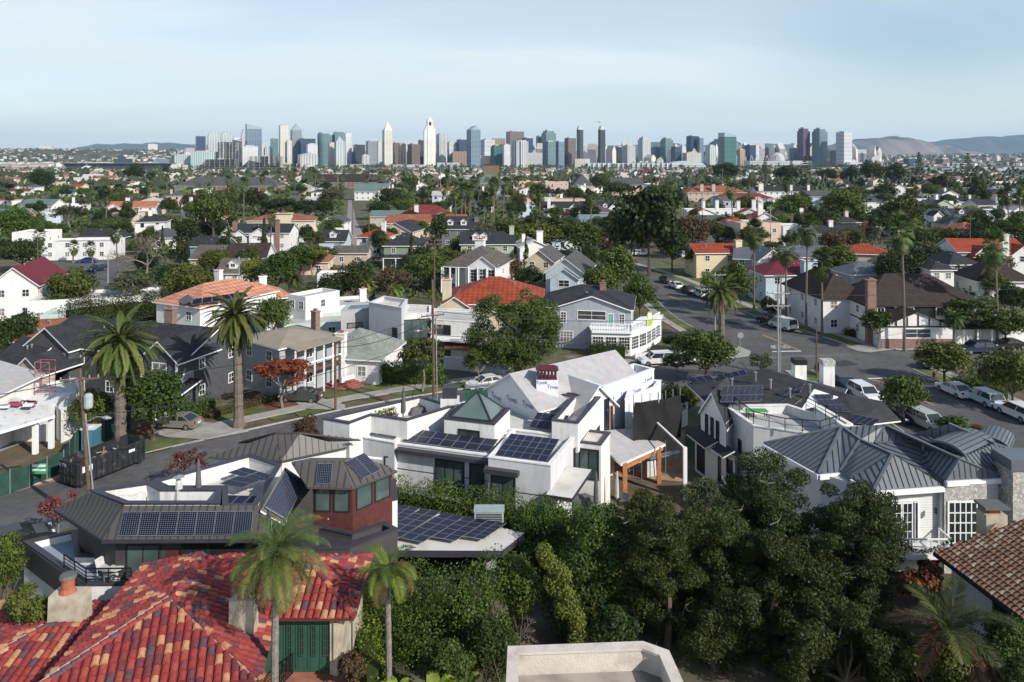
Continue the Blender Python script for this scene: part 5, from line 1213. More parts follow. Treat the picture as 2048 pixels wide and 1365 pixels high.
def stack(x,y,z0,z1,s,pot,top):
 mb=MB();mb.add([(x-s,y-s*.6,z0),(x+s,y-s*.6,z0),(x+s,y+s*.6,z0),(x-s,y+s*.6,z0),(x-s*.93,y-s*.55,z1),(x+s*.93,y-s*.55,z1),(x+s*.93,y+s*.55,z1),(x-s*.93,y+s*.55,z1)],[(0,1,5,4),(1,2,6,5),(2,3,7,6),(3,0,4,7),(4,5,6,7)])
 c_=mb.build('chimney',STUC,A)
 if pot:mb=MB();mb.lathe((x-.1,y,z1),[(.42,0),(.3,.2),(.3,.65),(.38,.68),(.38,.75)],12);mb.lathe((x-.1,y,z1+.76),[(.42,0),(.36,.12),(.05,.16)],12,1);mb.build('chimney_pot',[M('clay',(.35,.11,.06),.8,scale=5,amt=.2),M('grey_cap',(.1,.11,.1),.7)],c_)
 else:mb=MB();mb.lathe((x,y,z1),[(.3,0),(.24,.1),(.24,.35)],10);mb.build('chimney_pot',M('clay',(.35,.11,.06)),c_)
stack(-22.1,37.5,4.2,6.3,.86,True,0);stack(-12.6,35.2,4.9,7.4,.6,False,0)
Cq=at0('brown modern house with steep seamed roofs, roof terraces and many solar arrays','house',420,1100,4)
flat(Cq,[(181,983),(300,966),(326,979),(442,979),(439,1009),(249,1009)],7.55,2.8,WSTUC,COPE,M('terrace_deck',(.4,.35,.29),.9,scale=1,amt=.12),1.1)
flat(Cq,[(303,965),(501,911),(562,931),(512,1014),(446,1015),(446,978),(330,978)],7.5,2.8,WSTUC,COPE,MEMB,1.0)
slope(Cq,[(247,1012,7.62),(545,1011,7.62),(534,1080,6.1),(205,1082,6.1)],SEAMB);slope(Cq,[(110,1020,6.1),(182,984,7.62),(247,1012,7.62),(205,1082,6.1)],SEAMB)
mb=MB();e=Wp([(110,1021,6.05),(205,1083,6.05),(536,1081,6.05)]);mb.bar(e[0],e[1],.16,.2);mb.bar(e[1],e[2],.16,.2);mb.build('gutter',COPE,Cq)
def sol_on(o,pl,a,b,d_,nu,nv,m,lift=.12):pl=Wp(pl)if not isinstance(pl[0],Vector)else pl;solar('solar_panel',o,on_plane(pl,*a),on_plane(pl,*b),on_plane(pl,*d_),nu,nv,m,lift)
sol_on(Cq,[(247,1012,7.62),(545,1011,7.62),(534,1080,6.1),(205,1082,6.1)],(238,1074),(503,1072),(248,1024),7,1,SOL)
wl=[(-27,46.6,6),(-23.1,43.7,6),(-13.2,43.85,6)];wallq(Cq,wl,2.8,DWALL);wallq(Cq,[(-20.2,43.74,5.1),(-13.2,43.84,5.1)],2.8,WOODR,'cladding',.1)
win(Cq,(-27,47.55),(-22.7,43.75),.12,.3,3.6,5.5,1,1,DFRAME);win(Cq,(-22.7,43.72),(-13.2,43.76),.2,2.2,3,5.5,2,1,DFRAME,GLASSG,.09)
for a,b in((3.4,5.),(5.,7.4)):win(Cq,(-22.7,43.68),(-13.2,43.72),a,b,4.4,5.6,1,1,DFRAME)
flat(Cq,[(48,1085),(172,1172),(264,1171),(264,1112),(160,1110),(152,1062)],3.9,0,WSTUC,COPE,M('blue_membrane',(.25,.3,.36),.7,scale=.6,amt=.1),.45)
wallq(Cq,[(-30.75,47.05,3.85),(-24.1,42.1,3.85)],2.5,DWALL,'cladding',.05)
rail(Cq,[P(128,1138,3.95),P(172,1168,3.95),P(262,1167,3.95)],.85,4)
slope(Cq,[(415,915,7.2),(564,921,7.2),(549,869,8.5)],SEAMB);slope(Cq,[(564,921,7.2),(696,894,7.2),(598,869,8.5),(549,869,8.5)],SEAMB);slope(Cq,[Vector((-16.8,53.3,8.5)),Vector((-15.1,53.3,8.5)),Vector((-11.6,57.5,6.4)),Vector((-20.8,57,6.4))],SEAMB)
wallq(Cq,[(-20.9,52.5,7.15),(-15.9,51.9,7.15),(-12,54.2,7.15)],3,WSTUC)
sol_on(Cq,[(564,921,7.2),(696,894,7.2),(549,869,8.5)],(596,907),(633,893),(560,881),2,2,SOL)
for a,b,d_,nu,nv in(((439,970,7.2),(487,979,7.2),(475,955,7.3),1,2),((456,948,7.2),(520,967,7.2),(487,937,7.3),2,2),((437,1012,6.8),(508,1014,6.8),(456,993,7.0),3,1)):solar('solar_panel',Cq,P(*a),P(*b),P(*d_),nu,nv,SOLB,.1)
sl_=Wp([(521,1021,7.5),(568,1048,6.5),(570,935,9.1)]);slope(Cq,[sl_[0],sl_[1],on_plane(sl_,625,972),sl_[2]],SEAMB,None);sol_on(Cq,sl_,(527,1018),(567,1042),(573,940),9,1,SOLF,.16);wallq(Cq,[P(568,1048,6.4),P(625,974,8.5)],3,DWALL)
tw=[Vector((-12.0,44.9,8.5)),Vector((-9.5,44.7,8.5)),Vector((-7.5,47,8.5)),Vector((-8.4,48.0,8.5)),Vector((-12.6,48.0,8.5))]
slope(Cq,[(583,924,9.7),(684,923,9.7),(705,977,8.5),(615,974,8.5)],SEAMB);slope(Cq,[(684,923,9.7),(720,911,9.7),(795,942,8.5),(705,977,8.5)],SEAMB)
slope(Cq,[P(583,924,9.7),P(684,923,9.7),P(720,911,9.7),Vector((-8.4,48.5,8.6)),Vector((-13,48.5,8.6))],SEAMB,None)
mb=MB();mb.prism([(p.x,p.y)for p in tw],2.8,8.42);mb.build('wall',WOODR,Cq)
for a,b in((0,1),(1,2)):
 A_,B_=tw[a],tw[b];L_=(B_-A_).length
 for k in(.08,.54):win(Cq,A_,B_,L_*k,L_*(k+.4),6.85,8.35,1,1,DFRAME,GLASSG,.08)
sol_on(Cq,[(583,924,9.7),(684,923,9.7),(705,977,8.5),(615,974,8.5)],(632,969),(663,969),(636,927),1,1,SOL);sol_on(Cq,[(684,923,9.7),(720,911,9.7),(795,942,8.5),(705,977,8.5)],(724,961),(761,942),(689,925),2,1,SOL)
flat(Cq,[(757,960),(790,962),(795,1000),(760,1008)],6.2,2.8,WSTUC,COPE,MEMB,.4)
fr_=[(722,1049),(800,1011),(1050,1066),(1004,1102),(788,1101),(735,1078)]
mb=MB();w_=[P(a,b,4)for a,b in fr_];mb.slab(w_,.42,0,1);mb.build('flat_roof',[MEMB,COPE],Cq)
for q in([(750,1047),(793,1053),(842,1021),(800,1014)],[(758,1073),(800,1080),(885,1029),(843,1021)],[(802,1080),(846,1089),(930,1037),(887,1029)],[(864,1078),(911,1086),(975,1045),(932,1037)],[(928,1077),(966,1083),(1022,1053),(977,1045)]):solar('solar_panel',Cq,P(*q[0],4.2),P(*q[1],4.2),P(*q[3],4.35),2,5,SOLB,.14)
wallq(Cq,[(-9,49,3.6),(-2.6,47.8,3.6),(-.6,51,3.6)],0,M('dark_glass_wall',(.03,.03,.032),.15,scale=.8,amt=.4));mb=MB();mb.box(-1.6,-1,46.9,47.6,0,3.58);mb.build('pillar',STONE,Cq)
flat(Cq,[(536,1068),(640,1052),(705,1066),(768,1046),(795,1060),(700,1098),(560,1104)],5.95,0,DWALL,COPE,COPE,.3)
slope(Cq,[(640,1082,4.9),(786,1080,4.9),(775,1112,4.2),(692,1124,4.2)],SEAMB);solar('solar_panel',Cq,P(700,1116,4.45),P(764,1110,4.45),P(705,1086,4.95),2,1,SOLF,.1)
rail(Cq,[P(640,1062,5.4),P(655,1030,6.6)],.9,3);mb=MB();mb.bar(P(640,1066,5.3),P(656,1034,6.5),.15,.3);mb.build('stair_wall',WSTUC,Cq)
O_,U_,V_=Vector((2.74,53.3,0)),Vector((.951,-.309,0)),Vector((.309,.951,0))
def Lc(a,b,z=0):q=O_+U_*a+V_*b;q.z=z;return q
D=thing('house','white modern flat-roofed house with a glass pyramid skylight and solar arrays','house',Lc(-8,4))
flat(D,[(647,839),(841,794),(906,814),(815,842),(742,832),(699,848)],7.5,0,WSTUC,COPE,M('terrace_deck',(.4,.35,.29)),1.2)
def lflat(r,z,zb,par=.35,wall=PANEL,cope=WSTUC,deck=None):return flat(D,[tuple(Lc(a,b)[:2])for a,b in r],z,zb,wall,cope,deck,par,px=False)
lflat([(-16.9,1.0),(-12.6,.6),(-12.6,4.5),(-16.9,5)],6,0);lflat([(-12.6,1.1),(-4.7,1.1),(-4.7,5),(-12.6,5)],5.75,0,.2);lflat([(-4.7,0),(0,0),(.4,6),(-4.7,6)],6.1,0)
lflat([(-12.6,5),(-4.7,5),(-4.7,6),(.3,6),(.6,12),(-10,13),(-13,8)],6,0,.2);lflat([(-1.4,5.6),(.7,5.6),(1.1,12.4),(-5,13),(-5,12.4),(-1.2,11.8)],7.3,5,1.2,WSTUC,COPE)
lflat([(-9.4,2.8),(-5.2,2.8),(-5.2,6.6),(-9.4,6.6)],7.5,5.4,.1,WSTUC,COPE);win(D,Lc(-9.4,2.79),Lc(-5.2,2.79),1.2,3,6.2,6.9,2,1,DFRAME)
mb=MB();b_=[Lc(-9.0,3.1,7.6),Lc(-5.6,3.1,7.6),Lc(-5.6,6.3,7.6),Lc(-9.,6.3,7.6)];ap=Lc(-7.3,4.7,9.3)
for i in range(4):mb.poly([b_[i],b_[(i+1)%4],ap],0);mb.bar(b_[i],ap,.12,.12,1);mb.bar(b_[i],b_[(i+1)%4],.14,.14,1)
mb.build('skylight',[M('skylight_glass',(.11,.15,.145),.06,scale=.5,amt=.2,spec=.8),DFRAME],D)
for r,nu,nv,z,t in(((-16.4,-12.9,1.5,3.3),4,2,6.0,.5),((-12.3,-5.1,1.35,2.9),7,2,5.85,.45),((-4.4,-.5,.6,3.8),6,4,6.0,.5),((-3.6,-.9,6.6,8.6),5,2,6.1,.6)):solar('solar_panel',D,Lc(r[0],r[2],z),Lc(r[1],r[2],z),Lc(r[0]+.2,r[3],z+t),nu,nv,SOLB,.12)
for a,b,z0,z1,nx,fy in((-16.1,-14.8,3.7,5.,2,.97),(-13.5,-12.9,4.1,4.9,1,.7),(-9.4,-7.,2.4,5.1,3,1.08),(-4.5,-2.6,2.4,5.0,2,-.02),(-6.6,-5.4,2.4,5.1,1,1.08)):win(D,Lc(-17,fy),Lc(0,fy),a+17,b+17,z0,z1,nx,1,DFRAME,GLASSG,.1)
mb=MB()
for z in(2.,3.9):mb.bar(Lc(-4.7,-.01,z),Lc(0,-.01,z),.03,.05);mb.bar(Lc(-12.6,1.09,z),Lc(-4.7,1.09,z),.03,.05);mb.bar(Lc(-16.9,1.,z),Lc(-12.6,.59,z),.03,.05)
mb.build('joint',COPE,D);mb=MB();mb.bar(Lc(-12.5,.85,5.45),Lc(-4.7,.85,5.45),.6,.28);mb.bar(Lc(-4.9,-.25,5.3),Lc(-2.3,-.25,5.3),.5,.35);mb.build('canopy',COPE,D)
mb=MB();mb.slab([Lc(-.2,-.6,4.3),Lc(1.7,-.6,4.3),Lc(2.2,3.6,4.7),Lc(.3,3.6,4.7)],.3,0,1);mb.build('awning',[MEMB,COPE],D)
win(D,Lc(.45,5),Lc(.9,12),.4,3.4,3.4,5.4,3,1,DFRAME,GLASSG);lflat([(.5,6.2),(2.4,6.2),(2.6,9),(.6,9)],5.6,0,.1,WSTUC,COPE);win(D,Lc(.5,6.18),Lc(2.4,6.18),.15,1.75,2.8,5.2,2,1,DFRAME,GLASSG)
q=P(900,812,7.4);mb=MB();mb.box(q.x-.75,q.x+.75,q.y-.5,q.y+.5,6,8.1);mb.box(q.x-.6,q.x+.6,q.y-.4,q.y+.4,8.1,9,1);mb.build('chimney',[WSTUC,COPE],D)
leafy('potted_plant','yellow green succulents in the planter of the white house terrace','plant',[tuple(P(748+i*9,829-i*2,7.))for i in range(5)],.35,500,'lime',.16,15);leafy('potted_plant','spiky reddish plant beside the closed umbrella on the white terrace','plant',[tuple(P(775,838,6.6)),tuple(P(786,836,6.8))],.45,260,'brown',.22,16)
WRAP=M('wrap_membrane',(.72,.73,.75),.55,scale=2,amt=.06,bump=.35,bscale=3);UNDER=M('roof_underlay',(.36,.36,.365),.8,scale=1.5,amt=.1,kind='ground',p=[((.42,.36,.36),2.2,.52,.62)]);INK=M('wrap_print',(.1,.16,.33),.6);TIMB=M('new_timber',(.42,.17,.07),.8,scale=4,amt=.25)
E=thing('house','house under construction wrapped in white printed membrane with bare roof sheathing','house',(5,68,0));u,v_=Vector((.788,.616,0)),Vector((-.616,.788,0))
def Ec(o3,a,b,z):q=Vector(o3)+u*a+v_*b;q.z=z;return q
def gabled(o3,L0,L1,hw,ze,zr,axis,wall,end=0,nm='wall'):
 """gabled volume; axis 'u' or 'v' is the ridge direction from L0 to L1"""
 f=(lambda l,s,z:Ec(o3,l,s,z))if axis=='u' else(lambda l,s,z:Ec(o3,s,l,z))
 mb=MB();mb.add([f(L0,-hw,0),f(L0,hw,0),f(L1,hw,0),f(L1,-hw,0),f(L0,-hw,ze),f(L0,hw,ze),f(L1,hw,ze),f(L1,-hw,ze),f(L0,0,zr),f(L1,0,zr)],[(0,1,5,8,4),(2,3,7,9,6),(1,2,6,5),(3,0,4,7)]);mb.build(nm,wall,E)
 s_=(zr-ze)/hw*.35;r=MB()
 for sg in(-1,1):r.slab([f(L0-.3,sg*(hw+.35),ze-s_),f(L1+.3,sg*(hw+.35),ze-s_),f(L1+.3,0,zr+.03),f(L0-.3,0,zr+.03)],.14,0,1)
 r.build('roof',[UNDER,TRIM],E)
g0=(7.4,65,0);m0=(0,65.8,0)
gabled(m0,0,12.6,3.6,7.0,9.1,'u',WRAP);gabled(g0,0,6.4,2.1,6.4,8.3,'v',WRAP)
flat(E,[(1206,776),(1262,756),(1308,739),(1268,729),(1165,762)],7.7,0,WRAP,WRAP,UNDER,.7);flat(E,[(1250,800),(1312,776),(1322,762),(1262,760)],6.6,0,WRAP,WRAP,UNDER,.5)
w_=Wp([(1169,866,4.4),(1331,888,3.2),(1242,928,3.2)]);w_=[w_[0],on_plane(w_,1262,856),w_[1],w_[2]];mb=MB();mb.slab(w_,.2,0,1);mb.build('porch_roof',[UNDER,TRIM],E)
mb=MB()
for p in((1250,926),(1318,893),(1290,885),(1182,872)):q=P(p[0],p[1],3.2);mb=MB();mb.box(q.x-.17,q.x+.17,q.y-.1,q.y+.24,0,3.15);mb.build('post',TIMB,E)
mb=MB();mb.bar(w_[3]-Vector((-.2,-.2,.45)),w_[2]-Vector((.25,-.2,.45)),.2,.3);mb.build('beam',TIMB,E)
wallq(E,[Vector((6.4,64.8,3.8)),Vector((10.6,67.2,3.8))],0,M('plywood',(.3,.14,.07),.85,scale=1.5,amt=.3))
A_,B_=Ec(g0,-2.1,-.02,0),Ec(g0,2.1,-.02,0)
for t0,t1,z0,z1,nx in((.35,1.05,3.9,6.3,1),(1.75,2.35,3.9,6.5,1),(2.9,3.5,3.9,6.9,1),(3.6,4.0,3.9,6.2,1)):win(E,A_,B_,t0,t1,z0,z1,nx,1,DFRAME if t0<3.5 else TIMB,GLASS,.07)
q=P(1094,810,6.4);q=Vector((q.x,q.y,0));mb=MB();mb.box(q.x-.95,q.x+.95,q.y-.7,q.y+.7,4,8.75);ch=mb.build('chimney',WRAP,E)
mb=MB();mb.box(q.x-.85,q.x+.85,q.y-.6,q.y+.6,8.75,8.85);mb.box(q.x-.9,q.x+.9,q.y-.65,q.y+.65,9.5,9.6)
for i in range(6):
 for yy in(-.58,.58):mb.box(q.x-.85+i*.3,q.x-.7+i*.3,q.y+yy-.05,q.y+yy+.05,8.85,9.5)
mb.add([(q.x-1,q.y-.75,9.6),(q.x+1,q.y-.75,9.6),(q.x+1,q.y+.75,9.6),(q.x-1,q.y+.75,9.6),(q.x-.6,q.y,9.9),(q.x+.6,q.y,9.9)],[(0,1,5,4),(1,2,5),(2,3,4,5),(3,0,4)]);mb.build('chimney_cap',M('maroon_metal',(.085,.022,.028),.5),ch)
def wrap_text(A,B,z0,z1,n,size,seed):
 A,B=Vector(A),Vector(B);A.z=B.z=0;d=(B-A);L_=d.length;d.normalize();rr=random.Random(seed);ang=math.atan2(d.y,d.x)
 for i in range(n):
  t=(i+.5)/n*L_;q=A+d*t+Vector((d.y,-d.x,0))*.03;q.z=rr.uniform(z0,z1)
  meshed(lettering('lettering','Tyvek',INK,size,q-E.location,(R(90),rr.choice([0,0,R(8),R(-6)]),ang),E))
wrap_text(A_,B_,6.6,7.2,1,.34,1);wrap_text(Ec(g0,-2.1,0,0)+Vector((0,-.05,0)),B_,5.,6.,3,.28,2)
wrap_text(P(1206,776,7.7),P(1262,756,7.7),6.2,7.2,2,.5,3);wrap_text(P(1262,756,7.7),P(1308,739,7.7),6.,7.3,2,.55,4);wrap_text(Ec(m0,-.02,3.4,0),Ec(m0,-.02,-3.4,0),5.2,7.2,3,.62,5);wrap_text((q.x-.95,q.y-.71,0),(q.x+.95,q.y-.71,0),7.6,8.8,2,.4,6)
NET=M('scaffold_net',(.014,.014,.015),.9,scale=2,amt=.3);NETG=M('green_net',(.02,.075,.05),.85,scale=1.5,amt=.3)
def net(label,pts,z0,z1,m,name='scaffold'):
 w_=Wp(pts)if not isinstance(pts[0],Vector)else pts;o=thing(name,label,name,(w_[0].x,w_[0].y,0));mb=MB();nn=8
 for a,b in zip(w_[:-1],w_[1:]):
  for i in range(nn):
   f=lambda t,z:a.lerp(b,t)+Vector((math.sin(t*9+z)*.12,math.cos(t*7+z)*.12,z-a.lerp(b,t).z))
   for j in range(4):mb.poly([f(i/nn,z0+(z1-z0)*j/4),f((i+1)/nn,z0+(z1-z0)*j/4),f((i+1)/nn,z0+(z1-z0)*(j+1)/4),f(i/nn,z0+(z1-z0)*(j+1)/4)])
 mb.build('netting',m,o);mb=MB()
 for a,b in zip(w_[:-1],w_[1:]):
  for i in range(4):q=a.lerp(b,i/3)+Vector((0,.25,0));mb.bar((q.x,q.y,0),(q.x,q.y,z1+.6),.06,.06)
  for z in(2,4,6):mb.bar((a.x,a.y+.25,z),(b.x,b.y+.25,z),.05,.05);mb.bar((a.x,a.y+.6,z-.3),(b.x,b.y+.6,z-.3),.7,.05)
 mb.build('poles',M('scaffold_pole',(.3,.3,.3),.5,.6),o);return o
net('scaffold draped in black netting beside the wrapped house',[Vector((10.5,64.6,0)),Vector((12.8,65.4,0)),Vector((15,66.6,0))],3.2,6.9,NET);net('green mesh screen panel in front of the black scaffold netting',[(1285,884,1.),(1326,866,1.)],.2,4.2,NETG,'screen')
net('green scaffold netting left of the wrapped house, behind the pyramid skylight',[(930,836,3),(1000,828,3),(1080,838,3)],2.5,5.6,NETG)
Fh=at0('white house with black shingle roofs, rooftop terrace and several solar arrays','house',1560,880,3);BLK=M('roof_black',(.032,.034,.038),.9,scale=.8,amt=.25,kind='shingle')
slope(Fh,[(1372,768,5.4),(1530,737,7.2),(1425,818,4.8)],BLK,None);slope(Fh,[(1530,737,7.2),(1607,760,7),(1560,832,4.8),(1425,818,4.8)],BLK,None);slope(Fh,[(1607,760,7),(1690,787,6.5),(1765,803,6),(1802,842,4.6),(1715,852,4.6),(1560,832,4.8)],BLK,None)
slope(Fh,[P(1530,737,7.2),P(1607,760,7),P(1690,787,6.5),Vector((34,76,4.6)),Vector((24,81,4.6))],BLK,None)
mb=MB();mb.prism([(18.6,74),(25,74.3),(33,68.6),(33,67.1),(25,67),(19.4,69.9)],0,4.4);mb.build('wall',WSTUC,Fh)
r3=[(1530,737,7.2),(1607,760,7),(1560,832,4.8)];r1,r2=[(1372,768,5.4),(1530,737,7.2),(1560,832,4.8)],[(1607,760,7),(1765,803,6),(1715,852,4.6)]
for r,a,b,d_,nu,nv,m in((r1,(1385,770),(1431,764),(1374,759),3,1,SOLB),(r1,(1440,765),(1497,753),(1432,754),4,1,SOLB),(r3,(1555,810),(1600,790),(1568,784),3,2,SOL),(r3,(1556,826),(1590,812),(1572,814),2,1,SOL),(r2,(1640,813),(1684,812),(1626,792),4,2,SOL),(r2,(1662,828),(1702,827),(1656,813),3,1,SOL),(r2,(1692,846),(1742,856),(1712,832),4,1,SOLB)):sol_on(Fh,r,a,b,d_,nu,nv,m,.18)
tp=flat(Fh,[(1448,812),(1507,853),(1640,872),(1702,852),(1575,810)],6.1,0,WSTUC,WSTUC,M('terrace_grey',(.4,.4,.39),.8,scale=1,amt=.1),.7)
flat(Fh,[(1628,815),(1640,813),(1705,850),(1690,856)],6.7,4,WSTUC,WSTUC,MEMB,.05);rail(Fh,[P(1465,815,6.2),P(1507,848,6.2),P(1570,862,6.2),P(1640,868,6.2),P(1698,850,6.2)],1.,2);rail(Fh,[P(1612,818,6.7),P(1672,850,6.7)],1.,3)
gw=[P(1402,808,6),P(1452,838,6)];gm=gw[0].lerp(gw[1],.45);bk=Vector((2.6,4.4,0));mb=MB();Z=lambda p,z:Vector((p.x,p.y,z))
mb.add([Z(gw[0],0),Z(gw[1],0),Z(gw[1],5.6),Z(gm,7.6),Z(gw[0],5.6)],[(0,1,2,3,4)]);mb.add([Z(gw[1],0),Z(gw[1]+bk,0),Z(gw[1]+bk,5.6),Z(gw[1],5.6)],[(0,1,2,3)]);mb.add([Z(gw[0],0),Z(gw[0]+bk,0),Z(gw[0]+bk,5.6),Z(gw[0],5.6)],[(3,2,1,0)]);mb.build('wall',SIDW,Fh)
d_=(gw[1]-gw[0]).normalized()*.3;ft=Vector((-.14,-.24,0));slope(Fh,[Z(gw[1]+d_+ft,5.25),Z(gw[1]+d_+bk,5.25),Z(gm+bk,7.65),Z(gm+ft,7.65)],BLK,None,t=.2);slope(Fh,[Z(gw[0]-d_+ft,5.25),Z(gw[0]-d_+bk,5.25),Z(gm+bk,7.65),Z(gm+ft,7.65)],BLK,None,t=.2)
for z,y0,y1 in((6.9,806,786),(7.3,792,773)):a,b=P(1440,y0,z),P(1522,y0-2,z);solar('solar_panel',Fh,a,b,P(1446,y1,z+.55),7,1,SOL,.05)
L_=(gw[1]-gw[0]).length
for t in(.18,.4,.62):win(Fh,gw[0],gw[1],L_*t,L_*(t+.13),2.9,5.4,1,2,DFRAME,GLASS,.06)
q0,q1=P(1452,838,6),P(1507,853,6);win(Fh,tp[0]if False else P(1448,812,6.1),P(1507,853,6.1),2.6,3.2,3,4.2,1,1,DFRAME);A_,B_=P(1507,853,6.1),P(1640,872,6.1)
win(Fh,A_,B_,.3,1.,2.6,4.6,1,1,DFRAME);win(Fh,A_,B_,1.5,3.2,3,4.4,3,1,DFRAME)
slope(Fh,[(1373,868,3.2),(1402,850,3.9),(1441,880,3.8),(1410,897,3.1)],BLK,None);slope(Fh,[(1422,898,3.1),(1444,884,3.7),(1470,902,3.7),(1446,915,3.1)],BLK,None)
wallq(Fh,[P(1390,875,3),P(1412,890,3),P(1428,896,3),P(1470,915,3)],0,SIDW)
for a,b in(((1390,875,3),(1412,890,3)),((1428,896,3),(1470,915,3))):win(Fh,P(*a),P(*b),.2,.9,.3,2.6,1,1,DFRAME,GLASS,.07)
for p,z,nm in(((1654,750),7.4,0),((1598,748),7.6,1)):
 q=P(*p,z-.6);mb=MB();mb.box(q.x-.55,q.x+.55,q.y-.5,q.y+.5,4.5,z+.4);mb.box(q.x-.6,q.x+.6,q.y-.55,q.y+.55,z+.4,z+.9,1);mb.build('chimney',[WSTUC,BLACKM if nm else STONE],Fh)
mb=MB()
for p,z in(((1464,770),6.3),((1541,772),6.6),((1511,757),6.9),((1580,790),6.2),((1620,782),6.7)):q=P(*p,z);mb.tube([q-Vector((0,0,.3)),q+Vector((0,0,.5))],.09,6);mb.tube([q+Vector((0,0,.5)),q+Vector((0,0,.62))],.16,6)
mb.build('vent_pipe',M('galvanised',(.4,.4,.4),.4,.7),Fh)
G=at0('white house with many slate grey seamed hip roofs, French doors and stone chimney','house',1800,1000,5)
rf={'A':(1684,854,7.8),'B':(1721,880,7.5),'C':(1785,909,7.5),'D':(1770,851,8.1),'E':(1918,918,7.6),'F':(1898,848,8.4),'K':(1990,888,7.7),'e1':(1527,887,6),'e2':(1638,948,6),'e3':(1680,944,6),'e4':(1702,957,6.1),'e5':(1748,981,5.9),'e6':(1887,971,5.9),'e7':(1892,961,6.3),'e8':(2005,954,6.3),'e9':(1868,945,6.3),'m1':(1749,886,7.2),'m2':(1838,884,7.3),'m3':(1845,928,6.5),'f1':(1823,870,7.0),'f2':(2030,900,6.8),'k2':(2060,925,6.4)}
for q in('e1 A e2','A B e3 e2','B C e4 e3','C e6 e5 e4','m1 m2 m3 e6 C','m2 E e7 e9 m3','E e8 e7','D E m2 m1 B A','f1 F K E D','K k2 e8 E','F f2 k2 K'):slope(G,[P(*rf[k])for k in q.split()],SEAMG,.42)
for k in 'A-e2 A-B B-C B-e3 C-e5 m1-m2 m2-E E-e7 E-e8 D-E F-K K-e8 A-e1 D-m1'.split():
 mb=MB();k=k.split('-');mb.bar(P(*rf[k[0]])+Vector((0,0,.05)),P(*rf[k[1]])+Vector((0,0,.05)),.2,.07);mb.build('ridge_cap',M('seam_cap',(.12,.138,.155),.4,scale=.8,amt=.1),G)
def barrel_dormer(px,py,z,w,L_,ang):
 q=P(px,py,z);d=Vector((math.cos(ang),math.sin(ang),0));s_=Vector((-d.y,d.x,0));mb=MB();n=12
 ar=[(math.cos(math.pi*i/n)*w,math.sin(math.pi*i/n)*w*.62)for i in range(n+1)]
 f=lambda k,l:q+s_*ar[k][0]+d*l+Vector((0,0,ar[k][1]))
 for i in range(n):mb.poly([f(i,0),f(i+1,0),f(i+1,L_),f(i,L_)],0);mb.bar(f(i,0),f(i,L_),.05,.05,1)
 dm=mb.build('dormer',[SEAMG,SEAMD],G);mb=MB();mb.poly([f(i,.05)for i in range(n+1)],0);wv=[f(i,0)for i in range(n+1)]
 for i in range(n):mb.bar(wv[i],wv[i+1],.16,.16,1)
 for i in(3,6,9):mb.bar(q+d*.08,f(i,.08),.05,.05,1)
 mb.build('window',[GLASS,SEAMG],dm)
barrel_dormer(1890,912,7.2,1.5,4.5,R(35));barrel_dormer(1982,896,6.6,1.15,3.2,R(50))
mb=MB();mb.prism([(21.7,52.6),(22.9,51.5),(24.3,50.58),(29,51.0),(29,50.6),(33.2,51.2),(36,52),(36,55),(33,55.2),(28,55.4),(24,56.4),(20.3,57)],0,5.8);mb.build('wall',SIDW,G)
mb=MB();ee=[P(*rf[k])-Vector((0,0,.22))for k in('e1','e2','e3','e4','e5','e6','e7','e8')]
for a,b in((0,1),(1,2),(3,4),(4,5),(6,7)):mb=MB();mb.bar(ee[a],ee[b],.3,.34);mb.build('fascia',TRIM,G)
wallq(G,[(29.1,50.5,6),(32.0,50.55,6)],0,STONE,'stone_panel');win(G,(29.1,50.48),(32.0,50.53),.2,2.7,.6,4.9,6,6,TRIM,GLASS,.12,name='grid_window',mw=.07)
win(G,(24.5,50.58),(29,50.98),.6,3.1,2.,4.9,1,1,TRIM,SIDW,.14,name='door_surround')
for a,b,nx in((.72,1.01,1),(1.08,1.82,2),(1.86,2.6,2),(2.75,2.98,1)):win(G,(24.5,50.5),(29,50.9),a,b,2.05,4.7,nx,4 if nx>1 else 1,TRIM,GLASS,.07 if nx>1 else.03,name='door')
mb=MB();mb.box(24.9,28.9,49.2,50.8,1.62,1.95);mb.build('balcony_floor',TRIM,G);bp=[(24.9,50.7,1.95),(24.95,49.25,1.95),(28.85,49.25,1.95),(28.85,50.7,1.95)]
rail(G,bp,1.,1,TRIM,1.,r=.05)
mb=MB()
for a,b in zip(bp[:-1],bp[1:]):a,b=Vector(a),Vector(b);mb.add([a,b,b+Vector((0,0,.95)),a+Vector((0,0,.95))],[(0,1,2,3)])
gl=bpy.data.materials.new('balustrade_glass');gl.use_nodes=True;gb=gl.node_tree.nodes['Principled BSDF'];gb.inputs['Base Color'].default_value=(.75,.85,.84,1);gb.inputs['Alpha'].default_value=.22;gb.inputs['Roughness'].default_value=.05;mb.build('balustrade',gl,G)
for x in(24.85,28.4):mb=MB();mb.box(x,x+.12,50.3,50.5,4.1,4.45);mb.build('wall_lamp',BLACKM,G)
mb=MB();mb.box(33.2,36.4,49.7,51.6,0,7.3);mb.box(33.0,36.6,49.55,51.7,7.3,8.0,1);mb.build('chimney',[STONE,SEAMG],G)
gd=leafy('garland','dark green tinsel garland draped along the white balcony rail','garland',[(25+3.8*t/14,49.15,2.95-.75*math.sin(math.pi*t/14))for t in range(15)],.14,900,'dark',.09)
leafy('wreath','dark green wreath hanging on the pale stone chimney','wreath',[(34.9+.45*math.cos(t*.449),49.6,6.+.45*math.sin(t*.449))for t in range(14)],.12,700,'dark',.08)
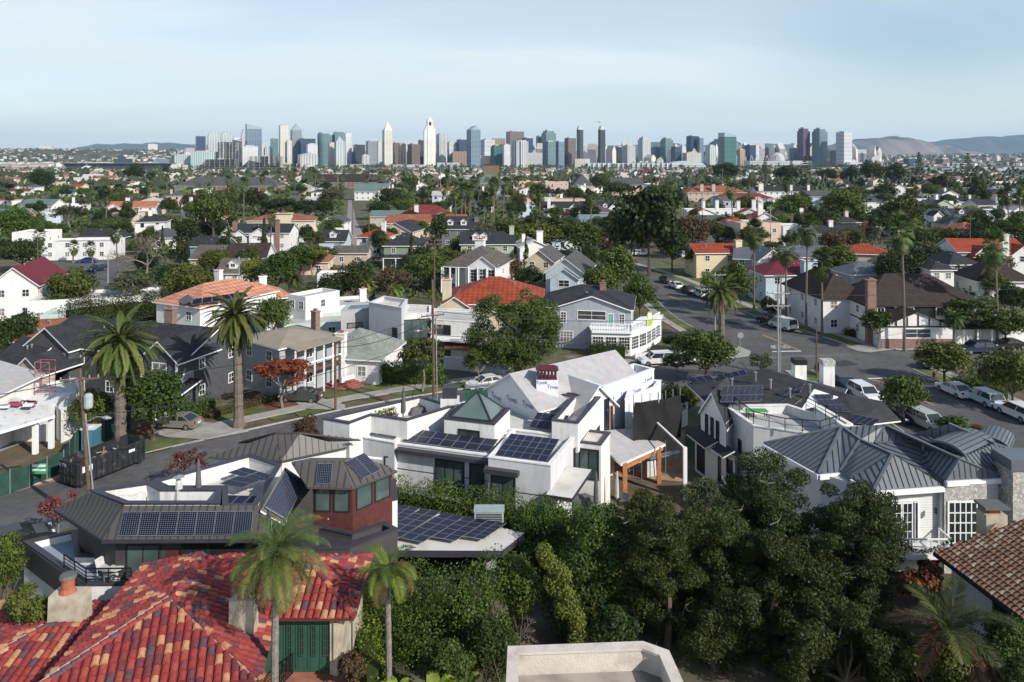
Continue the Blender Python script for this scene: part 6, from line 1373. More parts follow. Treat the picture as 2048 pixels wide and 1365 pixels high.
I_=thing('house','shaded white house with a weathered brown tile roof at the lower right','house',(29,40,0));BT=[M('btile_'+k,c,.85,scale=5,amt=.25)for k,c in{'a':(.2,.11,.065),'b':(.17,.09,.055),'c':(.23,.14,.09),'d':(.15,.085,.055),'e':(.19,.1,.06),'f':(.3,.23,.17)}.items()]+[M('btile_bed',(.03,.025,.022),.9)]
barrel_roof('roof',[Vector((25.2,44.7,4.5)),Vector((26.6,34,4.5)),Vector((33.5,34,7.9)),Vector((32,43.5,7.9))],I_,BT,.3,.36,rng=r_)
mb=MB();mb.bar((25.15,44.7,4.4),(26.55,34,4.4),.16,.2);mb.build('gutter',DFRAME,I_);mb=MB();mb.prism([(25.9,44.2),(27.2,34),(33,34),(32,43.2)],0,4.4);mb.build('wall',WSTUC,I_)
win(I_,(25.9,44.2),(27.2,34),3.2,4.9,2.3,4,1,1,M('frame_brown',(.12,.1,.085),.7));
q=Vector((29.6,46.2,0));mb=MB();mb.box(28.9,30.2,45.7,46.7,0,6.2);mb.box(28.8,30.3,45.6,46.8,6.55,6.7,1);mb.box(29.2,29.9,45.9,46.5,6.2,6.55,2);mb.build('chimney',[STUC,M('grey_cap',(.1,.11,.1)),M('clay',(.35,.11,.06))],I_)
J=thing('tower','weathered white concrete rooftop with chamfered parapet at the bottom edge','building',(2.5,26,0));CONCW=M('stained_concrete',(.56,.5,.44),.95,scale=.8,amt=.14,bump=.4,bscale=10,kind='ground',p=[((.4,.34,.29),1.3,.5,.74)])
flat(J,[(1018,1299),(1286,1289),(1336,1307),(1400,1450),(1420,1700),(1000,1700)],10,0,CONCW,CONCW,M('stained_deck',(.36,.31,.27),.95,scale=.7,amt=.2,kind='ground',p=[((.22,.19,.16),.9,.45,.65)]),.75,.32)
K=H('grey clapboard house with white balcony sunroom at the avenue corner',1262,617,6.1,182,11,-11,'hip','grey','dark',2.3,'r',wing=[(1.1,10.6,.7,6.1,1.75)],chim=[(.35,.4,8.9,.9,1)])
for a,b,z0,z1,nx,nz in((.7,1.6,3.7,5.4,2,4),(9.2,10.1,3.7,5.4,2,4),(.6,2.6,.8,2.6,4,4)):win(K,(-4.2,-.72),(6.4,-.72),a,b,z0,z1,nx,nz,world=False)
win(K,(-4.2,-.72),(6.4,-.72),7.6,8.5,3.3,5.4,1,1,TRIM,M('mint_door',(.18,.4,.32),.5),world=False,name='door')
KP=[P(1183,664,3.3),P(1262,666,3.3),P(1293,656,3.3),P(1320,640,3.3)]
mb=MB();mb.prism([(p.x,p.y)for p in KP]+[(24,121),(12,114)],0,3.1);mb.build('sunroom',TRIM,K)if False else None
sun_=thing('sunroom','white rounded sunroom with balcony railing in front of the grey clapboard house','porch',(KP[0].x,KP[0].y,0));mb=MB();mb.prism([(p.x,p.y)for p in KP]+[(23.6,118),(20,117),(17,111),(11.6,111)],0,3.2);mb.build('wall',TRIM,sun_)
mb=MB();mb.prism([(p.x*1.003,p.y*.997)for p in KP]+[(23.9,118),(17,111),(11.2,111)],3.2,3.45);mb.build('cornice',TRIM,sun_);rail(sun_,[p+Vector((0,.2,.15))for p in KP],1.,1,TRIM,.35,r=.06)
for a,b in zip(KP[:-1],KP[1:]):
 L_=(b-a).length;k=max(1,round(L_/1.9))
 for i in range(k):win(sun_,a,b,L_*i/k+.12,L_*(i+1)/k-.12,.8,2.7,4,4,TRIM,GLASS,.08,mw=.05)
H1=H('dark grey shingled house with white-trimmed gables behind the left date palm',372,713,6,370,10,-18,'gx','dgrey','dark',2.1,'r',wing=[(-7.6,6.6,1.6,6,2.3),(8.8,5,1.8,6,2.)])
qh=H1.matrix_basis;Hl=lambda a,b,z:Vector(qh@Vector((a,b,z)))
for o_ in[x for x in H1.children if x.name.startswith('wall')]:o_.data.materials[0]=SHING
mb=MB();mb.slab([(5,-3.8,2.8),(13,-3.8,2.8),(13,0,3.7),(5,0,3.7)],.18,0,1);mb.build('porch_roof',[ROOF['dark'],TRIM],H1,world=False)
for i in range(6):mb=MB();mb.box(5.2+i*1.5,5.5+i*1.5,-3.7,-3.4,0,2.7);mb.build('column',TRIM,H1,world=False)
mb=MB()
for a,b in(((6.3,-1.9),(11.3,-1.9)),((11.3,-1.9),(11.3,.5)),((6.3,-1.9),(6.3,.5))):
 a,b=Vector((*a,3.4)),Vector((*b,3.4));mb.bar(a+Vector((0,0,.9)),b+Vector((0,0,.9)),.09,.09);mb.bar(a+Vector((0,0,.15)),b+Vector((0,0,.15)),.09,.09)
 for i in range(13):q=a.lerp(b,i/12);mb.bar(q,q+Vector((0,0,.9)),.05,.05)
for x in(6.4,11.2):mb.bar((x,-1.9,3.2),(x,-1.9,6),.2,.2)
mb.build('balcony_rail',TRIM,H1,world=False);chimney(H1,3.2,6,3,9.6,1.2,BRICK)
for a,b in((.5,1.6),(2.1,4.5),(5.,6.1)):win(H1,(-10.9,-1.62),(-4.3,-1.62),a,b,3.6,5.5,3 if b-a>2 else 1,3,world=False)
H('tan-roofed two-storey house with white upper veranda by the autumn tree',559,695,6,112,8.2,-39,'hip','grey','sand',.9,'r',chim=[(.1,.95,8.4,1.,1)])
ver=thing('veranda','white upper veranda with posts on the tan-roofed house','porch',(-25,90,0));mb=MB()
va,vb=Vector((-26.2,87.3,0)),Vector((-22.2,93.2,0));n_=Vector((.83,-.56,0))*1.5
for i in range(6):q=va.lerp(vb,i/5)+n_;mb.bar((q.x,q.y,0),(q.x,q.y,5.7),.18,.18)
for z in(3.9,5.65):mb.bar(va+n_+Vector((0,0,z)),vb+n_+Vector((0,0,z)),.15,.16)
mb.build('column',TRIM,ver);mb=MB();mb.slab([va+Vector((0,0,3)),vb+Vector((0,0,3)),vb+n_+Vector((0,0,3)),va+n_+Vector((0,0,3))],.25);mb.build('floor_slab',M('deck_brown',(.12,.075,.055),.8),ver);mb=MB();mb.slab([va+Vector((0,0,6.0)),vb+Vector((0,0,6.0)),vb+n_*1.2+Vector((0,0,5.8)),va+n_*1.2+Vector((0,0,5.8))],.14);mb.build('porch_roof',ROOF['sand'],ver)
H('sage hip-roofed bungalow with a white square chimney behind the long hedge',757,716,3.4,140,9,-11,'hip','white','sage',2.5,'r',chim=[(-.1,-.02,6.2,1.2)])
Hm=thing('house','grey and white modern cubic house with tall dark glass hall','house',(-17,104,0));GST=M('grey_stucco',(.4,.4,.41),.85,scale=1,amt=.1)
flat(Hm,[(682,622),(740,618),(758,604),(700,606)],6.2,0,GST,GST,ROOF['blue'],.3);flat(Hm,[(738,606),(803,617),(815,600),(768,593)],7.6,0,M('white_grey_stucco',(.55,.55,.55),.85,scale=1,amt=.06),None,MEMB,.5);flat(Hm,[(800,630),(862,627),(862,612),(815,610)],6.1,0,WSTUC,None,MEMB,.2);flat(Hm,[(862,640),(962,646),(975,622),(866,618)],5.4,0,WSTUC,None,ROOF['pale'],.3)
a,b=P(803,632,6.1),P(862,628,6.1);win(Hm,a,b,.03,.97,.3,5.5,3,2,DFRAME,GLASSG,.1);a,b=P(738,606,7.6),P(803,617,7.6);win(Hm,a,b,.72,.88,2.6,4.8,1,1,DFRAME);a,b=P(682,622,6.2),P(740,618,6.2);win(Hm,a,b,.2,.75,3.6,4.4,1,1,DFRAME);a,b=P(862,640,5.4),P(962,646,5.4);win(Hm,a,b,.05,.4,3.4,4.8,3,1,DFRAME);win(Hm,a,b,.05,.4,.3,2.8,3,1,DFRAME,GLASSG)
mb=MB();n_=Vector((0,-1.6,0));mb.slab([a+n_-Vector((0,0,2.3)),b+n_-Vector((0,0,2.3)),b-Vector((0,0,2.2)),a-Vector((0,0,2.2))],.2);mb.build('canopy',WSTUC,Hm);mb=MB();n_=Vector((0,-2.4,0));mb.slab([a.lerp(b,.3)+n_-Vector((0,0,3.2)),b+n_-Vector((0,0,3.2)),b-Vector((0,0,3.)),a.lerp(b,.3)-Vector((0,0,3.))],.15);mb.build('awning',M('rust_metal',(.16,.07,.05),.6),Hm)
H('cream house with bright orange-red tile hip roof behind the big pine',985,606,4.8,196,14,-3,'hip','cream','red',3.1,wing=[(-6,4.6,1,4.4,1.5)],chim=[(-.98,.2,8,1.4)])
T=H('tudor house with broad brown roofs, half-timbering and brick chimney',1850,606,6,236,11,0,'hip','white','brown',3.6,chim=[(-.98,-.1,9.6,1.3,1)],wing=[(-3.4,10.5,4,3.4,2.2)],trim=False)
H('tudor side wing with white window wall facing the avenue',1690,592,6,92,14,4,'hip','white','brown',3,trim=False)
mb=MB()
for i in range(7):mb.bar((-8+i*1.6,-4.06,3.2),(-8+i*1.6,-4.06,3.3+1.9*(1-abs(i-3)/3.6)),.14,.1)
mb.bar((-8.6,-4.06,3.3),(1.8,-4.06,3.3),.12,.18);mb.build('timbering',M('dark_timber',(.05,.035,.03),.8),T,world=False)
mb=MB();mb.box(-8.6,1.8,-4.05,-4.0,0,1.5);mb.build('brick_base',BRICK,T,world=False)
mw_=PV.matrix_basis;pw=PV.children[1].dimensions if False else 10.6*.5;hwp=max(abs(v.co.x)for v in PV.children[0].data.vertices);zr_=8.82;fl_=[mw_@Vector(q)for q in((-hwp-.45,-.45,6.42),(hwp+.45,-.45,6.42),(0,hwp,zr_))];rl_=[mw_@Vector(q)for q in((hwp+.45,-.45,6.42),(hwp+.45,15,6.42),(0,hwp,zr_))]
BLKP=M('solar_black',(.008,.009,.014),.35,scale=.6,amt=.2,kind='solar',p=(1,1,0))
for pl,a,b,d_ in((fl_,(342,601),(384,608),(368,590)),(rl_,(408,607),(452,596),(400,596)),(rl_,(455,594),(490,585),(440,586))):sol_on(PV,pl,a,b,d_,3,1,BLKP,.15)
for xa,xb in((-7.4,-4.6),(-1.6,1.6),(3,6.2)):win(T,(-9,-.02),(9,-.02),xa+9,xb+9,3.5,5.4,4,1,M('dark_timber',(.05,.035,.03),.8),GLASS,.1,world=False)
mb=MB();mb.slab([(1.8,-2.6,2.7),(8.8,-2.6,2.7),(8.8,0,3.5),(1.8,0,3.5)],.16,0,0);mb.build('porch_roof',ROOF['brown'],T,world=False)
for i in range(4):mb=MB();mb.box(2.2+i*2.1,2.4+i*2.1,-2.5,-2.3,0,2.6);mb.build('column',TRIM,T,world=False)
for x in(.1,2.,3.9,5.7):mb=MB();mb.tube([(x,-2.75,0),(x,-2.75,6.1)],.17,8);mb.build('column',TRIM,CH_,world=False)
for x in(-5.9,-4.1,-2.3,-.6):mb=MB();mb.tube([(x,-1.9,0),(x,-1.9,5.8)],.16,8);mb.build('column',TRIM,CH_,world=False)
for x in(.4,2.25,4.05):win(CH_,(.1,-2.42),(5.7,-2.42),x-.1,x+1.3,3.1,5.7,2,4,TRIM,GLASS,.08,world=False);win(CH_,(.1,-2.42),(5.7,-2.42),x-.1,x+1.3,.3,2.5,2,4,TRIM,GLASS,.08,world=False)
o=thing('paddle_board','lime yellow and white paddle board leaning at the sunroom balcony corner','board',KP[2]+Vector((.6,.6,.2)));mb=MB();mb.add([(x,0,z)for x,z in((-.3,0),(.3,0),(.42,.6),(.42,1.5),(.25,2),(-.25,2),(-.42,1.5),(-.42,.6))]+[(x,.12,z)for x,z in((-.3,0),(.3,0),(.42,.6),(.42,1.5),(.25,2),(-.25,2),(-.42,1.5),(-.42,.6))],[tuple(range(8)),tuple(range(8,16))[::-1]]+[(i,i+8,(i+1)%8+8,(i+1)%8)for i in range(8)]);mb.build('board',M('board_lime',(.5,.62,.05),.4),o,world=False);mb=MB();mb.box(-.3,.3,-.02,0,.8,1.8);mb.build('deck_pad',TRIM,o,world=False)
S_=thing('house','white house under construction with membrane-covered porch roof at the left edge','house',(-50,72,0))
slope(S_,[(-60,800,4.6),(38,795,4.4),(110,831,3.3),(-70,884,3.3)],M('porch_underlay',(.56,.56,.55),.7,scale=1.2,amt=.1,kind='ground',p=[((.4,.4,.4),1.4,.6,.64)]),None,t=.25)
mb=MB();mb.box(-60,-49.2,72,78,0,5.5);mb.box(-49.2,-45.5,74,78,0,3.6);mb.build('wall',WSTUC,S_);gq=MB();pitched(gq,-60,-49.2,72,78,5.5,1.6,'y');gable_faces(gq,-60,-49.2,72,78,5.5,1.6,'y',1);gq.build('roof',[UNDER,TRIM],S_);win(S_,(-60,71.95),(-49.2,71.95),9.2,10,4.4,5.3,2,1,DFRAME)
mb=MB()
for p in((100,836),(68,846)):q=P(*p,3);mb.box(q.x-.2,q.x+.2,q.y,q.y+.4,0,3.2)
mb.build('column',TRIM,S_);win(S_,(-56,71.9),(-49,71.9),.3,6.2,.2,2.6,4,1,DFRAME,GLASS,.08)
flat(S_,[(66,772),(152,757),(172,800),(122,822)],3.2,0,WSTUC,None,MEMB,.15);H('black-roofed cottage with white sash window above the building site',20,728,4.6,84,8,-16,'gx','tan','dark',2,wing=[(4,4,1.2,4.4,1.6)])
def paint(k,c):return M('paint_'+k,c,.28,scale=.4,amt=.06,spec=.6)
PAINTS={'white':paint('white',(.66,.66,.66)),'silver':paint('silver',(.38,.39,.39)),'black':paint('black',(.018,.018,.02)),'navy':paint('navy',(.02,.03,.06)),'blue':paint('blue',(.01,.03,.22)),'pblue':paint('pale_blue',(.36,.47,.55)),'grey':paint('grey',(.06,.06,.062)),'tan':paint('champagne',(.2,.19,.165)),'green':paint('green',(.03,.06,.05)),'red':paint('red',(.3,.02,.02))}
TYRE=M('tyre',(.02,.02,.02),.9,scale=8);RIM=M('rim',(.4,.4,.42),.3,.8);CGLASS=M('car_glass',(.025,.032,.036),.05,scale=.5,amt=.3,spec=.7);LAMPW=M('headlight',(.7,.72,.74),.1,spec=.7);LAMPR=M('taillight',(.3,.015,.015),.2);PLAST=M('dark_plastic',(.03,.03,.032),.7)
CARS={'sedan':([(-2.35,.32),(-2.38,.7),(-2.25,.95),(-1.5,1.0),(1.0,.97),(1.95,.83),(2.35,.62),(2.38,.32)],(-1.85,1.15,-1.0,.3),1.82,1.45),'suv':([(-2.35,.4),(-2.4,.8),(-2.32,1.08),(-1.5,1.1),(1.1,1.08),(2.1,.98),(2.38,.75),(2.4,.4)],(-2.3,1.25,-2.0,.5),1.9,1.74),'van':([(-2.4,.4),(-2.45,.9),(-2.4,1.15),(-1.5,1.16),(1.6,1.12),(2.2,1.0),(2.4,.75),(2.4,.4)],(-2.38,1.8,-2.3,.9),1.95,2.0),'jeep':([(-2.0,.5),(-2.05,.9),(-2.05,1.12),(-1.5,1.14),(.9,1.14),(1.9,1.1),(2.0,.9),(2.0,.5)],(-2.0,.75,-1.95,.45),1.8,1.85),'pickup':([(-2.7,.5),(-2.7,.9),(-2.7,1.1),(-1.5,1.1),(1.1,1.12),(2.4,1.05),(2.6,.8),(2.6,.5)],(-.75,1.35,-.55,.55),1.95,1.8)}
def car(label,px,py,ang,typ,col,lights=True,z=.04):
 prof,cab,W,Hh=CARS[typ];q=P(px,py,0);o=thing('parked_car' if typ!='pickup' else 'pickup_truck',label,'car',(q.x,q.y,z),R(ang),'cars along the streets');pm=PAINTS[col];hw=W/2
 if typ=='van':o.name='parked_van';o['category']='van'
 mb=MB();n=len(prof);V=[]
 for y,k in((-hw,.97),(-hw*.98,1),(hw*.98,1),(hw,.97)):V+=[(x*k,y,zz if zz>.45 or k==1 else zz)for x,zz in prof]
 Fc=[tuple(range(n))[::-1],tuple(range(3*n,4*n))]
 for r in range(3):Fc+=[(r*n+i,(r+1)*n+i,(r+1)*n+(i+1)%n,r*n+(i+1)%n)[::-1]for i in range(n)]
 mb.add(V,[f[::-1]for f in Fc]);zb=prof[3][1]-.03;r0,r1,t0,t1=cab
 mb.box(t0-.02,t1+.05,-hw*.8,hw*.8,Hh-.07,Hh)
 cor=lambda x,s,zz,k:(x,s*hw*k,zz)
 for s in(-1,1):
  for a,b in((r0,t0),(r1,t1)):mb.bar(cor(a,s,zb,.93),cor(b,s,Hh-.04,.8),.09,.07)
  m_=(r0+r1)/2-.1;mb.bar(cor(m_,s,zb,.93),cor((t0+t1)/2-.1,s,Hh-.04,.8),.1,.06)
  if typ in('van',):mb.add([cor(r0+.02,s,zb,.95),cor(m_,s,zb,.95),cor((t0+t1)/2-.1,s,Hh-.04,.82),cor(t0,s,Hh-.04,.82)],[(0,1,2,3)if s<0 else(3,2,1,0)])
  mb.bar((r1-.25,s*hw*1.0,zb+.1),(r1-.25,s*(hw+.16),zb+.12),.12,.14)
 if typ=='pickup':mb.box(-2.6,-.85,-hw*.85,hw*.85,1.1,1.105,1)
 mb.build('body',[pm,PLAST],o,world=False,smooth=False);g=MB()
 v=[cor(r0,-1,zb,.92),cor(r1,-1,zb,.92),cor(r1,1,zb,.92),cor(r0,1,zb,.92),cor(t0,-1,Hh-.06,.79),cor(t1,-1,Hh-.06,.79),cor(t1,1,Hh-.06,.79),cor(t0,1,Hh-.06,.79)]
 g.add(v,[(0,1,5,4),(1,2,6,5),(2,3,7,6),(3,0,4,7)]);g.build('windows',CGLASS,o,world=False)
 wx=prof[-1][0]*.62;wr=.34 if Hh<1.6 else.38
 for sx in(-1,1):
  for sy in(-1,1):
   w_=MB();w_.tube([(sx*wx,sy*(hw-.2),wr),(sx*wx,sy*(hw+.015),wr)],wr,14,0);w_.tube([(sx*wx,sy*(hw+.0),wr),(sx*wx,sy*(hw+.025),wr)],wr*.62,10,1);w_.build('wheel',[TYRE,RIM],o,world=False)
 if lights:
  for s in(-1,1):
   m=MB();m.box(prof[-1][0]-.2,prof[-1][0]+.0,s*hw*.72-.16,s*hw*.72+.16,prof[-2][1]-.06,prof[-2][1]+.12);m.build('headlight',LAMPW,o,world=False)
   m=MB();m.box(prof[0][0]-.06,prof[0][0]+.12,s*hw*.78-.14,s*hw*.78+.14,prof[2][1]-.2,prof[2][1]-.02);m.build('taillight',LAMPR,o,world=False)
  m=MB();m.box(prof[0][0]-.09,prof[0][0]+.1,-hw*.95,hw*.95,.38,.55);m.box(prof[-1][0]-.1,prof[-1][0]+.06,-hw*.9,hw*.9,.38,.55);m.build('bumper',PLAST if typ!='sedan' else pm,o,world=False)
  m=MB();m.box(prof[0][0]-.1,prof[0][0]-.06,-.26,.26,.62,.76);m.build('number_plate',WP,o,world=False)
 if typ=='jeep':m=MB();m.tube([(-2.05,0,.95),(-2.3,0,.95)],.36,14,0);m.tube([(-2.3,0,.95),(-2.32,0,.95)],.2,10,1);m.build('spare_wheel',[TYRE,RIM],o,world=False)
 return o
for a in[('champagne grey sedan in the driveway right of the left date palm',355,856,172,'sedan','tan'),('dark grey sedan parked in the driveway under the orange autumn tree',602,803,176,'sedan','grey'),('white sedan half hidden behind the wrapped house gable',972,776,206,'sedan','white'),('white SUV at the kerb before the white sunroom',1312,730,191,'suv','white'),('white sedan at the kerb just right of the white SUV',1376,728,187,'sedan','white'),('white SUV facing the viewer beside the black-roofed house',1730,800,-84,'suv','white'),('dark blue hatchback behind the white SUV on the near side road',1690,778,-88,'sedan','navy'),('black car hidden under the round street tree',1800,838,-86,'sedan','black'),('silver wagon nose-out behind the slate roofs',1856,858,-78,'suv','silver'),('white sedan first in the row on the right kerb',1909,790,96,'sedan','white'),('pale blue SUV in the middle of the row on the right kerb',1966,808,96,'suv','pblue'),('white SUV last in the row, cut by the right edge',2036,838,96,'suv','white'),('dark green pickup truck with red load crossing behind the right street tree',1880,738,182,'pickup','green'),('navy SUV at the kerb before the white garden wall',1953,707,184,'suv','navy'),('shiny black sedan at the right edge before the white garden wall',2018,698,182,'sedan','black'),('black SUV at the head of the avenue row near the leaning trunk',1333,566,100,'suv','black'),('white sedan second in the avenue row',1352,577,99,'sedan','white'),('dark sedan third in the avenue row',1377,586,98,'sedan','black'),('white SUV with open roof fourth in the avenue row',1403,595,97,'suv','white'),('dark red sedan beside the avenue date palm',1427,602,97,'sedan','red'),('black jeep with a spare wheel on its back',1537,650,112,'jeep','black'),('white delivery van behind the street pole',1566,659,112,'van','white'),('bright blue coupe at the lane junction on the left',174,526,186,'sedan','blue'),('dark navy car turning on the left lane',194,543,250,'suv','navy'),('black sedan beside the low blue roof at the left edge',30,1096,42,'sedan','black'),('white van behind the two street pines',1284,512,10,'suv','white'),('white car left of the street pines, deep in shade',1256,512,8,'sedan','white'),('white car on the hidden drive left of the tall bright tree',358,449,20,'suv','white')]:car(*a)
POLEW=M('pole_wood',(.12,.08,.055),.9,scale=3,amt=.3);POLEM=M('pole_metal',(.36,.37,.38),.5,.5);WIRE=M('wire',(.03,.03,.03),.6)
def pole(label,px,yb,yt,arms=(),wood=True,r=.16,lean=0.,lamp=None,riser=False,box_=False,px2=None):
 q=P(px,yb,0);zt=CH-(yt-HY)*q.y/F;tx=((px2 or px)-px)*q.y/F;o=thing('utility_pole' if arms or wood else 'light_pole',label,'pole',q);m=POLEW if wood else POLEM
 mb=MB();mb.tube([(0,0,0),(tx,0,zt)],[r,r*.7],8);mb.build('post',m,o,world=False)
 for z,w_,a in arms:
  mb=MB();t=R(a);d=Vector((math.cos(t),math.sin(t),0))*w_/2;c=Vector((tx*z/zt,-.15,z));mb.bar(c-d,c+d,.12,.12);mb.bar(c-d*.5,c-Vector((0,0,.7)),.05,.05);mb.bar(c+d*.5,c-Vector((0,0,.7)),.05,.05);ca=mb.build('crossarm',m,o,world=False)
  mb=MB()
  for k in(-.95,-.5,.5,.95):mb.tube([c+d*k+Vector((0,0,.06)),c+d*k+Vector((0,0,.28))],[.06,.04],6)
  mb.build('insulator',M('insulator',(.25,.25,.24),.4),ca,world=False)
 if riser:mb=MB();mb.tube([(.35,.1,0),(.35+tx,.1,zt*.72)],.07,6);mb.build('conduit',POLEM,o,world=False)
 if box_:mb=MB();mb.lathe((tx*.8+.45,0,zt*.76),[(.3,0),(.32,.1),(.32,.9),(.2,1.05)],10);mb.build('transformer',M('transformer_grey',(.36,.4,.42),.5),o,world=False)
 if lamp:
  lx,lz=lamp;mb=MB();mb.tube([(tx*.8,0,lz-.6),(lx*.5,-.1,lz),(lx,-.2,lz)],.04,6);mb.build('lamp_arm',POLEM,o,world=False);mb=MB();mb.tube([(lx,-.2,lz-.03),(lx+math.copysign(.35,lx),-.2,lz-.05),(lx+math.copysign(.7,lx),-.2,lz-.08)],[.08,.17,.06],8);mb.build('lamp_head',POLEM,o,world=False)
 return Vector((q.x+tx,q.y,zt))
t1=pole('weathered wooden utility pole with transformer left of the date palm',183,1062,738,((11.4,2.6,20),(10.3,1.6,100)),px2=160,riser=True,box_=True,lamp=(.9,8.6))
t2=pole('tall wooden utility pole with street lamp before the cubic house',868,835,560,((11.,2.6,25),(9.6,2.2,25)),px2=865,riser=True,lamp=(-1.4,9.4))
pole('short brown wooden pole on the verge by the brick steps',671,822,690,(),r=.14);pole('silver pole with double crossarms at the street junction',1556,752,570,((10.6,3.,0),(9,3.,0)),False,r=.17,riser=True)
pole('slim brown pole behind the black roof near the junction',1633,757,652,(),r=.12);pole('pale pole with two crossarms along the avenue',1430,680,545,((10,3.2,0),(8.2,3.2,0)),False,r=.15)
for lb,a,b,c in(('dark pole with crossarm in front of the grey arched gable',478,612,514),('grey pole at the corner of the left lane',216,575,508),('thin pole right of the brown wing before the lane',75,548,470),('crossarm pole above the crimson villa',1562,610,545),('brown pole left of the columned house',869,610,480),('tall grey pole left of the round twin trees',1541,500,410),('crossarm pole before the third round tree',1801,480,400),('crossarm pole left of the round ficus',1690,525,460),('lattice pole right of the pink villa crown palms',1940,545,430),('dark pole beside the alley mouth',738,520,425),('second pole along the alley',705,470,400),('pole pair before the tall bright tree',379,480,425),('brown pole among the autumn trees',1367,500,415),('thin pole beside the white flat row',1405,470,385),('floodlight mast beside the long brown school roof',740,385,338),('second floodlight mast left of the brown school roof',676,392,342),('tall thin mast before the crimson shed',881,400,333),('white flagpole among the dark conifers',1445,385,338)):pole(lb,a,b,c,((CH-(c+8-HY)*CH/(b-HY)if False else(b-c)*CH/(b-HY)*.93,2.4,5),)if 'mast' not in lb and 'flagpole' not in lb else(),'grey' not in lb and 'mast' not in lb and 'white' not in lb,r=.15)
def wire(label,pts,sag,r=.03):
 o=thing('overhead_wire',label,'wire',pts[0],group='overhead wires');mb=MB();a,b=Vector(pts[0]),Vector(pts[1]);mb.tube([a.lerp(b,i/16)-a-Vector((0,0,sag*4*(i/16)*(1-i/16)))for i in range(17)],r,4,0,False);mb.build('strand',WIRE,o,world=False)
for lb,a,b,s in(('wire sagging from the left wooden pole to the lamp pole, upper strand',t1+Vector((0,0,-.8)),t2+Vector((0,0,-3.6)),1.4),('wire from the left wooden pole to the lamp pole, lower strand',t1+Vector((0,0,-3.6)),t2+Vector((0,0,-6.2)),1.2),('guy wire slanting down left from the lamp pole',t2+Vector((0,0,-4)),P(820,812,0),0),('wire crossing above the big pine toward the junction pole',t2+Vector((.5,0,-3.4)),P(1556,752)+Vector((0,0,9)),1.5),('low wire crossing before the cubic house to the junction pole',t2+Vector((.5,0,-6)),P(1556,752)+Vector((0,0,7)),1.2),('wire from the junction pole across the right street',P(1556,752)+Vector((0,0,10.6)),P(2120,720)+Vector((0,0,10.5)),.8),('wire from the left pole leaving to the left edge',t1+Vector((0,0,-.8)),Vector((-70,40,10)),.8),('lamp feed wire from the lamp pole to the short brown pole',t2+Vector((-.5,0,-4.4)),P(671,822)+Vector((0,0,7)),.7)):wire(lb,(a,b),s)
o=thing('stop_sign','octagonal stop sign seen from its grey back at the avenue corner','sign',P(1481,706));mb=MB();mb.tube([(0,0,0),(0,0,2.6)],.04,6);mb.build('post',POLEM,o,world=False)
mb=MB();ring=[(math.cos(R(22.5+45*i))*.46,math.sin(R(22.5+45*i))*.46+2.5)for i in range(8)];mb.add([(x,-.06,z)for x,z in ring]+[(x,-.03,z)for x,z in ring],[tuple(range(8))]+[(i+8,(i+1)%8+8,(i+1)%8,i)for i in range(8)],0);mb.add([(x,-.025,z)for x,z in ring],[tuple(range(8))[::-1]],1);mb.build('plate',[POLEM,PAINTS['red']],o,world=False)
o=thing('fire_hydrant','small red fire hydrant on the right corner verge','hydrant',P(1868,757));mb=MB();mb.lathe((0,0,0),[(.2,0),(.15,.1),(.15,.6),(.2,.62),(.12,.8)],10);mb.tube([(-.25,0,.5),(.25,0,.5)],.07,8);mb.build('body',PAINTS['red'],o,world=False)
def person(label,px,py,ang):
 q=P(px,py,.1);o=thing('person',label,'person',q,R(ang));bm_v=[(0,0,.93),(0,0,1.15),(0,.0,1.4),(0,.02,1.5),(0,.04,1.66),(.1,0,.9),(.11,.18,.5),(.11,.12,.06),(.11,.3,.03),(-.1,0,.9),(-.11,-.1,.5),(-.11,-.36,.12),(-.11,-.24,.03),(.2,0,1.38),(.25,-.1,1.12),(.22,.06,.92),(-.2,0,1.38),(-.25,.08,1.12),(-.22,.28,1.0),(0,.05,1.74)]
 ed=[(0,1),(1,2),(2,3),(3,4),(4,19),(0,5),(5,6),(6,7),(7,8),(0,9),(9,10),(10,11),(11,12),(2,13),(13,14),(14,15),(2,16),(16,17),(17,18)]
 rad=[.15,.14,.16,.06,.105,.1,.07,.05,.04,.1,.07,.05,.04,.06,.045,.04,.06,.045,.04,.07]
 me=bpy.data.meshes.new('body');me.from_pydata(bm_v,ed,[]);b=bpy.data.objects.new('body',me);link(b,o);md=b.modifiers.new('skin','SKIN');b.modifiers.new('sub','SUBSURF').levels=1
 for i,r in enumerate(rad):me.skin_vertices[0].data[i].radius=(r,r)
 me.skin_vertices[0].data[0].use_root=True;me.materials.append(M('dark_clothes',(.02,.02,.024),.9,scale=6));bpy.context.view_layer.update();ev=bpy.data.meshes.new_from_object(b.evaluated_get(bpy.context.evaluated_depsgraph_get()));b.modifiers.clear();b.data=ev;SK=M('skin',(.42,.25,.17),.6)
 ev.materials.append(SK)
 for f in ev.polygons:
  c=f.center
  if c.z>1.5 or(c.z<1.06 and abs(c.x)>.19):f.material_index=1
 mb=MB();mb.lathe((0,.03,1.64),[(.1,0),(.13,.06),(.12,.14),(.05,.19)],10);mb.build('hair',M('hair_dark',(.03,.02,.015),.8),o,world=False)
 for s in(-1,1):mb=MB();x,y=(.11,.2)if s>0 else(-.11,-.26);mb.box(x-.05,x+.05,y-.12,y+.16,0,.08);mb.build('shoe',TRIM,o,world=False)
person('person in dark clothes walking on the corner pavement',1757,693,200)
q0,q1=P(268,905),P(122,962);mid=q0.lerp(q1,.5);o=thing('dumpster','long black roll-off dumpster standing at the kerb by the building site','dumpster',mid+Vector((1.3,-1.6,0)),math.atan2(q0.y-q1.y,q0.x-q1.x));DM=M('dumpster_steel',(.02,.022,.026),.6,scale=2,amt=.35,kind='ground',p=[((.1,.08,.07),1.6,.58,.7)])
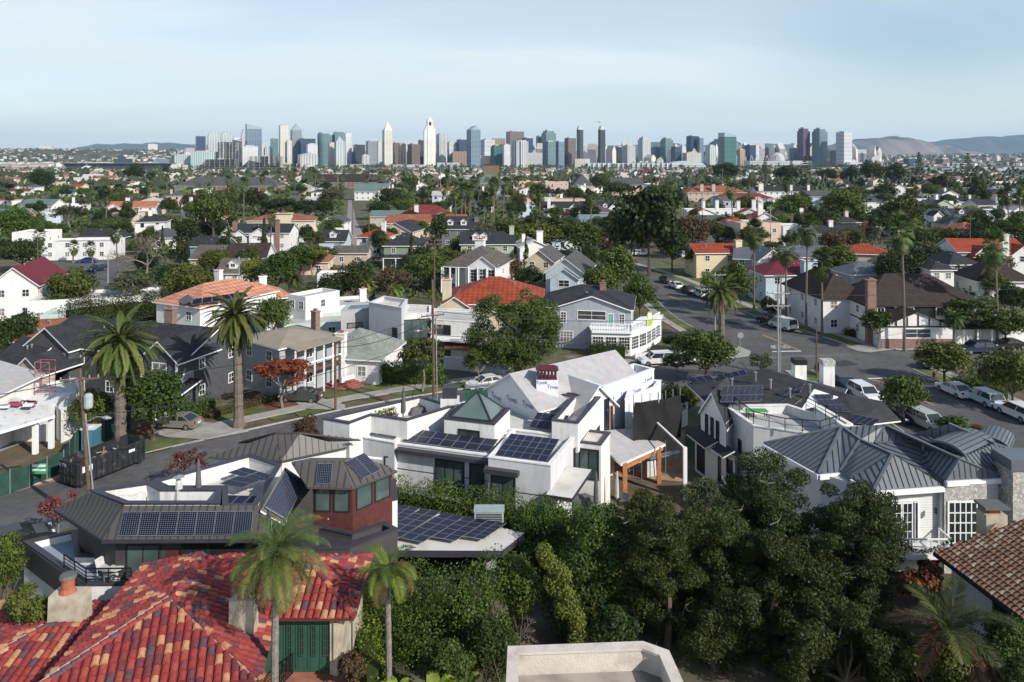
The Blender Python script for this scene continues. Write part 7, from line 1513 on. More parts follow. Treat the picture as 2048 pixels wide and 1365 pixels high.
L2=(q0-q1).length/2*.92;mb=MB()
for a in((-L2,L2,-1.2,-1.12),(-L2,L2,1.12,1.2),(-L2,-L2+.08,-1.12,1.12),(L2-.08,L2,-1.12,1.12)):mb.box(*a,.35,2.15)
mb.box(-L2,L2,-1.12,1.12,.3,.42);mb.build('body',DM,o,world=False);mb=MB()
for i in range(13):x=-L2+.2+(2*L2-.4)*i/12;mb.box(x-.05,x+.05,-1.28,-1.2,.4,2.1);mb.box(x-.05,x+.05,1.2,1.28,.4,2.1)
for y in(-1.2,1.2):mb.bar((-L2,y,2.15),(L2,y,2.15),.16,.12)
for k in(-.5,.5):mb.box(-L2-.08,-L2,k-.04,k+.04,.4,2.1)
mb.bar((-L2-.05,-1.1,1.2),(-L2-.05,1.1,1.2),.06,.1);mb.build('ribs',DM,o,world=False)
for i in range(4):mb=MB();x=-L2+.5 if i<2 else L2-.5;y=-1 if i%2 else 1;mb.tube([(x,y-.12,.17),(x,y+.12,.17)],.17,10);mb.build('wheel',TYRE,o,world=False)
mb=MB();mb.box(-L2+.4,-L2+1.3,-1.3,-1.285,1.3,1.8);mb.box(1.5,2.1,-1.3,-1.285,1.5,1.75);mb.build('sticker',WP,o,world=False)
rr=random.Random(3);mb=MB()
for i in range(40):x,y=rr.uniform(-L2+.4,L2-.4),rr.uniform(-.9,.9);d=Vector((rr.uniform(-1,1),rr.uniform(-.5,.5),rr.uniform(-.15,.3)))*.7;c=Vector((x,y,rr.uniform(1.2,1.75)));mb.bar(c-d,c+d,.1,.05,rr.randrange(2))
db=mb.build('rubble_load',[M('scrap_wood',(.25,.17,.1),.9),M('scrap_pale',(.4,.38,.34),.9)],o,world=False)
lettering_o=meshed(lettering('lettering','C TYS',WP,.35,(-L2-.09,.6,1.85),(R(90),0,R(-90)),o))
fp=[P(-20,1000),P(60,975),P(128,945),P(150,905),P(262,858)];FG=M('fence_cloth',(.015,.055,.042),.85,scale=1.2,amt=.3)
o=thing('site_fence','dark green cloth fence around the building site','fence',fp[0]);mb=MB()
for a,b in zip(fp[:-1],fp[1:]):a,b=a-fp[0],b-fp[0];mb.add([a,b,b+Vector((0,0,1.9)),a+Vector((0,0,1.9))],[(0,1,2,3)]);d=(b-a).normalized();k=Vector((-d.y,d.x,0))*.03;mb.add([a+k,b+k,b+k+Vector((0,0,1.9)),a+k+Vector((0,0,1.9))],[(3,2,1,0)])
mb.build('cloth',FG,o,world=False)
for a,b in zip(fp[:-1],fp[1:]):
 for t in(0,.5):mb=MB();q=a.lerp(b,t)-fp[0];mb.tube([q+Vector((0,-.05,0)),q+Vector((0,-.05,2.05))],.035,6);mb.build('post',POLEM,o,world=False)
mb=MB();q=P(66,972)-fp[0]+Vector((0,-.2,1.1));mb.box(q.x,q.x+1.3,q.y-.02,q.y,q.z,q.z+.9,0);mb.box(q.x+.08,q.x+1.22,q.y-.03,q.y-.02,q.z+.25,q.z+.42,1);mb.box(q.x+.08,q.x+1.22,q.y-.03,q.y-.02,q.z+.6,q.z+.8,1);mb.build('sign_board',[M('sign_green',(.04,.3,.12),.6),WP],o,world=False)
o=thing('portable_toilet','blue portable toilet cabin behind the site fence','toilet cabin',P(182,900));mb=MB();mb.box(-.6,.6,-.6,.6,0,2.1);mb.build('cabin',M('cabin_blue',(.05,.16,.22),.5),o,world=False);mb=MB();mb.prism([(-.65,-.65),(.65,-.65),(.65,.65),(-.65,.65)],2.1,2.25);mb.tube([(0,0,2.2),(0,0,2.35)],[.55,.2],8);mb.build('roof',M('cabin_white',(.6,.6,.6),.5),o,world=False);mb=MB();mb.box(-.4,.4,-.64,-.6,.15,1.95);mb.build('door',M('cabin_door',(.07,.2,.27),.5),o,world=False)
o=thing('scaffold_tower','small pink red scaffold tower on the flat roof of the building site','scaffold',(-49,77,3));mb=MB();PK=M('scaffold_pink',(.34,.11,.14),.5)
for x in(0,1.5):
 for y in(0,1):mb.tube([(x,y,0),(x,y,4)],.04,5)
for z in(1,2,3,4):mb.bar((0,0,z),(1.5,0,z),.05,.05);mb.bar((0,1,z),(1.5,1,z),.05,.05);mb.bar((0,0,z),(0,1,z),.05,.05);mb.bar((0,0,z-1),(1.5,0,z),.04,.04)
mb.build('frame',PK,o,world=False)
o=thing('roofing_bundles','white and red wrapped roofing bundles lying on the porch roof','bundle',P(48,812,4.3)+Vector((0,0,.02)));mb=MB()
for i in range(12):x,y=rr.uniform(-1.6,1.6),rr.uniform(-.8,.8);mb.bar((x-.4,y,.12-y*.0),(x+.4,y+.1,.12),.4,.22,rr.randrange(3)//2)
mb.build('packs',[WP,M('pack_red',(.35,.04,.08),.5)],o,world=False)
o=thing('boat_tarp','small boat under a bright blue tarpaulin beside the grey shingled house','boat',P(88,757,.4));mb=MB();mb.tube([(-2.4,0,.5),(-1.2,0,.7),(1,0,.7),(2.4,0,.6)],[.2,.9,.9,.15],10);mb.build('tarpaulin',M('tarp_blue',(.015,.04,.19),.6,scale=3,amt=.2,bump=.4,bscale=3),o,world=False);mb=MB();mb.box(-1.5,1.5,-.5,.5,-.4,.1);mb.build('trailer',POLEM,o,world=False)
def gwall(label,pts,h,m,t=.22,name='garden_wall',cap=True):
 w_=[P(*p)for p in pts];o=thing(name,label,'wall',(w_[0].x,w_[0].y,0));mb=MB();cp_=MB()
 for a,b in zip(w_[:-1],w_[1:]):d=(b-a).normalized();k=Vector((-d.y,d.x,0))*t/2;q=[(a-k),(b-k),(b+k),(a+k)];mb.prism([(p.x,p.y)for p in q],0,h);k*=1.25;cp_.prism([(p.x,p.y)for p in((a-k),(b-k),(b+k),(a+k))],h,h+.08)
 mb.build('wall',m,o)
 if cap:cp_.build('coping',m,o)
gwall('long white garden wall under drooping shrubs at the right',[(1898,672),(1912,690),(2060,685)],2.3,WSTUC);gwall('low white wall in front of the cubic house and big pine',[(888,738),(1003,749),(1024,735)],1.6,PANEL)
gwall('tan timber fence with posts left of the magenta-roofed house',[(-40,622),(80,616)],2.,M('fence_orange',(.45,.22,.09),.8,scale=2,amt=.2,kind='siding',p=.3),.15,'timber_fence');gwall('horizontal cedar fence at the lower left corner',[(-30,1300),(52,1288)],2.6,M('cedar',(.36,.2,.11),.7,scale=3,amt=.25,kind='siding',p=.16),.12,'timber_fence')
gwall('white boundary wall along the yard of the black-roofed house',[(1322,872),(1374,850)],2.4,WSTUC);gwall('low white corner wall below the sunroom',[(1270,722),(1330,716),(1385,712)],.9,WSTUC);gwall('white planter wall beside the brick steps',[(680,775),(708,768)],1.1,WSTUC)
lat=[Lc(3.2,-.6),Lc(9,-3.2)];o=thing('lattice_fence','white lattice-topped patio fence below the timber porch','fence',lat[0]);mb=MB();d=lat[1]-lat[0];L_=d.length;d.normalize()
for i in range(int(L_/.16)):
 for s in(0,1):a=d*(i*.16)+Vector((0,0,1.6+.8*s));b=d*min(i*.16+.8,L_)+Vector((0,0,2.4-.8*s));mb.bar(a,b,.03,.03)
mb.build('lattice',TRIM,o,world=False);mb=MB();mb.bar(Vector((0,0,.8)),d*L_+Vector((0,0,.8)),.1,1.6);mb.build('panel',PANEL,o,world=False)
for i in range(5):mb=MB();q=d*(L_*i/4);mb.box(q.x-.07,q.x+.07,q.y-.07,q.y+.07,0,2.55);mb.build('post',TRIM,o,world=False)
o=thing('gate_post','tall weathered white gate post with a sagging beam right of the patio','gate',P(1370,1000,0));mb=MB();mb.box(-.15,.15,-.15,.15,0,4.3);mb.build('post',TRIM,o,world=False);mb=MB();mb.bar((0,0,4.2),(-1.5,4,4.9),.12,.12);mb.build('beam',TRIM,o,world=False)
def umbrella(label,px,py,z,h,m,r=.2):
 o=thing('closed_umbrella',label,'umbrella',P(px,py,z));mb=MB();mb.tube([(0,0,0),(0,0,h)],.03,6);mb.build('pole',BLACKM,o,world=False);mb=MB();mb.lathe((0,0,h*.15),[(r*.5,0),(r,.15),(r*.9,h*.35),(r*.55,h*.7),(.03,h*.84)],9);mb.build('canopy',m,o,world=False)
umbrella('closed black umbrella on the terrace of the brown solar house',397,1013,6.45,3,COVER);umbrella('closed black umbrella on the white house terrace',807,836,6.2,2.7,COVER);umbrella('closed black umbrella on the patio behind the hedge',1192,1020,1.2,3,COVER);umbrella('closed white umbrella on the patio beside the lattice fence',1234,1008,.9,2.6,COVERW,.16)
def covered(label,px,py,z,lx,ly,h,m,rz=0,cat='furniture',name='covered_furniture'):
 o=thing(name,label,cat,P(px,py,z),R(rz));mb=MB();n=9;rr=random.Random(px);
 g=lambda i,j:(-lx/2+lx*i/n,-ly/2+ly*j/n,h*(1 if 0<i<n and 0<j<n else 0)*(.86+.14*math.sin(i*1.3+1)*math.cos(j*1.1))*(1 if 1<i<n-1 and 1<j<n-1 else.82))
 mb.add([g(i,j)for i in range(n+1)for j in range(n+1)],[(i*(n+1)+j,(i+1)*(n+1)+j,(i+1)*(n+1)+j+1,i*(n+1)+j+1)for i in range(n)for j in range(n)]);mb.build('cover',m,o,world=False,smooth=True);mb=MB()
 for x in(-lx*.42,lx*.42):
  for y in(-ly*.42,ly*.42):mb.bar((x,y,0),(x,y,h*.5),.05,.05)
 mb.build('legs',BLACKM,o,world=False)
covered('sofa under a pale grey dust cover on the brown house terrace',258,1010,6.45,2.3,1.,.8,COVERW,30);covered('grill under a black cover on the white house terrace',858,822,6.2,1.6,.8,1.2,COVER,30,'grill','covered_grill');covered('table under a dark cover on the white house terrace',835,830,6.2,1.5,1,.8,COVER,20);covered('large grill under a black cover on the patio behind the hedge',1165,1020,.7,2.2,1.,1.3,COVER,-18,'grill','covered_grill');covered('sheeted white object standing under the timber porch',1298,950,0,1.2,1.,2.1,COVERW,20)
def chair(label,px,py,z,rz,m):
 o=thing('patio_chair',label,'chair',P(px,py,z),R(rz));mb=MB();mb.box(-.28,.28,-.28,.28,.4,.46);mb.build('seat',m,o,world=False);mb=MB();mb.slab([(-.28,.26,.46),(.28,.26,.46),(.3,.4,.95),(-.3,.4,.95)],.05);mb.build('backrest',m,o,world=False)
 for x in(-.24,.24):
  for y in(-.24,.24):mb=MB();mb.bar((x,y,0),(x*1.05,y*1.05,.42),.04,.04);mb.build('leg',m,o,world=False)
chair('pale wicker chair left of the round balcony table',208,1150,3.5,70,COVERW);chair('pale wicker chair in front of the round balcony table',222,1164,3.5,170,COVERW);chair('grey armchair on the patio beside the orange pot',1247,1014,.5,-40,COVER);chair('dark chair left of the heater on the brown house terrace',330,1012,6.45,10,BLACKM);chair('dark chair right of the umbrella on the brown house terrace',420,1005,6.45,-120,BLACKM)
o=thing('bistro_table','round pale pedestal table on the small balcony','table',P(232,1160,3.5));mb=MB();mb.lathe((0,0,.68),[(.42,0),(.42,.05)],18);mb.build('table_top',COVERW,o,world=False);mb=MB();mb.lathe((0,0,0),[(.22,0),(.1,.1),(.12,.68)],10);mb.build('pedestal',COVERW,o,world=False)
o=thing('patio_heater','tall white wrapped patio heater on the brown house terrace','heater',P(358,1016,6.45));mb=MB();mb.lathe((0,0,0),[(.3,0),(.28,.5),(.2,1.6),(.16,1.7)],8);mb.build('wrap',COVERW,o,world=False);mb=MB();mb.lathe((0,0,1.7),[(.1,0),(.08,.15),(.34,.2),(.05,.32)],12);mb.build('hood',POLEM,o,world=False)
o=thing('rooftop_unit','grey air conditioning unit at the back of the solar flat roof','air conditioner',P(978,1051,4.05));mb=MB();mb.box(-.95,.95,0,.9,0,.85);mb.build('casing',M('unit_grey',(.4,.43,.43),.5),o,world=False);mb=MB();mb.box(-1,1,-.05,.95,.85,.92);mb.build('lid',M('unit_lid',(.3,.35,.36),.5),o,world=False);mb=MB()
for i in range(6):mb.box(-.85,.85,-.03,0,.15+i*.11,.2+i*.11)
mb.build('grille',BLACKM,o,world=False)
o=thing('plant_pot','bright orange pot with yellow and red plants on the patio','pot',P(1271,1028,.2));mb=MB();mb.lathe((0,0,0),[(.25,0),(.36,.6),(.4,.65),(.38,.7)],14);mb.build('pot',M('pot_orange',(.6,.2,.02),.5),o,world=False)
leafy('potted_plant','yellow green plant growing in the orange pot','plant',[P(1271,1012,.9),P(1268,1005,1.2),P(1276,1003,1.3)],.35,300,'yellow',.2,5);leafy('potted_plant','red leaved shrub behind the orange pot','plant',[P(1282,992,1.),P(1278,996,.9),P(1290,994,1.1)],.5,400,'red',.2,6)
o=thing('garden_table','green-topped table on the white roof terrace','table',P(1516,850,5.4)+Vector((.4,1.6,0)));mb=MB();mb.box(-.9,.9,-.4,.4,.65,.72);mb.build('table_top',M('table_green',(.05,.3,.08),.5),o,world=False)
for x in(-.8,.8):
 for y in(-.3,.3):mb=MB();mb.bar((x,y,0),(x,y,.65),.05,.05);mb.build('leg',BLACKM,o,world=False)
o=thing('flag','stars and stripes flag hanging from the white upper veranda','flag',P(620,700,4.6));mb=MB();mb.bar((0,0,0),(.9,-.9,1.6),.04,.04);mb.build('flagpole',TRIM,o,world=False);mb=MB()
for i in range(7):f=lambda u,v:(.45+u*.5-v*.1,-.45-u*.5-.05*math.sin(v*5+u*3),.8+u*.8-v*1.4);mb.add([f(i/7,0),f((i+1)/7,0),f((i+1)/7,1),f(i/7,1)],[(0,1,2,3)],i%2)
for i in range(3):mb.add([tuple(Vector(f((4+i)/7,0))+Vector((0,-.02,0))),tuple(Vector(f((5+i)/7,0))+Vector((0,-.02,0))),tuple(Vector(f((5+i)/7,.4))+Vector((0,-.02,0))),tuple(Vector(f((4+i)/7,.4))+Vector((0,-.02,0)))],[(0,1,2,3)],2)
mb.build('cloth',[M('flag_red',(.4,.02,.03),.8),WP,M('flag_blue',(.02,.03,.15),.8)],o,world=False)
o=thing('brick_steps','curved red brick steps in front of the tan-roofed house','steps',P(688,772));mb=MB()
for i in range(4):mb.prism([(math.cos(t)*(2.6-i*.45),.6+math.sin(t)*(2.2-i*.45))for t in[math.pi+math.pi*k/10 for k in range(11)]],i*.17,(i+1)*.17)
mb.build('treads',M('step_brick',(.28,.09,.07),.85,scale=3,amt=.25),o,world=False)
def CL(px,py,d,rp,rz=None):q=PD(px,py,d);r=rp*d/F;return(q.x,q.y,q.z,r,(rz or rp)*d/F)
def mass(cx,cy,rx,ry,d,n,r0,r1,seed,dd=2.5,tilt=0.,flat_=.85):
 rng=np.random.default_rng(seed);out=[]
 for i in range(n):
  a=rng.uniform(0,6.283);q=math.sqrt(rng.uniform(.04,1));y=math.sin(a)*q;x=math.cos(a)*q+tilt*y;r=rng.uniform(r0,r1)
  out.append(CL(cx+x*(rx-r*.6),cy+y*(ry-r*.6),d-dd*math.sqrt(max(0,1-q*q))*rng.uniform(.2,1)+dd*.5,r,r*flat_))
 return out
def ground_at(px,d):return((px-1024)*d/F,d,0)
def oak(label,cx,cy,rx,ry,d,n,seed,k,fork,dead):
 cl=mass(cx,cy,rx,ry,d,n,15,27,seed,5.5,0,.72)+mass(cx,cy+ry*.1,rx*.7,ry*.75,d+1.5,n//3,24,36,seed+50,3,0,.8)
 big_tree('oak_tree',label,ground_at(cx,d),cl,'oak',int(k*1.5),.125,.2,fork,dead=dead,seed=seed,shell=.62,jit=.6)
oak('dark bushy oak mass directly right of the sunlit hedge, left of the others',1335,1140,120,178,43,88,1,60000,3.5,10)
oak('open-crowned oak with grey twigs before the black-roofed house',1530,1025,98,135,47,56,2,36000,4,30)
oak('big oak crown overlapping the slate-roofed white house',1708,1090,108,145,45,74,3,50000,4,12)
oak('lower dark oak in the middle of the grove',1545,1195,140,135,42,74,4,50000,2.5,9)
oak('shrubby oak below the grove reaching the bottom edge',1690,1295,165,115,39,84,5,54000,.8,6)
oak('low shaded oak shrub right of the concrete rooftop',1430,1280,90,80,41,40,6,24000,1,3)
oak('inner oak in deep shade between the left and open-crowned oaks',1440,1120,80,130,45,50,7,30000,3,5)
big_tree('broad_tree','dark evergreen tree left of the oaks above the concrete rooftop',ground_at(1190,44),mass(1185,1120,85,110,44,30,22,42,6),'mid',17000,.16,.25,2.5,seed=6)
big_tree('broad_tree','bright loose evergreen rising right of the solar flat roof',ground_at(1085,48),mass(1085,1085,70,95,48,26,20,38,7),'hedge',15000,.15,.22,2,seed=7)
leafy('creeper','yellow green creeper hanging in a slanting curtain left of the oaks','creeper',[tuple(CL(1095+i*4.6+rnd.uniform(-14,14),1105+i*12.5,41.5,1)[:3])for i in range(16)],.5,6500,'yellow',.12,9)
big_tree('ivy_tree','dark ivy-covered tree behind the creeper',ground_at(1150,43),mass(1150,1200,60,110,43.2,22,22,38,8),'dark',9000,.16,.2,2,seed=8)
hedge_path('clipped tall ficus hedge left of the bare shrub, below the solar flat roof',[(-9.2,42.6,0),(-3,42,0),(-.4,43.4,0)],3.2,5.0,'hedge',120,.12,11,.25)
hedge_path('long leafy hedge in front of the white skylight house',[tuple(Lc(-18.5,-2.2)),tuple(Lc(-8,-2.4)),tuple(Lc(.5,-2.2)),(4.5,48.8,0)],2.1,4.4,'hedge',105,.125,12,.4)
hedge_path('lower hedge left of the ficus by the tiled roof',[(-8.2,40.5,0),(-6.8,37.2,0)],1.8,3.2,'lime',75,.13,13,.4)
for lb,cx,cy,rx,ry,d,k,s in(('bushy olive shrub at the bottom, right of the king palm',895,1330,60,50,37,'olive',21),('dark shrub under the bare grey branches',985,1300,55,60,38.5,'dark',22),('brown green shrub left of the concrete rooftop',960,1250,60,55,40.5,'mid',23),('flowering pinkish shrub beside the buff pilaster',705,1335,30,30,36,'brown',24),('yellow bamboo-like bush beside the left stucco chimney',62,1215,52,45,38,'yellow',25),('bright round tree at the left edge by the low blue roof',8,1115,42,58,45,'hedge',26),('conifer shrub at the lower right corner',2010,1300,50,75,37,'mid',27),('olive bush below the kentia palm',1880,1330,70,55,36.5,'olive',28),('small dark bush in the bottom right corner',2040,1350,40,30,35,'dark',29),('wide dark shrub in shade at the far bottom right of the grove',1800,1335,70,50,38,'oak',30),('dark tall shrub between hedge and creeper',1040,1180,42,70,43,'mid',31),('grey green olive bush beside the gate post',1412,985,34,26,56,'grey',32),('dark shade shrub behind the concrete rooftop',1240,1265,60,50,41,'dark',33)):
 big_tree('shrub',lb,ground_at(cx,d),mass(cx,cy,rx,ry,d,18,max(rx,ry)*.25,max(rx,ry)*.48,s,1.5),k,int(6*(rx*ry)**.88+800),.14,.08,.4,seed=s,cat='bush')
for lb,cx,cy,h,d,v in(('bare grey branching shrub left of the creeper',1008,1290,3.2,40,0),('bare dead shrub tangled behind the first one',965,1262,2.6,41.5,1)):
 o=plant('bare',(cx-1024)*d/F,d,h*1.2,h,label=lb,var=v,z=1.4);o.name='bare_shrub'
leafy('flower_bed','orange and red leafy bed under the white balcony','plants',[tuple(P(1805+i*9,1172-(i%3)*9,1.0))for i in range(8)],.5,1800,'orange',.22,12);leafy('cordyline','wine red cordyline standing behind the orange bed','plant',[tuple(P(1852+(i%2)*14,1160-i*14,1.2))for i in range(4)],.5,700,'red',.3,13)
FC1=feather_crown(1,36,2.7,120,.62,.013,(-.7,1.4),(.9,2.0),.2,mats=('palmlight','palm','palmdry'))
palm('slim queen palm with drooping fronds in front of the tiled roof',((548-1024)*33.5/F,33.5,0),10.35,FC1,.19,.15,(.1,0),1.,bark=BARKG)
FC2=feather_crown(2,18,1.9,110,.5,.016,(-.35,1.2),(1.3,2.1),.5,mats=('palmlime','palm','palmdry'))
palm('king palm with arched olive and rusty fronds beside the buff pilaster',((778-1024)*37/F,37,0),7.7,FC2,.17,.14,(-.1,0),1.,bark=BARKG)
FC3=feather_crown(3,16,3.4,80,.8,.035,(-.3,1.3),(1.,1.7),.4)
palm('kentia palm with long dry-tipped fronds at the lower right',((1890-1024)*37.5/F,37.5,0),4.3,FC3,.16,.13,(.2,0),1.,bark=BARKG)
FC4=feather_crown(4,95,4.5,64,.52,.075,(-1.15,1.35),(.8,1.5),.1,mats=('palmlight','palm','palmdry'))
palm('stout date palm with a huge drooping crown left of the shingled house',P(241,895),10.2,FC4,.55,.5,(0,0),.98,name='date_palm');palm('tall date palm with sparse crown on the verge by the shingled house',P(477,855),11.6,FC4,.5,.36,(-.3,0),.86,name='date_palm')
FC6=feather_crown(6,18,4.2,30,.9,.1,(-.4,1.2),(.9,1.6),.15,mats=('palmlime','palmlight','palmdry'))
FC5=feather_crown(5,46,4.,34,.6,.09,(-.6,1.3),(.8,1.4),.1)
palm('date palm at the avenue bend',P(1443,688),7.8,FC5,.5,.38,(0,0),1.,name='date_palm')
for lb,px,d,z,s in(('banana plant at the bottom beside the king palm',790,35,3.0,1),('second banana plant right of the king palm foot',868,35.5,2.9,2),('banana leaves below the bare shrub',925,36,2.6,3)):
 rng=np.random.default_rng(s);o=thing('banana_plant',lb,'plant',((px-1024)*d/F,d,0));mb=MB();mb.tube([(0,0,0),(0,0,z*.75)],[.12,.07],7);mb.build('stem',LEAF['hedge'],o,world=False)
 for i in range(6):
  a=rng.uniform(0,6.28);mb=MB();pr=[]
  for k in range(6):t=k/5;r_b=1.1*t;pr.append((r_b,z*.7+1.1*math.sin(t*2.2),.28*math.sin(math.pi*min(1,t+.12))**.7))
  for k in range(5):
   for sg in(-1,1):f=lambda q,e:(pr[q][0]*math.cos(a)-sg*e*pr[q][2]*math.sin(a),pr[q][0]*math.sin(a)+sg*e*pr[q][2]*math.cos(a),pr[q][1]+e*.06);mb.poly([f(k,0),f(k+1,0),f(k+1,1),f(k,1)][::sg])
  mb.build('leaf',LEAF['lime' if s<3 else 'hedge'],o,world=False)
for t in[('red',120,1085,980,110,'bare reddish tree at the left kerb in front of the utility pole'),('red',375,985,893,105,'crimson-leaved bush tree behind the roof terrace'),('rust',612,915,825,72,'rust and green tree at the corner of the white terrace'),('orange',565,818,706,140,'orange autumn tree with pale trunk above the dark sedan'),('light',845,784,662,110,'feathery pepper tree behind the lamp pole'),('light',955,778,690,76,'small flat-topped tree left of the big pine trunk'),('round',305,880,735,150,'dense round evergreen behind the left date palm'),('olive',185,880,770,90,'dark tree left of the stout date palm trunk'),('street',1412,768,655,130,'street tree with reddening leaves right of the white sedan'),('grey',1520,765,700,70,'small thin tree beside the silver junction pole'),('street',1806,850,738,98,'round-headed street tree over the black car'),('street',1890,768,674,118,'spreading street tree hiding the green pickup'),('street',2022,820,690,130,'leafy street tree at the right edge above the white SUV'),('bush',1915,878,828,80,'olive bush behind the slate roofs by the silver wagon'),('orange',1960,872,850,50,'low orange bush right of the olive bush'),('light',1755,700,612,84,'slim-leaved tree in front of the half-timbered gable'),('dark',1345,850,765,76,'dark tree between the black scaffold netting and black roofs'),('round',1375,835,770,50,'green shrub tree tucked left of the white gable wing'),('bush',1640,752,722,34,'little tree growing behind the stone chimney'),('light',1355,755,705,80,'wispy shrub in front of the white SUV at the kerb'),('olive',1385,712,655,100,'broad shrub tree at the avenue corner behind the reddening street tree'),('dark',1345,700,668,50,'dark low shrub by the sunroom lawn'),('tall',1298,552,355,150,'tallest dark street pine at the avenue bend'),('tall',1262,545,400,110,'dark street pine leaning left at the avenue bend'),('rust',1385,520,428,90,'rust-brown autumn tree right of the tallest street pine'),('dark',1345,545,440,80,'dark shade tree under the tallest street pine'),('light',1392,553,488,60,'dark-leaved tree before the yellow villa'),('lime',1417,600,532,38,'yellow green young tree along the avenue'),('round',1468,622,516,92,'dense round tree beside the avenue pole'),('lime',1500,540,478,50,'bright lime tree right of the yellow villa chimney'),('round',1235,600,490,100,'broad green tree behind the grey clapboard house'),('olive',1200,620,520,90,'olive tree left of the broad green tree behind the clapboard house'),('round',1280,640,545,80,'green tree right behind the clapboard house roof'),('rust',1030,575,500,60,'rust-leaved tree between the columned house and blue craftsman'),('dark',1180,560,480,40,'dark conifer right of the blue craftsman'),('bush',1130,590,552,80,'dark hedge tree below the blue craftsman'),('round',1165,512,440,110,'green garden tree left of the street pines'),('olive',1075,515,435,110,'large olive tree behind the white chimney cluster'),('dark',1120,500,425,80,'dark tree in the middle of the garden wood'),('olive',1010,490,432,80,'olive tree right of the yellow palms'),('rust',1225,520,482,70,'brown-leaved tree before the pink gate house'),('dark',1818,585,482,92,'round dark ficus right of the tan villa'),('round',1585,455,380,80,'first round shade tree, left of three in mid right'),('round',1688,468,376,108,'second and largest round shade tree of three in mid right'),('olive',1806,470,378,92,'third round shade tree, lighter, of three in mid right'),('dark',1605,480,420,46,'dark tree under the first round shade tree'),('round',1700,512,455,70,'round bushy tree above the tan villa roof'),('dark',1840,515,452,90,'dark thicket behind the round ficus'),('olive',1890,500,450,100,'olive thicket with palms right of the round ficus'),('dark',1955,510,455,70,'dark tree before the big mission house'),('round',2030,500,420,80,'green tree at the right edge below the maroon gable'),('dark',2025,640,560,70,'dark broad tree at the right edge behind the garden wall'),('light',1950,690,590,150,'drooping shrub tree behind the white garden wall'),('olive',2010,690,610,100,'olive tree drooping over the white garden wall'),('round',1990,600,540,60,'green tree below the dark brown hip roof'),('dark',1540,640,590,46,'dark hedge tree behind the black jeep'),('dark',1690,660,610,60,'dark shrub against the tudor side wing'),('cypress',1652,540,498,26,'small dark cypress left of the tan villa'),('olive',140,635,530,110,'olive street tree with white blossom left of the lane'),('grey',265,632,540,110,'grey shrubby tree right of the left lane'),('olive',380,615,520,120,'olive tree behind the peach villa roof'),('bare',295,560,452,120,'big bare grey tree by the left lane'),('lime',503,592,508,50,'bright lime round tree among the brown roofs'),('round',555,600,498,90,'green tree left of the terracotta pyramid roof'),('dark',712,615,515,95,'dark garden tree in front of the long brown garage'),('rust',785,610,528,90,'rust-green round tree left of the columned house'),('dark',840,575,482,60,'dark tree right of the mint balcony house'),('dark',45,545,472,100,'dark tree at left below the white upper block'),('dark',660,620,545,80,'dark tree above the white box house'),('round',545,685,592,84,'big round clipped tree right of the tall date palm'),('dark',40,720,615,90,'large dark hedge tree at the left edge'),('dark',1,730,630,60,'second dark hedge tree cut by the left edge'),('olive',425,485,368,96,'tall bright tree with golden crown in the left town'),('dark',505,430,372,60,'dark tree right of the tall golden tree'),('dark',560,432,392,90,'wide dark tree before the school palms'),('dark',610,432,398,80,'grey green tree left of the alley top'),('round',30,500,412,90,'broad green tree at the left edge of the town'),('grey',140,465,405,90,'grey olive trees before the pale blue box house'),('olive',215,470,432,60,'yellow green tree behind the long white flat house'),('olive',320,470,428,90,'olive tree behind the bare grey tree'),('dark',85,385,336,60,'large dome-shaped dark tree near the bay at left'),('dark',270,372,325,44,'dark dome tree before the aircraft carrier'),('round',843,480,440,46,'round green tree beside the charcoal gables'),('dark',760,440,398,60,'dark tree right of the alley top'),('olive',800,425,395,50,'olive tree behind the maroon hip roof'),('rust',925,445,412,40,'rust round tree beside the maroon hip roof'),('dark',1080,405,365,50,'dark round tree behind the red-trimmed apartments'),('round',1200,390,346,46,'dark green round tree beside the grey pyramid roof'),('olive',1240,400,360,70,'olive tree mass left of the tallest street pine top'),('dark',1450,372,322,70,'big dark conifer mass below the green glass hotel'),('norfolk',1610,372,312,34,'pointed dark conifer below the crimson striped tower'),('norfolk',1530,372,316,30,'pointed conifer right of the green glass hotel'),('dark',1575,375,325,60,'dark park trees below the three far towers'),('dark',1655,372,335,60,'dark park tree right of the pointed conifer'),('norfolk',1838,370,304,30,'tall pointed conifer on the right plain'),('norfolk',1935,366,306,34,'second tall pointed conifer on the right plain'),('dark',1745,372,318,60,'tall dark park trees right of the white framed tower'),('dark',1790,378,322,50,'dark tree group before the mountain'),('dark',1880,390,345,50,'dark tree before the brick terraces'),('norfolk',1908,400,345,30,'dark conifer among the brick terraces'),('cypress',955,505,462,14,'slim cypress left of the navy-roofed house'),('dark',1700,376,330,50,'dark tree group at the foot of the white framed tower')]:tree(*t[:5],label=t[5])
for i in range(9):tree('cypress',1437+i*8.5,416,392,9,label='slim dark cypress in the row before the crimson-roofed clinic',group='cypress row')
big_tree('pine_tree','massive shaggy pine in front of the cubic house',(.9,93,0),mass(1028,660,104,82,92,60,13,26,41,5),'pine',46000,.21,.55,4,seed=41,jit=.8)
hedge_path('clipped dark hedge along the sage bungalow',[P(672,753),P(780,764),P(888,770)],2.2,2.2,'hedge',60,.2,42,.15);hedge_path('long clipped dark hedge behind the shingled house',[P(135,688),P(240,672),P(338,666)],4.4,6.2,'dark',40,.22,43,.2)
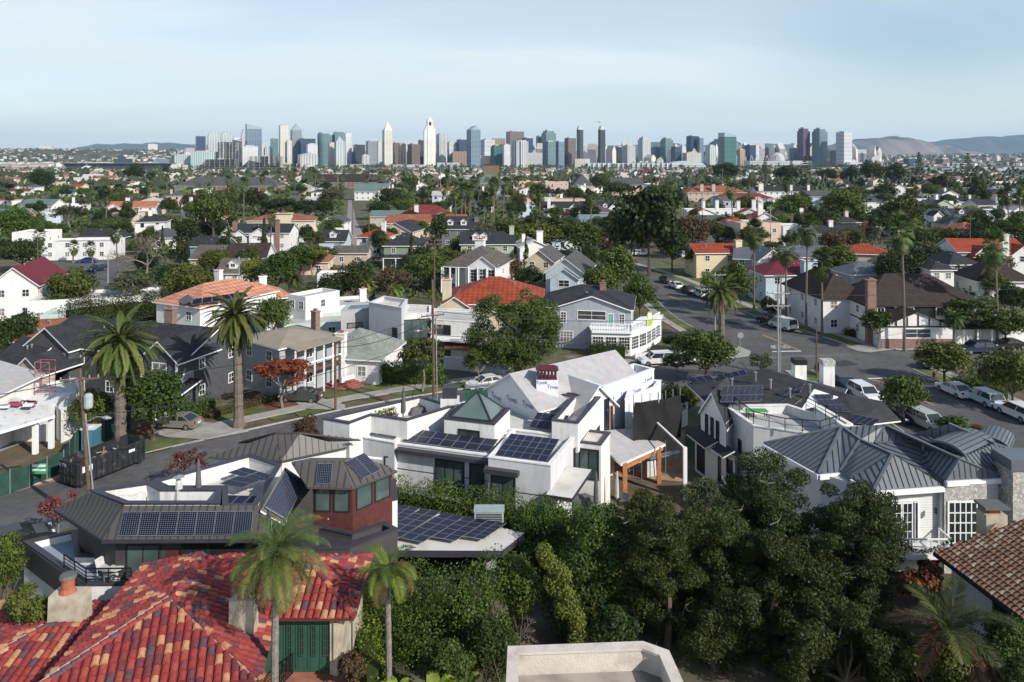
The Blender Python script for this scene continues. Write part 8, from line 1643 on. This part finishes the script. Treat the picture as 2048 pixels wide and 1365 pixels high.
hedge_path('flowering hedge beside the right pavement',[P(1905,775),P(1950,782),P(2010,802)],2.,1.4,'mid',60,.16,44,.35);hedge_path('dark green hedge behind the flowering hedge at right',[P(1960,762),P(2048,780)],3.4,2.2,'dark',40,.2,45,.3);hedge_path('low reddish garden hedge along the verge by the shingled house',[P(420,838),P(500,815),P(560,798)],1.,.7,'brown',90,.13,46,.3);hedge_path('green shrubs before the shingled house porch',[P(350,848),P(400,836),P(425,825)],2.2,1.6,'mid',60,.16,47,.4);hedge_path('shrubs under the sunroom windows',[P(1180,712),P(1250,715)],1.8,1.8,'dark',60,.16,48,.4);hedge_path('dark foundation hedge before the tudor porch',[P(1690,672),P(1745,676)],1.8,1.2,'dark',60,.16,49,.3)
FAN=[fan_crown(i,40,2.1,6)for i in range(2)];FAN_+=FAN
for lb,px,yb,yt,s in(('slim fan palm standing before the tudor side wing',1612,662,452,1.15),('tallest fan palm in front of the tudor house',1809,704,458,1.25),('fan palm at the right kerb before the garden wall',1995,693,490,1.2),('fan palm beside the lime tree on the avenue',1508,628,462,1.2),('shorter fan palm left of the tallest palm',1644,674,520,1.15),('fan palm before the crimson villa wall',1572,645,495,1.15),('fan palm beside the blue balconies',541,505,432,1.),('fan palm left of the bare grey tree',235,560,462,1.),('fan palm at the lane junction',76,545,470,1.),('young fan palm before the long white flat house',146,527,492,.9),('second young fan palm before the long white flat house',185,527,494,.9),('fan palm right of the terracotta pyramid',640,500,445,1.),('fan palm in front of the long grey school',526,405,355,1.4),('fan palm before the brown school',590,395,345,1.4),('fan palm over the second round shade tree',1752,520,452,1.1),('palm in front of the dark brown hip roof',1976,600,510,1.2)):
 q=P(px,yb);palm(lb,q,(yb-yt)*q.y/F-.4,FAN[px%2],.19,.13,(rnd.uniform(-.5,.5),0),s,rings=False,name='fan_palm')
for lb,px,yb,yt,s in(('yellow green queen palm left of the white stair wall',735,618,548,.85),('yellow palm below the rust-green round tree',790,620,562,.8),('leafy palm above the white flat house',590,605,540,1.),('glowing yellow palm right of the dark shingled craftsman',972,490,440,1.2),('queen palm before the pink flat villa',1520,500,452,1.1),('green palm behind the big pine top',985,640,585,.8),('slim queen palm before the white garden wall',1908,705,610,.8),('shaggy palm before the white box house with black roof',1930,580,530,1.),('date palm before the lower red-tiled wing',1590,520,455,1.2),('palm among the olive thicket',1870,500,452,1.2)):
 q=P(px,yb);palm(lb,q,(yb-yt)*q.y/F*.72,FC6 if 'yellow' in lb else FC5,.2,.16,(0,0),s*.62,rings=False,name='feather_palm')
def tree_fill():
 rng=random.Random(9);kinds=['round']*3+['dark']*5+['olive']*4+['tall']*2+['grey','light','light','rust','bush','bush','cypress','lime']
 nm={'round':'round green tree','dark':'dark leafy tree','olive':'olive toned tree','tall':'tall dark tree','grey':'grey green tree','light':'loose olive tree','rust':'brown tinged tree','bush':'low green bush','cypress':'pointed cypress','lime':'bright lime tree'}
 n=0;tr=0;P0=[]
 spots=[]
 for a,b,c in OCC:
  if b>175:
   for _ in range(2 if b<420 else(1 if b<800 else 0)):spots.append((a+rng.uniform(-1.1,1.1)*c,b-c*rng.uniform(1.0,1.5)-1,True))
 while n<430 and tr<20000:
  tr+=1;py=rng.choice([rng.uniform(346,362),rng.uniform(350,385),rng.uniform(365,430),rng.uniform(400,560),rng.uniform(440,600)]);d=42000/(py-HY);px=rng.uniform(-40,2090);x=(px-1024)*d/F;front=False
  if spots:x,d,front=spots.pop();px,py=proj((x,d,0))
  if d>1400 or d<140 or abs(px-712)<26 and d<640 or px<-60 or px>2110:continue
  if 20<x<54 and d<215 or(px<260 and 505<py<600)or(1080<px<1330 and 512<py<545):continue
  if any((x-a)**2+(d-b)**2<(c*(.75 if front else.8)+.8)**2 for a,b,c in OCC)or any((x-a)**2+(d-b)**2<7 for a,b in P0):continue
  k=rng.choice(kinds);h={'bush':3.6,'cypress':9,'tall':15}.get(k,11)*rng.uniform(.75,1.3);w_=h*{'bush':1.7,'cypress':.24,'tall':.65}.get(k,rng.uniform(.9,1.3))
  if front or d<300:
   if k not in('bush','cypress'):h*=.66;w_*=.74
  P0.append((x,d));plant(k,x,d,w_,h,desc=nm[k]);n+=1
 n=0
 while n<95:
  py=rng.choice([rng.uniform(348,372),rng.uniform(360,420),rng.uniform(400,500)]);d=42000/(py-HY);px=rng.choice([rng.uniform(0,2048),rng.uniform(880,1080)]);x=(px-1024)*d/F
  if d>1300 or abs(px-712)<20 or any((x-a)**2+(d-b)**2<(c*.6)**2 for a,b,c in OCC):continue
  palm(None,(x,d,0),rng.uniform(9,19),FAN[n%2],.25,.18,(rng.uniform(-.8,.8),0),rng.uniform(1.,1.5),rings=False,name='fan_palm',desc=rng.choice(['tall slim fan palm','slender fan palm','thin fan palm']));n+=1
tree_fill()
far_scatter('shore_trees',1800,lambda r:(r.uniform(-60,2110),r.uniform(600,1440),0),TM,lambda r:(r.uniform(4,9),0,r.uniform(7,15)),31,label='dense dark trees between the town and the bay',leafy=True)
far_scatter('shore_houses',620,lambda r:(r.uniform(-60,2110),r.uniform(700,1420),0),HM,lambda r:(r.uniform(5,12),r.uniform(5,9),r.uniform(4,8)),32,label='pale houses among the trees near the bay')
far_scatter('city_trees',500,lambda r:(r.uniform(380,1760),r.uniform(2215,2300),0),TM,lambda r:(r.uniform(4,8),0,r.uniform(5,10)),33,label='trees along the downtown waterfront',leafy=True)
def undergrowth():
 rng=np.random.default_rng(77);n=70000;d=120*(6.5**rng.random(n));px=rng.uniform(-60,2110,n);x=(px-1024)*d/F;u=x*.97+d*.24;v=-x*.24+d*.97
 keep=(np.sin(u*.11)+np.sin(v*.2+1)+np.sin(u*.37+v*.21)>.15)&~((x>20)&(x<54)&(d<225))&~((px<270)&(d>140)&(d<215))&(np.abs(px-714)>28)&~((px>1080)&(px<1330)&(d>180)&(d<218))
 x,d=x[keep],d[keep];z=rng.uniform(.2,1.6,len(x))*np.clip(d/200,.5,1.5);N=unit(rng.normal(size=(len(x),3))*.6+np.array([0,-.3,.8]));V,Fq=leaf_quads(np.stack([x,d,z],1),N,np.clip(d/170,.7,4.),rng,.8)
 o=link(bpy.data.objects.new('undergrowth',np_mesh('undergrowth',V,Fq,[LEAF['mid'],LEAF['dark'],LEAF['olive']],rng.integers(0,3,len(Fq)))));tag(o,'low green undergrowth filling the gardens between houses',kind='stuff')
undergrowth()
LM=[('the lone white hospital block',93,299),('the moored aircraft carrier',235,338),('the blue slanted tower',507,290),('the gabled glass tower',592,290),('the spired cream tower',775,290),('the great white hotel tower',859,290),('the peaked blue tower',947,290),('the dark glass pair',1105,300),('the dark twin towers',1183,290),('the five white tents',1298,325),('the green glass hotel',1453,300),('the crimson striped tower',1607,290),('the white framed tower',1688,300),('the tall golden tree',425,420),('the long grey school',452,365),('the long brown school',685,358),('the teal pyramid roof',978,358),('the grey pyramid roof',1166,362),('the crimson-roofed clinic',1492,392),('the white flat row',1452,415),('the pink flat villa',1522,450),('the largest round tree',1688,420),('the third round tree',1806,420),('the green arched-attic house',1882,410),('the charcoal cross gable',1942,432),('the maroon hip roof',848,425),('the terracotta hall',850,440),('the red-trimmed apartments',1112,398),('the tallest street pine',1298,440),('the navy-roofed house',975,480),('the white mission house',1985,500),('the round ficus',1818,520),('the tan villa',1733,510),('the terracotta pyramid roof',619,505),('the brown wing',492,510),('the white flat house',152,495),('the bare grey tree',295,500),('the magenta roof',40,560),('the mint balcony house',806,490),('the alley',714,460),('the yellow villa',1437,500),('the crimson villa',1600,550),('the white gambrel house',70,405),('the red-tiled pavilion house',275,410),('the lime round tree',503,545),('the columned house',944,540),('the peach villa',420,610),('the tudor house',1790,600)]
def auto_labels():
 rows=[]
 for o,ds,x,y,h in AUTO:
  px,py=proj((x,y,h*.6));nm,lx,ly=min(LM,key=lambda l:(l[1]-px)**2+(2.2*(l[2]-py))**2);dx,dy=px-lx,py-ly
  rel=('left of' if dx<0 else 'right of')if abs(dx)>1.6*abs(dy)+8 else('in front of' if dy>0 else 'behind')
  if abs(dx)>60:rel='well '+rel if 'of' in rel[-2:]and rel[0]in 'lr' else rel
  rows.append([o,ds,rel,nm,px])
 seen={}
 for r in rows:seen.setdefault((r[1],r[2],r[3]),[]).append(r)
 W=['first','second','third','fourth','fifth','sixth','seventh','eighth','ninth','tenth','eleventh','twelfth']
 for k,v in seen.items():
  v.sort(key=lambda r:r[4])
  for i,r in enumerate(v):
   r[0]['label']=f'{k[0]} {k[1]} {k[2]}' if len(v)==1 else f'{k[0]} {k[1]} {k[2]}, {W[min(i, 11)]} from the left'
   for cut in('two-storey ','well ',' the left'):
    if len(r[0]['label'].split())>16:r[0]['label']=r[0]['label'].replace(cut,' left' if 'left' in cut else '')
   r[0]['group']='houses of the town' if r[0]['category']=='house' else('tall fan palms of the town' if 'palm' in k[0]else 'trees of the town')
auto_labels()
